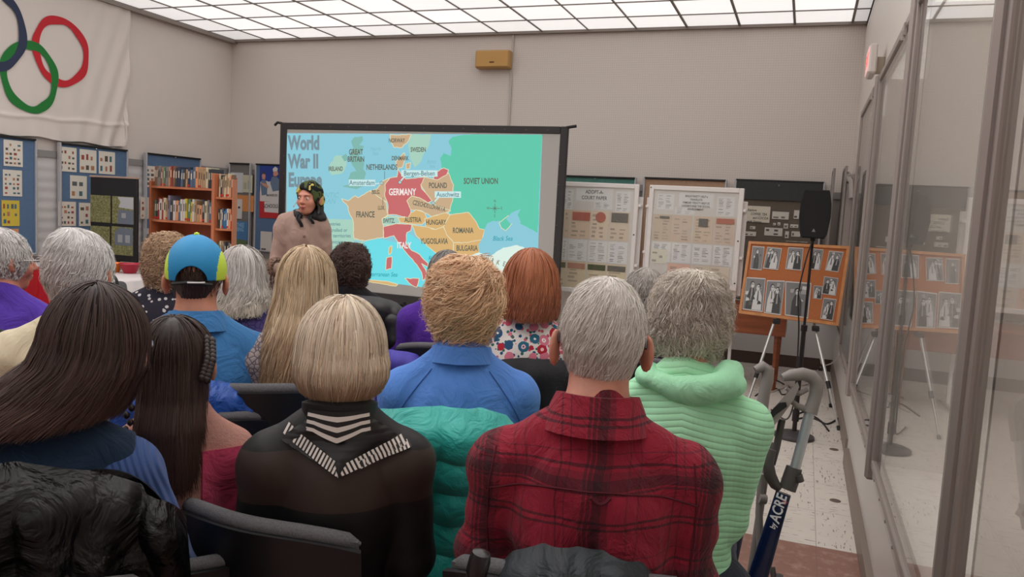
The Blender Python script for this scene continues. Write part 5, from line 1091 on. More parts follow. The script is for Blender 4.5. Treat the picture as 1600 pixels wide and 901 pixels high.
# ================================================================ CHAIRS
M_shell = mat('black_chair_plastic', (24, 24, 27), .42, bump=.1, bscale=500); M_pad = mat('grey_chair_padding', (96, 95, 98), .95, var=.22, vscale=260, bump=.4, bscale=420); M_leg = mat('chair_leg_steel', (60, 60, 62), .35, .8)
CHN = 'grey padded chairs of the audience'
def make_chair():
    r = thing('stacking_chair', '', 'chair', (0, 0, 0), 0, CHN)
    def bk_(u, v, e=0): a = (u-.5)*2; return (a*(.232-.012*(1-v)), -.235+.075*a*a-.05*v+e, .50+.355*v+.0*a-.028*abs(a)**3*v)
    b = MB(); b.slab(lambda u, v: bk_(u, v), 24, 12, .014); b.obj('backrest_shell', M_shell, r, True)
    def pad_(u, v): x, y, z = bk_(.03+.94*u, .03+1.0*v, .022); return (x, y, z)
    b = MB(); b.slab(pad_, 24, 12, lambda u, v: .012+.026*min(1, 9*u, 9*(1-u))**.5*min(1, 10*v+.2, 10*(1-v)+.35)**.5); b.obj('backrest_pad', M_pad, r, True)
    b = MB(); b.tube([(((i/20)-.5)*.44, -.235+.075*((i/20-.5)*2)**2-.05+.018, .855+.006-.028*abs(i/10-1)**3) for i in range(21)], [.004]+[.017]*19+[.004], 10); b.obj('top_padding', M_pad, r, True)
    b = MB(); b.slab(lambda u, v: ((u-.5)*.45*(1-.06*v*0), -.19+.42*v, .435+.012*math.cos((u-.5)*2.6)-.02*max(0, v-.8)*5*.3), 14, 14, .014); b.obj('seat_shell', M_shell, r, True)
    b = MB(); b.slab(lambda u, v: ((u-.5)*.43, -.17+.39*v, .455+.012*math.cos((u-.5)*2.6)), 14, 14, lambda u, v: .01+.03*min(1, 7*u, 7*(1-u), 7*v, 7*(1-v))**.6); b.obj('seat_pad', M_pad, r, True)
    for sx in (-1, 1):
        b = MB(); b.tube([(sx*.215, -.225, .60), (sx*.215, -.19, .44), (sx*.22, -.24, .012)], .011, 8); b.lathe([(.015, 0), (.015, .02), (.012, .03)], (sx*.22, -.24, 0), 10); b.obj('leg', M_leg, r, True)
        b = MB(); b.tube([(sx*.20, .19, .44), (sx*.22, .24, .012)], .011, 8); b.lathe([(.015, 0), (.015, .02), (.012, .03)], (sx*.22, .24, 0), 10); b.obj('leg', M_leg, r, True)
    b = MB(); b.tube([(-.205, -.19, .43), (-.205, .20, .43), (.205, .20, .43), (.205, -.19, .43), (-.205, -.19, .43)], .010, 8); b.obj('seat_frame', M_leg, r, True)
    return r
CH0 = [None]
def chair(x, y, rz, label, z=0):
    if CH0[0] is None: CH0[0] = c = make_chair()
    else: c = dup(CH0[0])
    c.location = (x, y, z); c.rotation_euler = (0, 0, rz); c['label'] = label; return c
# ================================================================ A SEATED PERSON, facing local +Y
M_jean = cloth('dark_trousers', (44, 48, 60), rough=.9); M_shoe = mat('dark_shoe', (36, 34, 36), .5)
def seated(label, px, py, dep, top_mat, hair_kw, skin_rgb=(196, 140, 118), yaw=0, hy=0, hp=0, hr=0, hs=1.0, w_=.172, fat=0, amp=.004, seed=0, group=None, elb=.045, lean=.03, kt=None, trousers=None, voxel=.0075, garment='shirt', ear=1.0, ztop=.015, extra=None, chair_l=None, cyaw=0, cdx=0, cdy=0, lx=0, hairs=None, arms=True, hip=1.0, cpos=None, csz=1, neckr=.054):
    T = pt(px, py, dep); az = math.atan2(T[0], T[1])+yaw; zt = float(T[2]); sh = .87 if hs < .9 else 1.0
    r = thing('person', label, 'person', (0, 0, 0), -az, group); c_, s_ = math.cos(-az), math.sin(-az); ly = lean+.01
    r.location = (float(T[0])-(-s_*ly)-c_*lx, float(T[1])-(c_*ly)-s_*lx, 0)
    k = (zt-.50)/.87; zsh = .50+.545*k; zn = .50+.60*k; hc = np.array([lx, lean, zt-ztop-.115*hs]); R = rotm(-hy, -hp, hr); WM = w_*sh
    lo, hi = (-.36*sh-abs(fat)-elb*.5, -.26-fat, -.01), (.36*sh+abs(fat)+elb*.5, .66, zt+.03)
    f = Field(lo, hi, voxel)
    def limbs(f, g, body=True):
        f.ell((0, .0, zsh-.13), (WM*.93+g+fat*.5, .108+g+fat*.6, .185+g), .03); f.ell((0, .03, .50+.24*k), (WM*.78+g+fat, .112+g+fat, .19+g), .05); f.ell((0, .0, .57), (.185*sh*hip+g+fat*hip, .14+g+fat*.7, .115+g), .05)
        f.cone((-WM*.84, 0, zsh-.048), (WM*.84, 0, zsh-.048), .052+g, .052+g, .03)
        for q in (-1, 1):
            f.cone((0, -.012, zn+.015), (q*WM*.88, -.004, zsh-.030), .046+g*.6, .040+g*.8, .03); S_ = np.array([q*WM, 0, zsh-.060]); E_ = np.array([q*(WM+elb), .02, zsh-.30*k]); W_ = np.array([q*.105, .27, .50+.17*k])
            f.ell(S_, (.054+g,)*3, .03)
            if arms: f.cone(S_, E_, .052*(.9+.1*sh)+g*1.1, .042+g*1.3, .025); f.cone(E_, W_, .041+g*1.3, (.028 if body else .034)+g, .02)
        return W_
    limbs(f, -.004)
    f.cone((lx*.4, -.005, zn-.02), hc+np.array([0, -.012, -.04])*hs, neckr+.004, neckr*.98, .03); add_head(f, hc, R, hs, ear)
    for q in (-1, 1):
        W_ = np.array([q*.105, .27, .50+.17*k]); hand(f, W_, np.array([-q*.45, .85, -.25]), np.array([0, .2, 1.]), .95*(.8 if sh < 1 else 1), .35, side=-q)
        hp_, kn, an = np.array([q*.09, .03, .545]), np.array([q*.115, .40*sh, .52]), np.array([q*.115, .33*sh, .09]); f.cone(hp_, kn, .085, .058, .04); f.cone(kn, an, .056, .036, .03); f.cone(an, an+np.array([0, .10, -.045]), .036, .028, .02)
    body = fmesh('body', f, skin(skin_rgb), r)
    g = Field((lo[0]-.02, lo[1]-.02, .44), (hi[0]+.02, .40, zn+.09), voxel*.85)
    limbs(g, .012, False); g.displace(wr_fn(seed, amp, extra=extra)); top = fmesh(garment, g, top_mat, r)
    tf = Field((-.26-fat, -.19-fat, .04), (.26+fat, .62, .68), .011); tf.ell((0, .0, .56), (.19*sh+fat, .145+fat*.7, .11), .05)
    for q in (-1, 1): tf.cone((q*.09, .03, .545), (q*.115, .40*sh, .525), .095, .070, .04); tf.cone((q*.115, .40*sh, .52), (q*.115, .33*sh, .10), .068, .052, .03)
    tf.displace(wr_fn(seed+5, .004)); fmesh('trousers', tf, trousers or M_jean, r)
    for q in (-1, 1):
        sf = Field((q*.115-.06, .24*sh, -.005), (q*.115+.06, .54, .13), .009); sf.ell((q*.115, .33*sh+.005, .05), (.040, .055, .05), .02); sf.ell((q*.115, .33*sh+.09, .038), (.044, .085, .034), .03); sf.cone((q*.115, .33*sh-.03, .012), (q*.115, .33*sh+.14, .012), .012, .012, .02)
        fmesh('shoe', sf, M_shoe, r)
    out = dict(root=r, hc=hc, R=R, zn=zn, zsh=zsh, zt=zt, g=g, az=az, k=k, hs=hs, body=body, top=top, WM=WM)
    H = (hc, R)
    if hair_kw is not None: out['hair'], out['shell'] = hair(r, H, hs, seed+11, **hair_kw)
    if cpos:
        Q_ = pt(*cpos); ca = -az-cyaw; q_ = (float(Q_[0])-math.sin(ca)*.245, float(Q_[1])+math.cos(ca)*.245); chair(q_[0], q_[1], ca, chair_l).scale = (1, 1, csz)
    elif chair_l: ca = -az-cyaw; chair(r.location[0]+cdx, r.location[1]+cdy, ca, chair_l).scale = (1, 1, csz)
    return out
def loc2(p, x, y, z): return (x, y, z)
def polo_collar(p, m_, r0=.062, drop=.035, h=.035, out=.03, th=.006, gap=0, wob=0, z=0, ff=0):
    c = (0, -.004+ff, p['zn']+.012+z); return rings(p['root'], 'collar', m_, [(0, h), (-.003, h-.004), (-.001, -.02), (.006, -.02), (.004, h-.010), (out*.4, h*.35), (out, -drop), (out+th, -drop-.001), (out*.45+th, h*.45), (.010, h+.001)], c, r0, r0*.98, gap=gap, wob=wob)
def crew(p, m_, r0=.066, z=0, rr=.009): c = (0, -.004, p['zn']+.0+z); return rings(p['root'], 'neckband', m_, [(math.cos(a)*rr*.6, math.sin(a)*rr) for a in [i*PI/4 for i in range(8)]], c, r0, r0*.95, drop_front=.03)
def seam(p, name, pts, m_, rad=.0016, off=.001):
    P = []
    for x, z in pts:
        y = p['g'].back_y(x, z)
        if y is not None: P.append((x, y-off, z))
    if len(P) > 2: b = MB(); b.tube(P, rad, 5); b.obj(name, m_, p['root'], True)
def glasses(p, m_, lens=None):
    c, R, s = p['hc'], p['R'], p['hs']; W = lambda x, y, z: c+R@(np.array([x, y, z])*s); b = MB()
    for q in (-1, 1):
        b.tube([W(q*.083, -.03, -.008), W(q*.086, -.012, .010), W(q*.085, .05, .010), W(q*.072, .100, .008)], .0022, 6)
        b.tube([W(q*.033+.025*math.cos(a*PI/8), .112, -.002+.018*math.sin(a*PI/8)) for a in range(17)], .002, 5)
    b.tube([W(-.010, .114, .002), W(0, .118, .005), W(.010, .114, .002)], .002, 5); b.obj('glasses', m_, p['root'], True)
def coat(name, label, px, py, dep, yaw, Wt, Wb, ht, m_, th=.035, seed=0, fn=None, cat='jacket', quilt=None, sleeves=True, top_round=.06, curve=.06, rise=0):
    """a garment hung over a chair back: a draped back panel falling behind the chair, the collar folded over the top, sleeves hanging"""
    T = pt(px, py, dep); az = math.atan2(T[0], T[1])+yaw; r = thing(name, label, cat, (float(T[0]), float(T[1]), float(T[2])-ht), -az); rr = random.Random(seed); ph = [rr.random()*6 for _ in range(6)]
    def pan(u, v):
        a = (u-.5)*2; w2 = (Wb+(Wt-Wb)*v)/2; z = ht*v-top_round*abs(a)**2.5*v+rise*math.sin(a*2+ph[0])*v*.5; roll = max(0, (v-.93)/.07)
        y = curve*a*a-.012*math.sin(a*9+ph[1]+2*v)*(1-.4*v)-.010*math.sin(a*17+ph[2]-5*v)*(1-v*.5)-.01*math.sin(v*11+a*4+ph[3])+roll*roll*.06
        if quilt: fz = (v*ht/quilt) % 1; y -= .018*math.sin(PI*fz)**.6*(.9+.2*math.sin(a*13+math.floor(v*ht/quilt)*2))
        if fn: y += fn(a, v)
        return (a*w2, y, z)
    b = MB(); b.slab(pan, 60, 90 if quilt else 50, lambda u, v: th*min(1, 8*u+.25, 8*(1-u)+.25)); b.obj('back_panel', m_, r, True)
    b = MB(); b.slab(lambda u, v: ((u-.5)*Wt*.86, .05+.05*math.sin(v*PI*.5)+curve*((u-.5)*2)**2, ht-.012+.012*math.sin(u*11+ph[4])-.02*v-top_round*abs((u-.5)*2)**2.5), 30, 6, .02); b.obj('collar', m_, r, True)
    if sleeves:
        for q in (-1, 1):
            fs = Field((min(0, q*.14)+q*(Wt/2-.10)-.1, -.14, -.02), (max(0, q*.14)+q*(Wt/2-.10)+.1, .2, ht), .011)
            fs.cone((q*(Wt/2-.06), .03, ht*.80), (q*(Wt/2-.0), .04, ht*.42), .052, .05, .02); fs.cone((q*(Wt/2-.0), .04, ht*.42), (q*(Wt/2-.03), .05, .04), .048, .04, .02); fs.displace(wr_fn(seed+q, .007, (20, 16, 24))); fmesh('sleeve', fs, m_, r)
    return r
# ================================================================ THE AUDIENCE
MAN = dict(prof=((0, 1.0, 1.0), (.03, .96, .95), (.06, .84, .80), (.095, .66, .60)), front=.66, side=.98, back=1.98)
# plaid-shirted man
M_pl = plaid()
def pl_fold(x, y, z):
    g = np.exp(-((x-.015)/.008)**2)*(z < 1.0)*.004+np.exp(-((x+.015)/.008)**2)*(z < 1.0)*-.003
    low = np.clip((1.03-z)/.22, 0, 1); d = g+low*(.011*np.sin((x*24+z*30)+2*np.sin(x*9))*(x < .02)+.007*np.sin(x*34-z*12+1.5*np.sin(z*14)))
    return d+.010*low*np.sin((z*1.0+x*.55)*46+np.sin(x*12))*np.exp(-((z-.86)/.06)**2)
P1 = seated('man with short white hair in a red and black plaid flannel shirt', 946, 431, 1.60, M_pl, dict(col=(200, 193, 184), light=(228, 224, 218), base=(190, 160, 148), n=14000, w_=.0013, length=.060, lift=.022, clump=.25, rx=.080, rz=.106, ryb=.108, drift=.12, nc=900, wave=.003, wfreq=4, jit=.1, var=.13, **MAN),
            skin_rgb=(206, 142, 120), hs=1.04, w_=.178, fat=.012, amp=.006, seed=1, elb=.028, hy=-.10, hr=.02, ear=1.15, extra=pl_fold, voxel=.006, chair_l='grey padded chair of the plaid-shirted man, mostly covered by a slate jacket', lean=.05, cpos=(888, 868, 1.43), neckr=.060, ztop=.008)
polo_collar(P1, M_pl, .072, .030, .040, .034, .005, z=.004)
ys = P1['zsh']-.075
M_seamr = mat('dark_red_seam', (84, 18, 32), .9)
seam(P1, 'yoke_seam', [(-.20+.4*i/40, ys+.03*(((i-20)/20)**2)*-1+.02) for i in range(41)], M_seamr, .0022)
seam(P1, 'armhole_seam', [(-.19-.012*math.sin(i/20*PI), ys+.07-.30*i/20) for i in range(21)], M_seamr, .0018); seam(P1, 'armhole_seam', [(.19+.012*math.sin(i/20*PI), ys+.07-.30*i/20) for i in range(21)], M_seamr, .0018)
seam(P1, 'locker_loop', [(.0+.035*i/8, ys+.012-.012*math.sin(i/8*PI)) for i in range(9)], M_seamr, .004, .003)
glasses(P1, mat('dark_glasses_frame', (40, 34, 32), .3))
# grey-blonde bob, black sheer top
t = NT('sheer_black_top'); x_, y_, z_ = t.xyz(); zl = t.math('ADD', z_, t.math('MULTIPLY', t.math('ABSOLUTE', x_), .10))
up = t.math('MULTIPLY', t.math('GREATER_THAN', z_, .885), t.math('LESS_THAN', zl, 1.012)); t.l(t.mix(up, lin((7, 7, 8)), t.mix(t.noise(8), lin((46, 34, 29)), lin((56, 40, 34)))), t.p.inputs['Base Color']); t.p.inputs['Roughness'].default_value = .6; t.bump(t.noise(500), .1, .001)
P2 = seated('woman with a silvery blonde bob, black sheer top and striped neck scarf', 537, 461, 1.70, t.m, dict(col=(206, 186, 162), light=(232, 220, 202), tip=(186, 158, 128), base=(122, 98, 78), n=8500, w_=.0019, front=.7, side=1.92, back=1.96, rx=.096, ryb=.112, rz=.118,
            prof=((0, 1.0, 1.0), (.03, 1.05, 1.03), (.06, 1.03, 1.0), (.085, .90, .88), (.1, .80, .78)), lift=.02, clump=.5, nc=420, jit=.05, front_w=1.0, crown=(.004, -.02), part=0, wave=.0015, wfreq=5, steps=16), hs=1.0, w_=.138, fat=-.01, amp=.0022, seed=2, elb=.02, hy=.0, cyaw=.57, cpos=(395, 825, 1.60), voxel=.0062,
            chair_l='grey padded chair of the woman in the sheer black top, its corner nearest the camera', skin_rgb=(206, 156, 134), lean=.035)
# her scarf: black square folded to a point, striped border and striped neck roll
M_sc = mat('black_satin', (16, 17, 19), .38, var=.12, vscale=9); M_sw = mat('scarf_white', (222, 214, 208), .5); M_sk = mat('scarf_black', (24, 23, 25), .5)
ZS = P2['zn']; g_ = P2['g']
def on_back(x, z, off): y = g_.back_y(x, z); return (x, (y if y is not None else -.05)-off, z)
zb_s = ZS-.098; zl_s = ZS-.036
def edgeL(t_): return (-.112+(.0+.112)*t_, zl_s+.012+(zb_s-zl_s-.012)*t_)
def edgeR(t_): return (.0+(.142)*t_, zb_s+(zl_s-.010-zb_s)*t_)
b = MB()
def sq(u, v):      # u across, v from the neck down
    zt_s = ZS+.012; xl_ = -.045*(1-v)+(-.132)*v if v < .45 else 0
    t_ = v
    if t_ < .42: hw = .050+(.120-.050)*(t_/.42)**.8
    else: hw = .120*(1-(t_-.42)/.58)
    hw = max(hw, .002); x = (u-.5)*2*hw+.003; z = zt_s+(zb_s-zt_s)*t_-.0*abs(u-.5)
    return on_back(x, z, .006+.004*math.sin(u*9+v*4))
b.slab(sq, 26, 30, .003); b.obj('scarf', M_sc, P2['root'], True)
def border(E, n, wd, off, sh, nm='scarf_border', t0=0, t1=1, dz=0):
    b = MB()
    for i in range(n):
        a0, a1 = t0+(t1-t0)*i/n, t0+(t1-t0)*(i+1)/n
        for k_, (c0_, c1_) in enumerate(((0, .55), (.55, 1))):
            f0, f1 = a0+(a1-a0)*c0_, a0+(a1-a0)*c1_; b.cm = k_; q0, q1 = E(f0), E(f1); V = [on_back(q0[0], q0[1]+dz, off), on_back(q1[0], q1[1]+dz, off), on_back(q1[0]+sh[0], q1[1]+sh[1]+dz+wd, off), on_back(q0[0]+sh[0], q0[1]+sh[1]+dz+wd, off)]
            b.add(V+[(x, y+.002, z) for x, y, z in V], [(0, 1, 2, 3), (7, 6, 5, 4), (0, 4, 5, 1), (2, 6, 7, 3)])
    b.obj(nm, None, P2['root'], mats=[M_sw, M_sk])
border(edgeL, 17, .014, .010, (.010, .006)); border(edgeR, 17, .014, .010, (-.010, .004)); border(lambda t_: (.045+.105*t_, zb_s+.014+(zl_s-.030-zb_s)*t_), 13, .012, .010, (-.006, .002), 'scarf_border')
b = MB()
for lv in range(6):
    b.cm = lv % 2
    n = 40; prev = None
    for i in range(n):
        a0, a1 = PI*1.24+.50*PI*i/n, PI*1.24+.50*PI*(i+1)/n; V = []
        for a in (a0, a1):
            dz_ = -.030*max(0, 1-abs(a-1.5*PI+.05)/.55); 
            for lz in (lv, lv+1): rr_ = .086+.0018*lz*.6; V.append((math.cos(a)*rr_, -.004+math.sin(a)*rr_, ZS+.030-lz*.0072+dz_*(lz/9)))
        b.add([V[0], V[1], V[3], V[2]], [(0, 1, 2, 3)])
b.obj('scarf_roll', None, P2['root'], mats=[M_sk, M_sw])
rings(P2['root'], 'scarf_core', M_sk, [(-.012, .045), (.0, .04), (.002, -.045), (-.012, -.045)], (0, -.004, ZS+.0), .079, .079)
# blue polo, tousled strawberry hair
M_polo = cloth('periwinkle_jersey', (78, 122, 192), .12, 500, .8, .04)
P3 = seated('woman with tousled strawberry blonde hair in a periwinkle blue polo', 728, 404, 2.22, M_polo, dict(col=(206, 164, 126), light=(236, 204, 168), base=(150, 110, 82), n=7000, w_=.0024, front=.7, side=1.45, back=2.25, rx=.098, ryb=.118, rz=.122, prof=((0, 1.0, 1.0), (.04, .97, .95), (.08, .80, .80), (.12, .58, .58)), length=.085, lift=.16, wave=.015, wfreq=6.5, clump=.5, nc=420, jit=.12, drift=.4, steps=10),
            hs=1.0, w_=.158, fat=.024, amp=.004, seed=3, elb=.03, cyaw=0, chair_l='chair of the woman in the periwinkle polo, hidden under a teal coat', voxel=.0068, skin_rgb=(206, 150, 128))
polo_collar(P3, M_polo, .072, .018, .026, .016, .006, z=.000)
M_ps = mat('polo_seam', (58, 96, 164), .9)
for q in (-1, 1): seam(P3, 'raglan_seam', [(q*(.078+.11*math.sin(i/20*PI*.5)), P3['zsh']+.028-.22*i/20) for i in range(21)], M_ps, .0014)
# mint hooded top
M_mint = cloth('mint_quilted_jersey', (156, 214, 172), kind='quiltstripe', var=.03, rough=.8)
P4 = seated('older person with tousled grey hair in a mint green quilted hoodie', 1084, 418, 2.05, M_mint, dict(col=(200, 190, 178), light=(234, 228, 218), base=(226, 190, 176), n=9500, w_=.0018, front=.7, side=1.25, back=2.12, rx=.097, ryb=.112, rz=.108, prof=((0, 1.0, 1.0), (.05, .99, .96), (.09, .84, .80), (.125, .70, .62)), length=.075, lift=.13, wave=.010, wfreq=6, clump=.4, nc=520, drift=-.4, steps=10, jit=.1, crown=(.01, -.045), tip=(176, 164, 150)),
            hs=1.02, w_=.152, fat=.024, hip=.66, amp=.006, seed=4, elb=-.025, hy=.06, cdx=-.17, chair_l='chair of the person in the mint hoodie, hidden behind the plaid shirt', voxel=.007, skin_rgb=(196, 132, 114), lean=.05)
hf = Field((-.18, -.20, P4['zn']-.09), (.20, .12, P4['zn']+.10), .006); zz = P4['zn']
for i in range(26):
    a = PI*.95+1.12*PI*i/25; rr_ = .092+.016*math.sin(i*.5); up_ = .012*math.cos((a-1.9*PI)*1.2); hf.ell((rr_*math.cos(a)*1.12+.018, -.012+rr_*math.sin(a)*.88, zz+.012+up_-.010*math.sin(a)**2*2), (.026, .026, .022+.010*max(0, math.cos(a-1.85*PI))), .016)
hf.ell((.10, -.05, zz+.0), (.052, .055, .036), .02); hf.ell((.012, -.085, zz-.018), (.075, .030, .034), .02); hf.ell((.012, -.062, zz+.030), (.058, .026, .040), .012, 'd'); hf.displace(wr_fn(9, .0035, (24, 18, 22))); fmesh('hood', hf, cloth('mint_hood_jersey', (152, 216, 172), .2, 420), P4['root'])
# long dark hair, denim vest, ribbed blue sweater
M_vest = cloth('navy_vest_cloth', (24, 40, 60), .15, 420); M_rib_ = cloth('blue_ribbed_knit', (58, 80, 128), kind='rib')
DK = dict(col=(46, 35, 33), light=(78, 60, 54), tip=(74, 48, 40), base=(30, 23, 22))
P5 = seated('woman with long dark brown hair in a navy vest over a ribbed blue sweater', 152, 438, 1.50, M_rib_, dict(n=9000, w_=.0021, front=.7, side=2.45, back=2.55, rx=.092, ryb=.110, rz=.116, prof=((0, 1.0, 1.0), (.05, 1.06, 1.04), (.10, 1.25, 1.08), (.16, 1.55, 1.15), (.22, 1.8, 1.2)), xadd=((0, 0), (.04, -.006), (.10, -.045), (.16, -.10), (.22, -.14)), yadd=((0, 0), (.1, -.015), (.18, -.05)), lift=.02, clump=.6, nc=380, jit=.10, wave=.004, wfreq=4, steps=20, front_w=.9, asym=-.3, **DK),
            hs=1.02, w_=.172, fat=.01, amp=.003, seed=5, yaw=.12, lx=.115, hy=.18, hr=.10, elb=.075, chair_l='chair of the long-haired woman at the lower left, under a shiny black coat', voxel=.0065, skin_rgb=(196, 146, 122), lean=.03)
vf = Field((-.25, -.20, .50), (.25, .22, P5['zn']+.03), .007); zsh = P5['zsh']
vf.ell((0, 0, zsh-.13), (P5['WM']*.97+.022, .108+.028, .20), .03); vf.ell((0, .03, .50+.24*P5['k']), (P5['WM']*.86+.03, .112+.03, .20), .05)
for q in (-1, 1): vf.cone((0, -.012, P5['zn']+.0), (q*P5['WM']*.86, -.005, zsh-.026), .046+.02, .040+.024, .03); vf.cone((q*(P5['WM']+.055), -.0, zsh-.02), (q*(P5['WM']+.075), .02, zsh-.16), .052, .05, .012, 'd')
vf.displace(wr_fn(15, .0035)); fmesh('vest', vf, M_vest, P5['root']); glasses(P5, mat('thin_silver_frame', (120, 130, 150), .3, .6))
# girl with two thin braids
P6 = seated('girl with long dark hair and two thin braids in a pink fleece jacket', 276, 485, 1.78, cloth('pink_fleece', (206, 150, 136), kind='fleece', rough=.95), dict(n=7500, w_=.0019, front=.8, side=1.25, back=4.2, rx=.092, ryb=.110, rz=.110, prof=((0, 1.0, 1.0), (.06, .96, 1.0), (.12, .95, 1.0), (.2, 1.05, 1.0), (.32, 1.15, 1.0)), yadd=((0, 0), (.1, -.015), (.16, -.05), (.32, -.06)), lift=.015, clump=.6, nc=300, jit=.12, wave=.002, wfreq=4, steps=20, part=.0, front_w=1.5, **DK),
            hs=.88, w_=.122, fat=-.01, amp=.005, seed=6, yaw=-.02, hy=.16, elb=.04, ear=1.08, csz=.9, chair_l='chair of the girl with the braids', skin_rgb=(196, 140, 118), lean=.02, garment='fleece_jacket', trousers=cloth('pale_denim', (140, 164, 178), .2, 400))
def braid(p, pts, rr_, m_):
    b = MB(); P = [np.array(q, float) for q in pts]; L = len(P); N = 22
    for i in range(N):
        t_ = i/(N-1)*(L-1.001); j = int(t_); c = P[j]*(1-t_+j)+P[j+1]*(t_-j); sx = .6 if i % 2 else -.6
        b.lathe([(.0005, -rr_*1.3), (rr_*.8, -rr_*.7), (rr_, 0), (rr_*.8, rr_*.7), (.0005, rr_*1.3)], (c[0]+sx*rr_, c[1], c[2]), 8)
    b.obj('braid', m_, p['root'], True)
M_dkh = mat('dark_braid_hair', (44, 34, 32), .4, var=.3, vscale=120)
h6 = P6['hc']
braid(P6, [h6+np.array([-.072, -.05, .055]), h6+np.array([-.088, -.075, -.02]), h6+np.array([-.095, -.105, -.12]), h6+np.array([-.11, -.13, -.24])], .007, M_dkh)
braid(P6, [h6+np.array([.066, -.055, .06]), h6+np.array([.066, -.088, .02]), h6+np.array([.054, -.104, -.02])], .009, M_dkh)
0 and b.tube([h6+np.array([.004*math.sin(q*2)+.004, .03-.028*q, .1325-.0028*q*q]) for q in range(5)], .0022, 5)
b = MB(); c6 = h6; b.slab(lambda u, v: (.05+.10*u, P6['g'].back_y(.05+.10*u, P6['zsh']-.02-.26*v) or -.09, P6['zsh']-.02-.26*v), 8, 14, .012); b.obj('rose_panel', cloth('rose_lining', (164, 56, 84), .2), P6['root'], True)
# man in a blue and lime cap
P7 = seated('man in a bright blue and lime running cap and steel blue polo', 308, 366, 2.52, cloth('steel_blue_knit', (58, 112, 164), .2, 350), dict(col=(62, 48, 42), light=(96, 76, 66), base=(44, 34, 30), n=2200, w_=.0018, front=.5, side=.98, back=1.85, length=.03, lift=.02, clump=.2, nc=300, rx=.083, rz=.09, ryb=.104, prof=MAN['prof']), skin_rgb=(204, 140, 114), hy=.14, w_=.186, fat=.02, amp=.0035, seed=7, elb=.04, ear=1.15, neckr=.060,
            chair_l='chair of the man in the cap, behind the girl with braids', ztop=.02)
polo_collar(P7, cloth('steel_blue_knit', (58, 112, 164)), .070, .030, .030, .030, .007)
def cap(p):
    c, R, s = p['hc'], p['R'], p['hs']; rt = p['root']; N, Mv = 160, 56; V = []; mi = []; Fc = []
    for j in range(Mv+1):
        for i in range(N):
            a = 2*PI*i/N; da = abs((a-PI+PI) % (2*PI)-PI); ab = abs(PI-a)   # ab: distance from back
            e = 1.10 if ab > .55 else 1.10-.26*math.cos(ab/.55*PI/2)**.6
            u = j/Mv*e*PI/2*1.04; q = np.array([.092*math.sin(u)*math.sin(a), (.106 if math.cos(a) > 0 else .116)*math.sin(u)*math.cos(a)-.008, .113*math.cos(u)+.022+.0015*math.sin(a*3)]); V.append(c+R@(q*s))
    for j in range(Mv):
        for i in range(N):
            a = 2*PI*(i+.5)/N; u = (j+.5)/Mv*1.04*PI/2; x = math.sin(u)*math.sin(a); Fc.append((j*N+i, (j+1)*N+i, (j+1)*N+(i+1) % N, j*N+(i+1) % N)); mi.append(0 if abs(x) < .76 else 1)
    V = np.array(V); n = len(V); ce = c; V2 = ce+(V-ce)*.975; Fa = [tuple(f) for f in Fc]+[tuple(x+n for x in f[::-1]) for f in Fc]+[(Mv*N+i, n+Mv*N+i, n+Mv*N+(i+1) % N, Mv*N+(i+1) % N) for i in range(N)]
    o = link_mesh('cap', np.vstack([V, V2]), Fa, None, rt, True, mi+mi+[2]*N, [mat('cap_cyan', (16, 134, 190), .6, bump=.15, bscale=500), mat('cap_lime', (196, 226, 70), .6), mat('cap_edge', (20, 100, 150), .6)])
    b = MB(); b.slab(lambda u, v: c+R@(np.array([(u-.5)*.15*(1-.25*v*v), .092+.075*v*math.cos((u-.5)*1.9), .028-.012*v+.018*math.cos((u-.5)*3)-.0])*s), 16, 8, .004); b.obj('brim', mat('cap_cyan', (16, 134, 190), .6), rt, True)
    b = MB(); b.tube([c+R@(np.array([.118*.55*math.sin(t_)*1.25, -.118*math.cos(t_)*.98-.004, -.012-.012*abs(math.sin(t_))+.006])*s) for t_ in np.linspace(-.75, .75, 15)], .0065, 6); b.obj('strap', mat('cap_strap_black', (22, 22, 24), .6), rt, True)
    b = MB(); b.tube([c+R@(np.array([.12*.55*math.sin(t_)*1.25, -.124*math.cos(t_)*.99-.004, -.012+.006])*s) for t_ in np.linspace(-.1, .5, 8)], .003, 6); b.obj('reflective_tape', mat('cap_reflective', (220, 220, 216), .3), rt, True)
    b = MB(); b.lathe([(.001, .006), (.008, .003), (.009, -.003)], tuple(c+R@(np.array([0, -.008, .137])*s)), 12); b.obj('button', mat('cap_lime', (196, 226, 70), .6), rt, True)
cap(P7)
# white-haired man in a cream jacket
SIL = dict(col=(196, 192, 188), light=(222, 220, 220), base=(150, 144, 140))
P8 = seated('man with thick white hair in a cream jacket, left of the blue-capped man', 126, 357, 2.42, cloth('cream_twill', (196, 186, 160), .15, 500, .8), dict(n=6500, w_=.0021, front=.68, side=1.15, back=2.1, rx=.094, ryb=.116, rz=.116, prof=((0, 1.0, 1.0), (.045, .98, .95), (.085, .82, .76), (.12, .72, .62)), length=.085, lift=.05, clump=.35, nc=420, wave=.004, wfreq=5, steps=11, crown=(-.01, -.03), drift=.2, **SIL), skin_rgb=(202, 134, 108), yaw=.15, hy=.28, w_=.180, fat=.02, amp=.005, seed=8, elb=.05, ear=1.15, chair_l='chair of the white-haired man in the cream jacket', garment='jacket')
polo_collar(P8, cloth('cream_twill', (196, 186, 160)), .070, .036, .030, .034, .006)
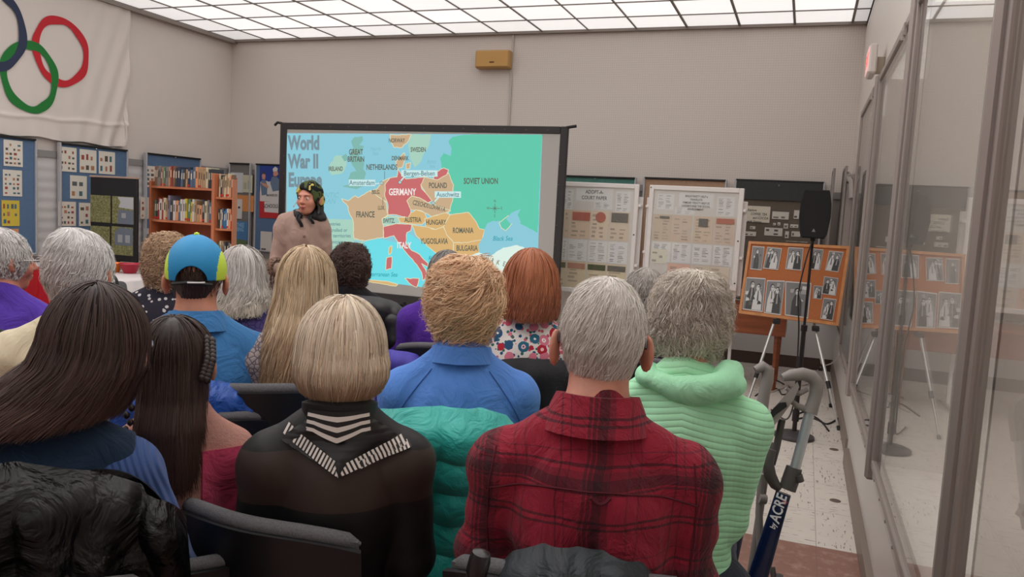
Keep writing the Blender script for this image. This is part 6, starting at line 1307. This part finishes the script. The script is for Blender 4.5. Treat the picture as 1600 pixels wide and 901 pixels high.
# long blonde hair
P9 = seated('woman with very long ash blonde hair, its ends reaching her chair back', 480, 384, 2.62, pattern('light_lace_print', (170, 160, 158), ('lace', 60, 1), [(110, 100, 110)]), dict(col=(190, 164, 130), light=(214, 194, 164), tip=(150, 116, 84), base=(124, 98, 74), n=9500, w_=.0022, front=.7, side=4.2, back=4.75, rx=.096, ryb=.110, rz=.118, prof=((0, 1.0, 1.0), (.06, 1.04, 1.05), (.14, 1.22, 1.1), (.22, 1.42, 1.1), (.38, 1.5, 1.1)), yadd=((0, 0), (.1, -.01), (.17, -.05), (.38, -.07)), lift=.04, clump=.5, nc=360, jit=.10, wave=.008, wfreq=7, steps=22, front_w=.95, var=.2), w_=.158, amp=.003, seed=9, elb=.035, hy=.0, yaw=.02, lean=.03,
            chair_l='chair of the long-haired blonde woman, grey top padding showing', cdx=-.14, cdy=-.02, csz=1.08)
# grey hair, purple lace
P10 = seated('woman with wavy grey shoulder-length hair in a purple lace-knit top', 380, 383, 3.40, pattern('purple_lace_knit', (74, 66, 116), ('lace', 45, .6), [(52, 46, 92)]), dict(col=(178, 172, 166), light=(206, 202, 198), tip=(196, 186, 170), base=(110, 104, 100), n=4800, w_=.0028, front=.7, side=2.6, back=2.75, rx=.094, ryb=.11, rz=.116, prof=((0, 1.0, 1.0), (.06, 1.05, 1.05), (.12, 1.2, 1.1), (.18, 1.3, 1.1)), yadd=((0, 0), (.1, -.005), (.18, -.04)), lift=.05, clump=.4, nc=240, wave=.010, wfreq=8, jit=.1, steps=16), w_=.165, fat=.02, amp=.003, seed=10, elb=.04, yaw=.1, hy=.1, chair_l='chair of the woman in the purple lace top')
# curly light brown hair, dark dotted top
P11 = seated('woman with curly light brown hair in a dark top dotted white', 262, 364, 3.55, pattern('white_dots_on_black', (44, 42, 54), ('dots', 38, 1, .27), [(196, 192, 190)]), dict(col=(158, 126, 98), light=(186, 156, 124), base=(96, 72, 54), n=4200, w_=.0030, front=.75, side=1.8, back=2.3, rx=.098, ryb=.118, rz=.122, prof=((0, 1.0, 1.0), (.06, 1.02, .98), (.12, .85, .8)), length=.09, lift=.06, curl=.010, wfreq=16, clump=.2, nc=260, steps=14), w_=.175, fat=.02, amp=.003, seed=11, elb=.04, yaw=.1, hy=-.1, chair_l='chair of the woman in the white-dotted dark top')
crew(P11, cloth('charcoal_rib', (50, 48, 58)))
# far left: grey-haired woman in profile, purple fleece
P12 = seated('woman in profile with grey hair and violet fleece at the far left', 8, 356, 3.05, cloth('violet_fleece', (74, 48, 142), .3, 200), dict(col=(186, 182, 178), light=(212, 210, 208), base=(130, 124, 120), n=4200, w_=.0026, front=.62, side=1.2, back=1.95, rx=.092, ryb=.114, rz=.116, prof=MAN['prof'], length=.08, lift=.05, clump=.3, nc=300, wave=.004), skin_rgb=(196, 124, 100), yaw=.42, hy=.72, w_=.178, fat=.03, amp=.004, seed=12, elb=.06, chair_l='chair of the woman in the violet fleece')
glasses(P12, mat('pale_glasses_frame', (200, 196, 190), .3))
# black jacket at the left edge
P13 = seated('person in a black jacket, only a shoulder showing at the left edge of the picture', -62, 398, 2.45, cloth('black_green_jacket', (26, 32, 32), .2, 350), dict(col=(90, 84, 80), n=1500, w_=.003, length=.06, lift=.03, rx=.088, **MAN), w_=.185, fat=.02, amp=.005, seed=13, elb=.06, garment='jacket', chair_l='chair of the person in the black jacket at the left edge')
# curly dark hair in front of the map
P14 = seated('person with short dark curly hair in a black jacket, silhouetted on the map', 548, 380, 4.10, cloth('black_matte_jacket', (26, 25, 28), .2, 350), dict(col=(58, 42, 38), light=(92, 68, 58), base=(30, 22, 20), n=4200, w_=.0034, front=.75, side=1.35, back=2.05, rx=.098, ryb=.116, rz=.118, prof=((0, 1.0, 1.0), (.05, .96, .94), (.1, .78, .72)), length=.07, lift=.07, curl=.011, wfreq=17, clump=.15, nc=300, steps=14), skin_rgb=(190, 124, 100), hy=-.15, w_=.17, amp=.004, seed=14, elb=.04, garment='jacket', chair_l='chair of the dark curly-haired person in front of the map')
# grey bob, purple hoodie
P15 = seated('woman with a dark grey bob in a deep purple top, partly behind the polo wearer', 699, 390, 3.95, cloth('deep_purple_fleece', (70, 36, 128), .2, 300), dict(col=(104, 98, 94), light=(140, 134, 130), base=(62, 58, 56), n=3600, w_=.0030, front=.7, side=2.15, back=2.2, rx=.095, ryb=.112, rz=.116, prof=((0, 1.0, 1.0), (.05, 1.06, 1.04), (.12, .95, .92)), lift=.02, clump=.4, nc=240), hy=-.12, w_=.17, fat=.01, amp=.004, seed=15, elb=.05, chair_l='chair of the woman in the deep purple top')
# red hair, floral blouse
P16 = seated('woman with copper red hair in a white blouse printed with flowers', 832, 391, 3.00, pattern('flower_print', (222, 214, 210), ('flower', 25, .75), [(206, 92, 116), (44, 84, 118), (176, 40, 58), (210, 120, 140), (48, 104, 128)]), dict(col=(158, 92, 62), light=(188, 120, 84), tip=(146, 84, 58), base=(92, 48, 32), n=7000, w_=.0026, front=.7, side=2.3, back=2.42, rx=.105, ryb=.122, rz=.124, prof=((0, 1.0, 1.0), (.05, 1.06, 1.04), (.1, 1.05, 1.03), (.15, 1.0, 1.0), (.18, 1.12, 1.05)), yadd=((0, 0), (.1, -.005), (.18, -.03)), lift=.05, clump=.45, nc=300, wave=.005, wfreq=7, jit=.1, steps=16), w_=.172, fat=.02, amp=.004, seed=16, elb=.035, hy=.05, chair_l='chair of the woman in the flowered blouse, under a black fleece')
# grey hair beside the plaid man's head
P17 = seated('person with grey layered hair in a dark navy top, between the two nearest men', 1010, 418, 3.85, cloth('dark_navy_knit', (38, 38, 50), .2, 300), dict(col=(138, 132, 126), light=(186, 180, 174), base=(80, 74, 70), n=4000, w_=.0030, front=.7, side=1.5, back=2.3, rx=.096, ryb=.115, rz=.116, prof=((0, 1.0, 1.0), (.06, .98, .95), (.12, .8, .75)), length=.11, lift=.05, clump=.35, nc=240, wave=.004), w_=.168, amp=.003, seed=17, elb=.04, chair_l='chair of the person in the dark navy top')
# ================================================================ THE SPEAKER, standing, face towards image left
T = pt(464, 279, 5.60); az = math.atan2(T[0], T[1])
sp = thing('person', 'woman in a taupe coat and flowered headscarf standing beside the screen, hands clasped', 'person', (float(T[0])+.06, float(T[1]), 0), -az+PI+.10)
H_ = float(T[2]); sc_ = H_/1.66; hc = np.array([-.035, .035, H_-.135]); R = rotm(-.62, -.02, 0)
lo, hi = (-.34, -.30, -.01), (.34, .36, H_+.02)
f = Field(lo, hi, .0062)
sh_z = H_-.30; k_ = sh_z
f.ell((0, 0, sh_z-.12), (.150, .095, .18), .03); f.ell((0, .01, sh_z-.34), (.125, .09, .14), .04); f.ell((0, 0, sh_z-.50), (.155, .11, .12), .04); f.cone((-.105, 0, sh_z-.03), (.105, 0, sh_z-.03), .05, .05, .03)
f.cone((0, -.01, sh_z+.02), hc+np.array([0, -.015, -.04]), .05, .047, .02); add_head(f, hc, R, .97)
HP = np.array([.085, .225, 1.005])
for q in (-1, 1):
    S_ = np.array([q*.130, 0, sh_z-.05]); E_ = np.array([q*.168, -.01, sh_z-.31]); W_ = HP+np.array([q*.062, -.045, .012]); f.cone(S_, E_, .046, .037, .02); f.cone(E_, W_, .036, .026, .02)
    hand(f, W_, np.array([-q*.75, .35, -.38]), np.array([q*.1, .8, .5]), .92, .62, side=q)
    f.cone((q*.08, 0, sh_z-.55), (q*.085, .02, .48), .078, .052, .03); f.cone((q*.085, .02, .48), (q*.085, 0, .08), .05, .034, .02); f.cone((q*.085, 0, .07), (q*.10, .12, .035), .034, .026, .02)
fmesh('body', f, skin((206, 140, 118)), sp)
M_coat = cloth('taupe_wool_coat', (148, 124, 114), .3, 260, .95)
g = Field((-.40, -.24, .28), (.40, .34, sh_z+.09), .0065)
g.ell((0, 0, sh_z-.12), (.145, .115, .19), .03); g.ell((0, .005, sh_z-.38), (.150, .125, .24), .05); g.ell((-.10, .0, sh_z-.02), (.05, .05, .05), .04); g.cone((0, 0, sh_z-.45), (0, 0, .42), .16, .19, .05); g.cone((-.105, 0, sh_z-.03), (.105, 0, sh_z-.03), .062, .062, .03)
for q in (-1, 1):
    g.cone((0, -.01, sh_z+.03), (q*.12, 0, sh_z), .055, .06, .03); S_ = np.array([q*.130, 0, sh_z-.05]); E_ = np.array([q*.172, -.01, sh_z-.32]); W_ = HP+np.array([q*.10, -.065, .03]); g.ell(S_, (.062,)*3, .03); g.cone(S_, E_, .060, .056, .03); g.cone(E_, W_, .056, .054, .025)
def cf(x, y, z):
    fr = np.clip(y/.1, 0, 1); return -.010*np.exp(-((x-.012)/.010)**2)*fr*0+.004*fr*np.sign(x-.005)*np.exp(-((x-.005)/.02)**2)+.007*np.sin(np.abs(x)*38-z*9)*np.clip((sh_z-.1-z)*2, 0, 1)*fr+.006*np.sin(x*30+z*4)*np.clip((sh_z-.5-z)*2, 0, 1)
g.displace(wr_fn(21, .006, extra=cf)); fmesh('coat', g, M_coat, sp)
tf = Field((-.18, -.12, .05), (.18, .14, .6), .010)
for q in (-1, 1): tf.cone((q*.085, .01, .58), (q*.085, 0, .09), .075, .05, .03)
fmesh('trousers', tf, M_jean, sp)
for q in (-1, 1):
    sf = Field((q*.09-.07, -.08, -.005), (q*.09+.07, .2, .12), .008); sf.ell((q*.085, .0, .05), (.042, .06, .05), .02); sf.ell((q*.095, .09, .036), (.044, .085, .034), .03); fmesh('shoe', sf, M_shoe, sp)
b = MB()
for i in range(4): b.lathe([(.001, 0), (.011, .002), (.011, .005), (.001, .007)], (0, 0, 0), 12)
n0 = len(b.V)//4
for i in range(4):
    for q in range(i*n0, (i+1)*n0): vx, vy, vz = b.V[q]; b.V[q] = (.004+vx, .140+.012*min(i, 2)+vz-.0, sh_z-.10-i*.115+vy)
b.obj('button', mat('coat_button', (120, 96, 84), .4), sp)
M_leo = pattern('leopard_trim', (122, 98, 84), ('leopard', 70, 1), [(40, 30, 30)])
for q in (-1, 1):
    W_ = HP+np.array([q*.10, -.065, .03]); d = HP+np.array([q*.062, -.045, .012])-np.array([q*.225, -.01, sh_z-.31]); d /= np.linalg.norm(d)
    b = MB(); b.tube([W_-d*.03, W_-d*.0, W_+d*.035], [.066, .070, .064], 20); b.obj('cuff', M_leo, sp, True)
    b = MB(); rr = random.Random(q)
    for i in range(26): a = rr.random()*2*PI; s0 = W_+d*.03+np.array([math.cos(a)*.05, math.sin(a)*.045, -.02]); b.tube([s0, s0+np.array([rr.uniform(-.01, .01), .005, -.06]), s0+np.array([rr.uniform(-.02, .02), .008, -.10-rr.random()*.06])], .0022, 4)
    b.obj('fringe', mat('brown_fringe', (84, 62, 54), .8), sp)
rings(sp, 'lace_collar', M_leo, [(0, .03), (-.003, .0), (.02, -.05), (.03, -.045), (.012, .0), (.006, .032)], (0, 0, sh_z+.045), .062, .064, wob=.3)
# face details
We = lambda x, y, z: hc+R@(np.array([x, y, z])*.97)
for q in (-1, 1):
    b = MB(); c = We(q*.031, .0815, -.002); b.lathe([(.001, -.012), (.008, -.009), (.012, 0), (.008, .009), (.001, .012)], tuple(c), 14); b.obj('eye', mat('eye_white', (206, 196, 190), .3), sp, True)
    b = MB(); c = We(q*.031, .0925, -.001); b.lathe([(.0005, -.0045), (.0035, -.003), (.005, 0), (.0035, .003), (.0005, .0045)], tuple(c), 12); b.obj('iris', mat('iris_dark', (50, 34, 28), .2), sp, True)
    b = MB(); b.tube([We(q*.014, .101, .018), We(q*.032, .098, .025), We(q*.050, .084, .020)], [.002, .0028, .0012], 6); b.obj('eyebrow', mat('eyebrow_brown', (74, 52, 44), .7), sp, True)
b = MB(); b.tube([We(-.021, .096, -.0630), We(-.008, .1065, -.0595), We(0, .108, -.0605), We(.008, .1065, -.0595), We(.021, .096, -.0630)], [.001, .0032, .003, .0032, .001], 6); b.tube([We(-.019, .095, -.066), We(0, .105, -.0705), We(.019, .095, -.066)], [.001, .004, .001], 6); b.obj('lips', mat('lip_rose', (164, 78, 76), .4), sp, True)
# dark hair under the scarf, scarf dome, knot and tails
M_scf = pattern('flowered_headscarf', (32, 36, 34), ('camo', 13, 0), [(26, 28, 30), (26, 28, 30), (30, 32, 32), (74, 86, 50), (26, 28, 30), (196, 180, 96), (206, 130, 56), (190, 84, 60)])
f = Field(tuple(hc-.16), tuple(hc+np.array([.16, .16, .16])), .0065); f.ell(We(0, -.014, .030), (.090, .108, .098), .01, R=R); f.ell(We(0, -.055, -.02), (.080, .075, .085), .02, R=R); f.ell(We(0, .100, -.055), (.088, .085, .115), .012, 'd', R=R); f.ell(We(0, -.09, -.05), (.05, .045, .05), .02, R=R)
f.displace(lambda x, y, z: .002*np.sin(z*90+y*60)+.002*np.sin(x*80+z*40)); fmesh('headscarf', f, M_scf, sp)
for q in (-1, 1):
    b = MB(); b.slab(lambda u, v: We(q*(.066+.012*v)+(u-.5)*.022, .030-.05*u+.01*math.sin(v*6), .045-.15*v), 6, 12, .010); b.obj('hair_strand', mat('dark_speaker_hair', (44, 32, 30), .5), sp, True)
f = Field((-.20, -.20, sh_z-.06), (.20, .20, sh_z+.16), .0065); cx_ = hc[0]
for i in range(22): a = .75*PI+1.5*PI*i/21; f.ell((cx_*.5+.074*math.cos(a), .006+.070*math.sin(a), sh_z+.048-.012*math.sin(a)), (.026, .026, .026), .02)
f.ell((cx_-.030, -.055, sh_z+.095), (.080, .060, .075), .03)
f.ell((-.085+cx_*.5, -.01, sh_z+.065), (.05, .07, .06), .03); f.ell((-.10+cx_*.5, .03, sh_z+.03), (.045, .05, .035), .03); f.displace(wr_fn(31, .006, (30, 30, 30))); fmesh('scarf_knot', f, mat('black_scarf', (22, 22, 26), .7), sp)
for q, L in ((.050, .085), (-.02, .06)):
    b = MB(); b.slab(lambda u, v: (cx_*.6+q*1.1+.012*math.sin(v*5)+(u-.5)*.034*(1-.5*v), .078+.042*math.sin(v*2)+.005*math.sin(u*9), sh_z+.050-L*v), 6, 10, .007); b.obj('scarf_tail', mat('black_scarf', (22, 22, 26), .7), sp, True)
b = MB(); b.tube([We(.078, .01, -.02), We(.086, .05, -.045), We(.070, .095, -.060)], .0016, 6); b.tube([We(.072, .092, -.060), We(.066, .102, -.061)], .0045, 8); b.obj('headset_microphone', mat('mic_beige', (190, 150, 130), .5), sp, True)
# ================================================================ COATS, BAGS, CANE
M_teal = mat('teal_puffer_nylon', (30, 176, 166), .5, var=.06, vscale=5, bump=.6, bscale=13, bdist=.02, sheen=.3)
coat('puffer_coat', 'teal quilted puffer coat hung over the polo wearer\'s chair', 686, 652, 1.90, -.02, .40, .50, .74, M_teal, .045, 3, quilt=.080, curve=.05, top_round=.05)
M_leather = mat('black_glossy_leather', (6, 6, 7), .36, var=.2, vscale=7, bump=.7, bscale=9, bdist=.035, spec=.3)
def lf(a, v): return -.022*(1-abs(math.sin(v*8+a*4+2*math.sin(a*3+v*3)))**.7)*(.3+v)-.010*(1-abs(math.sin(v*17-a*7+math.sin(a*6)))**.6)-.004*math.sin(a*23+v*15)
coat('leather_coat', 'shiny black leather coat over the chair at the lower left', 52, 742, 1.27, .12, .46, .56, .80, M_leather, .035, 5, fn=lf, rise=.06, curve=.08, top_round=.13, sleeves=False)
coat('slate_jacket', 'dark slate jacket over the chair of the plaid-shirted man', 900, 893, 1.34, 0, .27, .36, .50, mat('slate_nylon', (30, 38, 44), .6, var=.12, vscale=5, bump=.7, bscale=9, bdist=.03), .035, 7, curve=.07, top_round=.05)
coat('fleece_jacket', 'black fleece jacket over the chair of the flowered-blouse woman', 842, 572, 2.74, .0, .44, .50, .60, mat('black_fleece', (24, 24, 27), .95, bump=.5, bscale=150), .04, 8, curve=.07)
coat('blue_jacket', 'royal blue nylon jacket hanging behind the girl with braids', 282, 606, 2.26, .02, .40, .46, .62, mat('royal_blue_nylon', (24, 76, 160), .45, var=.15, vscale=6, bump=.8, bscale=12, bdist=.03), .03, 9, curve=.05, sleeves=False)
coat('violet_jacket', 'violet-blue jacket hanging on the chair behind the purple-topped woman', 612, 556, 3.60, .0, .36, .42, .60, mat('violet_nylon', (66, 58, 158), .7, bump=.25, bscale=30), .04, 10, curve=.06)
coat('dark_leather_jacket', 'dark leather jacket over the chair of the curly-haired person', 560, 468, 3.86, .0, .46, .50, .56, mat('soft_black_leather', (38, 38, 40), .45, bump=.3, bscale=25), .035, 12, curve=.06)
# red bag between the silvery bob and the polo
T = pt(600, 642, 2.75); r = thing('red_handbag', 'small red handbag wedged beside the silvery bob woman\'s shoulder', 'bag', (float(T[0]), float(T[1]), float(T[2])-.30), .2)
b = MB(); b.slab(lambda u, v: ((u-.5)*.24, .015*math.sin(u*PI), .30*v-.03*abs(u-.5)*v), 14, 10, lambda u, v: .03+.05*math.sin(PI*min(.98, max(.02, u)))*(1-.6*v)); b.obj('body', mat('red_leather', (158, 30, 44), .4), r, True)
b = MB(); b.tube([((i/14-.5)*.22, 0, .30+.0*math.sin(i/14*PI)) for i in range(15)], .008, 8); b.obj('piping', mat('dark_red_leather', (112, 20, 32), .4), r, True)
# folded cane / umbrella handle near the bottom
T0, T1 = pt(752, 862, 1.18), pt(724, 925, 1.18); d = (T1-T0)/np.linalg.norm(T1-T0); r = thing('umbrella', 'black folded umbrella with a ribbed grip leaning against the plaid man\'s chair', 'umbrella', tuple(float(v) for v in T0))
z_foot = float(T0[2]); dfull = np.array([d[0]*.35, -.02, -.93]); L = z_foot/.93
b = MB(); b.lathe([(.006, .006), (.014, .003), (.0165, -.008), (.0165, -.03), (.0135, -.036)], (0, 0, 0), 24); b.obj('handle_cap', mat('umbrella_cap', (44, 42, 44), .25, .3), r, True)
b = MB(); ns = 26; prof_ = []
for i in range(ns): z = -.036-.006*i; prof_ += [(.0145, z), (.0145, z-.0035), (.0118, z-.004), (.0118, z-.0058)]
b.lathe(prof_, (0, 0, 0), 20); b.obj('ribbed_grip', mat('umbrella_grip', (30, 30, 33), .3, .2), r)
b = MB(); b.lathe([(.012, -.19), (.030, -.24), (.034, -.40), (.020, -.72), (.006, -.78), (.005, -.84), (.003, -z_foot*.99)], (0, 0, 0), 16); b.obj('folded_canopy', mat('umbrella_cloth', (26, 26, 30), .7), r, True)
r.rotation_euler = (0, .20, 0); r.location = (float(T0[0]), float(T0[1]), z_foot-.004)
# ================================================================ ROLLATOR beside the mint hoodie
M_g = mat('rollator_grey_plastic', (134, 128, 124), .5); M_dg = mat('rollator_dark_plastic', (74, 70, 68), .5); M_al = mat('rollator_aluminium', (176, 180, 184), .3, .5); M_bl = mat('rollator_blue_enamel', (16, 34, 72), .22, .3, coat=.5)
rl = thing('rollator', 'folded rollator walker with grey grips and blue frame lettered by ACRE', 'walker', (0, 0, 0)); DP = 2.55
Q = lambda x, y, d=0: pt(x, y, DP+d)
def tb(name, pts, rad, m_, n=14, flat=None):
    b = MB(); b.tube([Q(*p) for p in pts], rad, n); return b.obj(name, m_, rl, True)
def floorpt(x, y, d): p = Q(x, y, d); return p
# right side frame
tb('handle_grip', [(1222, 590), (1236, 586), (1254, 584), (1268, 588), (1276, 598), (1275, 615), (1270, 632), (1265, 645)], [.012, .019, .021, .022, .022, .021, .021, .024], M_g, 18)
tb('upper_tube', [(1266, 640), (1252, 695), (1237, 750)], .0165, M_al)
tb('height_clamp', [(1241, 730), (1235, 750), (1230, 764)], [.025, .027, .027], M_dg, 12); tb('clamp_knob', [(1247, 742, -.02), (1250, 752, -.02)], .014, M_dg, 10)
b = MB()
pA, pB = Q(1224, 770), Q(1166, 960); kf = (0-pA[2])/(pB[2]-pA[2]); pB = pA+(pB-pA)*min(kf, 1)*.93; ax = (pB-pA)/np.linalg.norm(pB-pA); vw = ray(1200, 850); vw = vw/np.linalg.norm(vw); sd = np.cross(ax, vw); sd /= np.linalg.norm(sd); dp_ = np.cross(sd, ax)
V = []
for e_, wd in ((pA, .024), (pB, .034)):
    for i in range(16): a = 2*PI*i/16; V.append(e_+sd*wd*np.sign(math.cos(a))*abs(math.cos(a))**.6+dp_*.018*np.sign(math.sin(a))*abs(math.sin(a))**.6)
b.add(V, [(i, (i+1) % 16, 16+(i+1) % 16, 16+i) for i in range(16)]+[tuple(range(15, -1, -1)), tuple(range(16, 32))]); b.obj('blue_leg', M_bl, rl, True)
# lettering on the blue leg, running up
def up_text(txt, px, py, size, m_, sx=.8):
    V, Fc = text_mesh(txt, size, sx, .02, .15); o_ = Q(px, py); k_ = np.dot(o_-pA, ax); o_ = pA+ax*k_; b = MB(); u_ = -ax; v_ = np.cross(u_, -vw*-1); v_ = np.cross(vw, u_); v_ = v_/np.linalg.norm(v_)
    if v_[0] > 0: v_ = -v_
    b.add([o_+u_*x+v_*y-dp_*np.sign(np.dot(dp_, vw))*.0195 for x, y in V], Fc); b.obj('lettering', m_, rl)
M_let = mat('white_lettering', (216, 218, 222), .4); up_text('ACRE', 1226, 796, .046, M_let); up_text('by', 1219, 823, .024, M_let)
b = MB(); o_ = Q(1226, 786)-vw*.024; b.add([o_+np.array([dx*.008, 0, dz*.008]) for dx, dz in ((0, -1), (1, .3), (.5, 1), (0, .5), (-.5, 1), (-1, .3))], [(0, 1, 2, 3, 4, 5)]); b.obj('heart_mark', mat('heart_red', (180, 40, 60), .4), rl)
# brake lever and loop
tb('brake_lever', [(1262, 608), (1250, 614), (1236, 612), (1228, 606)], [.007, .009, .009, .006], M_g, 10)
tb('brake_loop', [(1262, 640), (1246, 634), (1234, 624), (1232, 612)], [.012, .010, .009, .007], M_g, 10)
b = MB()
for pl, c in (([(1197, 668), (1206, 640), (1246, 596), (1249, 604), (1240, 625), (1218, 655), (1200, 676)], 0),): b.prism(pl, -.02, .03, lambda x, y, d: Q(x, y, d))
fold(b.obj('seat_flap', mat('seat_flap_grey', (150, 144, 140), .55), rl))
b = MB(); b.prism([(1198, 657), (1206, 640), (1218, 629), (1228, 628), (1230, 635), (1212, 648), (1200, 660)], -.028, -.018, lambda x, y, d: Q(x, y, d)); fold(b.obj('flap_opening', mat('flap_black', (20, 20, 22), .6), rl))
# folding linkage
tb('link_bar', [(1222, 655, .03), (1213, 700, .03), (1206, 725, .03)], .012, M_dg, 10); tb('curved_link', [(1206, 702, .0), (1200, 722), (1203, 742), (1211, 757), (1218, 763)], [.014, .018, .02, .017, .012], M_dg, 12)
tb('rear_tube', [(1204, 690, .08), (1196, 740, .08), (1190, 780, .08), (1170, 915, .08)], .0125, M_g, 10); tb('rear_tube', [(1190, 740, .06), (1186, 800, .06), (1188, 860, .06), (1178, 925, .06)], .0125, M_g, 10)
tb('cross_collar', [(1186, 778, .05), (1197, 780, .05)], .016, M_g, 10)
# far side frame
tb('handle_grip', [(1180, 578, .25), (1192, 572, .25), (1200, 578, .25), (1199, 595, .25), (1194, 615, .25), (1190, 640, .25)], [.014, .02, .022, .021, .02, .022], M_g, 16)
tb('upper_tube', [(1192, 632, .25), (1183, 690, .25), (1172, 760, .25)], .016, M_al); tb('blue_leg', [(1172, 755, .25), (1150, 830, .25), (1128, 930, .25)], [.026, .028, .03], M_bl, 14)
def wheel(px, py, dep_, rad=.095):
    T_ = pt(px, py, dep_); c = np.array([float(T_[0]), float(T_[1]), rad]); b = MB(); b.lathe([(rad*.82, -.016), (rad*.97, -.012), (rad, 0), (rad*.97, .012), (rad*.82, .016), (rad*.78, 0)], (0, 0, 0), 32)
    for q in range(len(b.V)): x, y, z = b.V[q]; b.V[q] = (c[0]+z, c[1]+x, c[2]+y)
    w1 = b.obj('wheel', mat('wheel_rubber', (62, 58, 60), .7), rl, True); b = MB(); b.lathe([(rad*.8, -.006), (rad*.8, .006), (rad*.2, .016), (rad*.2, -.016)], (0, 0, 0), 24)
    for q in range(len(b.V)): x, y, z = b.V[q]; b.V[q] = (c[0]+z, c[1]+x, c[2]+y)
    h = b.obj('hub', M_g, w1, True); b = MB(); b.tube([c, c+np.array([-.03, .05, .10])], .012, 8)
    b.obj('fork', M_dg, rl, True)
wheel(1262, 975, 2.62); wheel(1172, 1000, 2.62); wheel(1128, 960, 2.85); wheel(1215, 935, 3.0)
# white-backed loose folding chair near the rear table
T = pt(52, 420, 4.3); chair(float(T[0]), float(T[1]), .25, 'empty grey padded chair holding the red tote bag'); chair(float(T[0])+.50, float(T[1])+.14, .25, 'empty grey padded chair holding the black backpack')
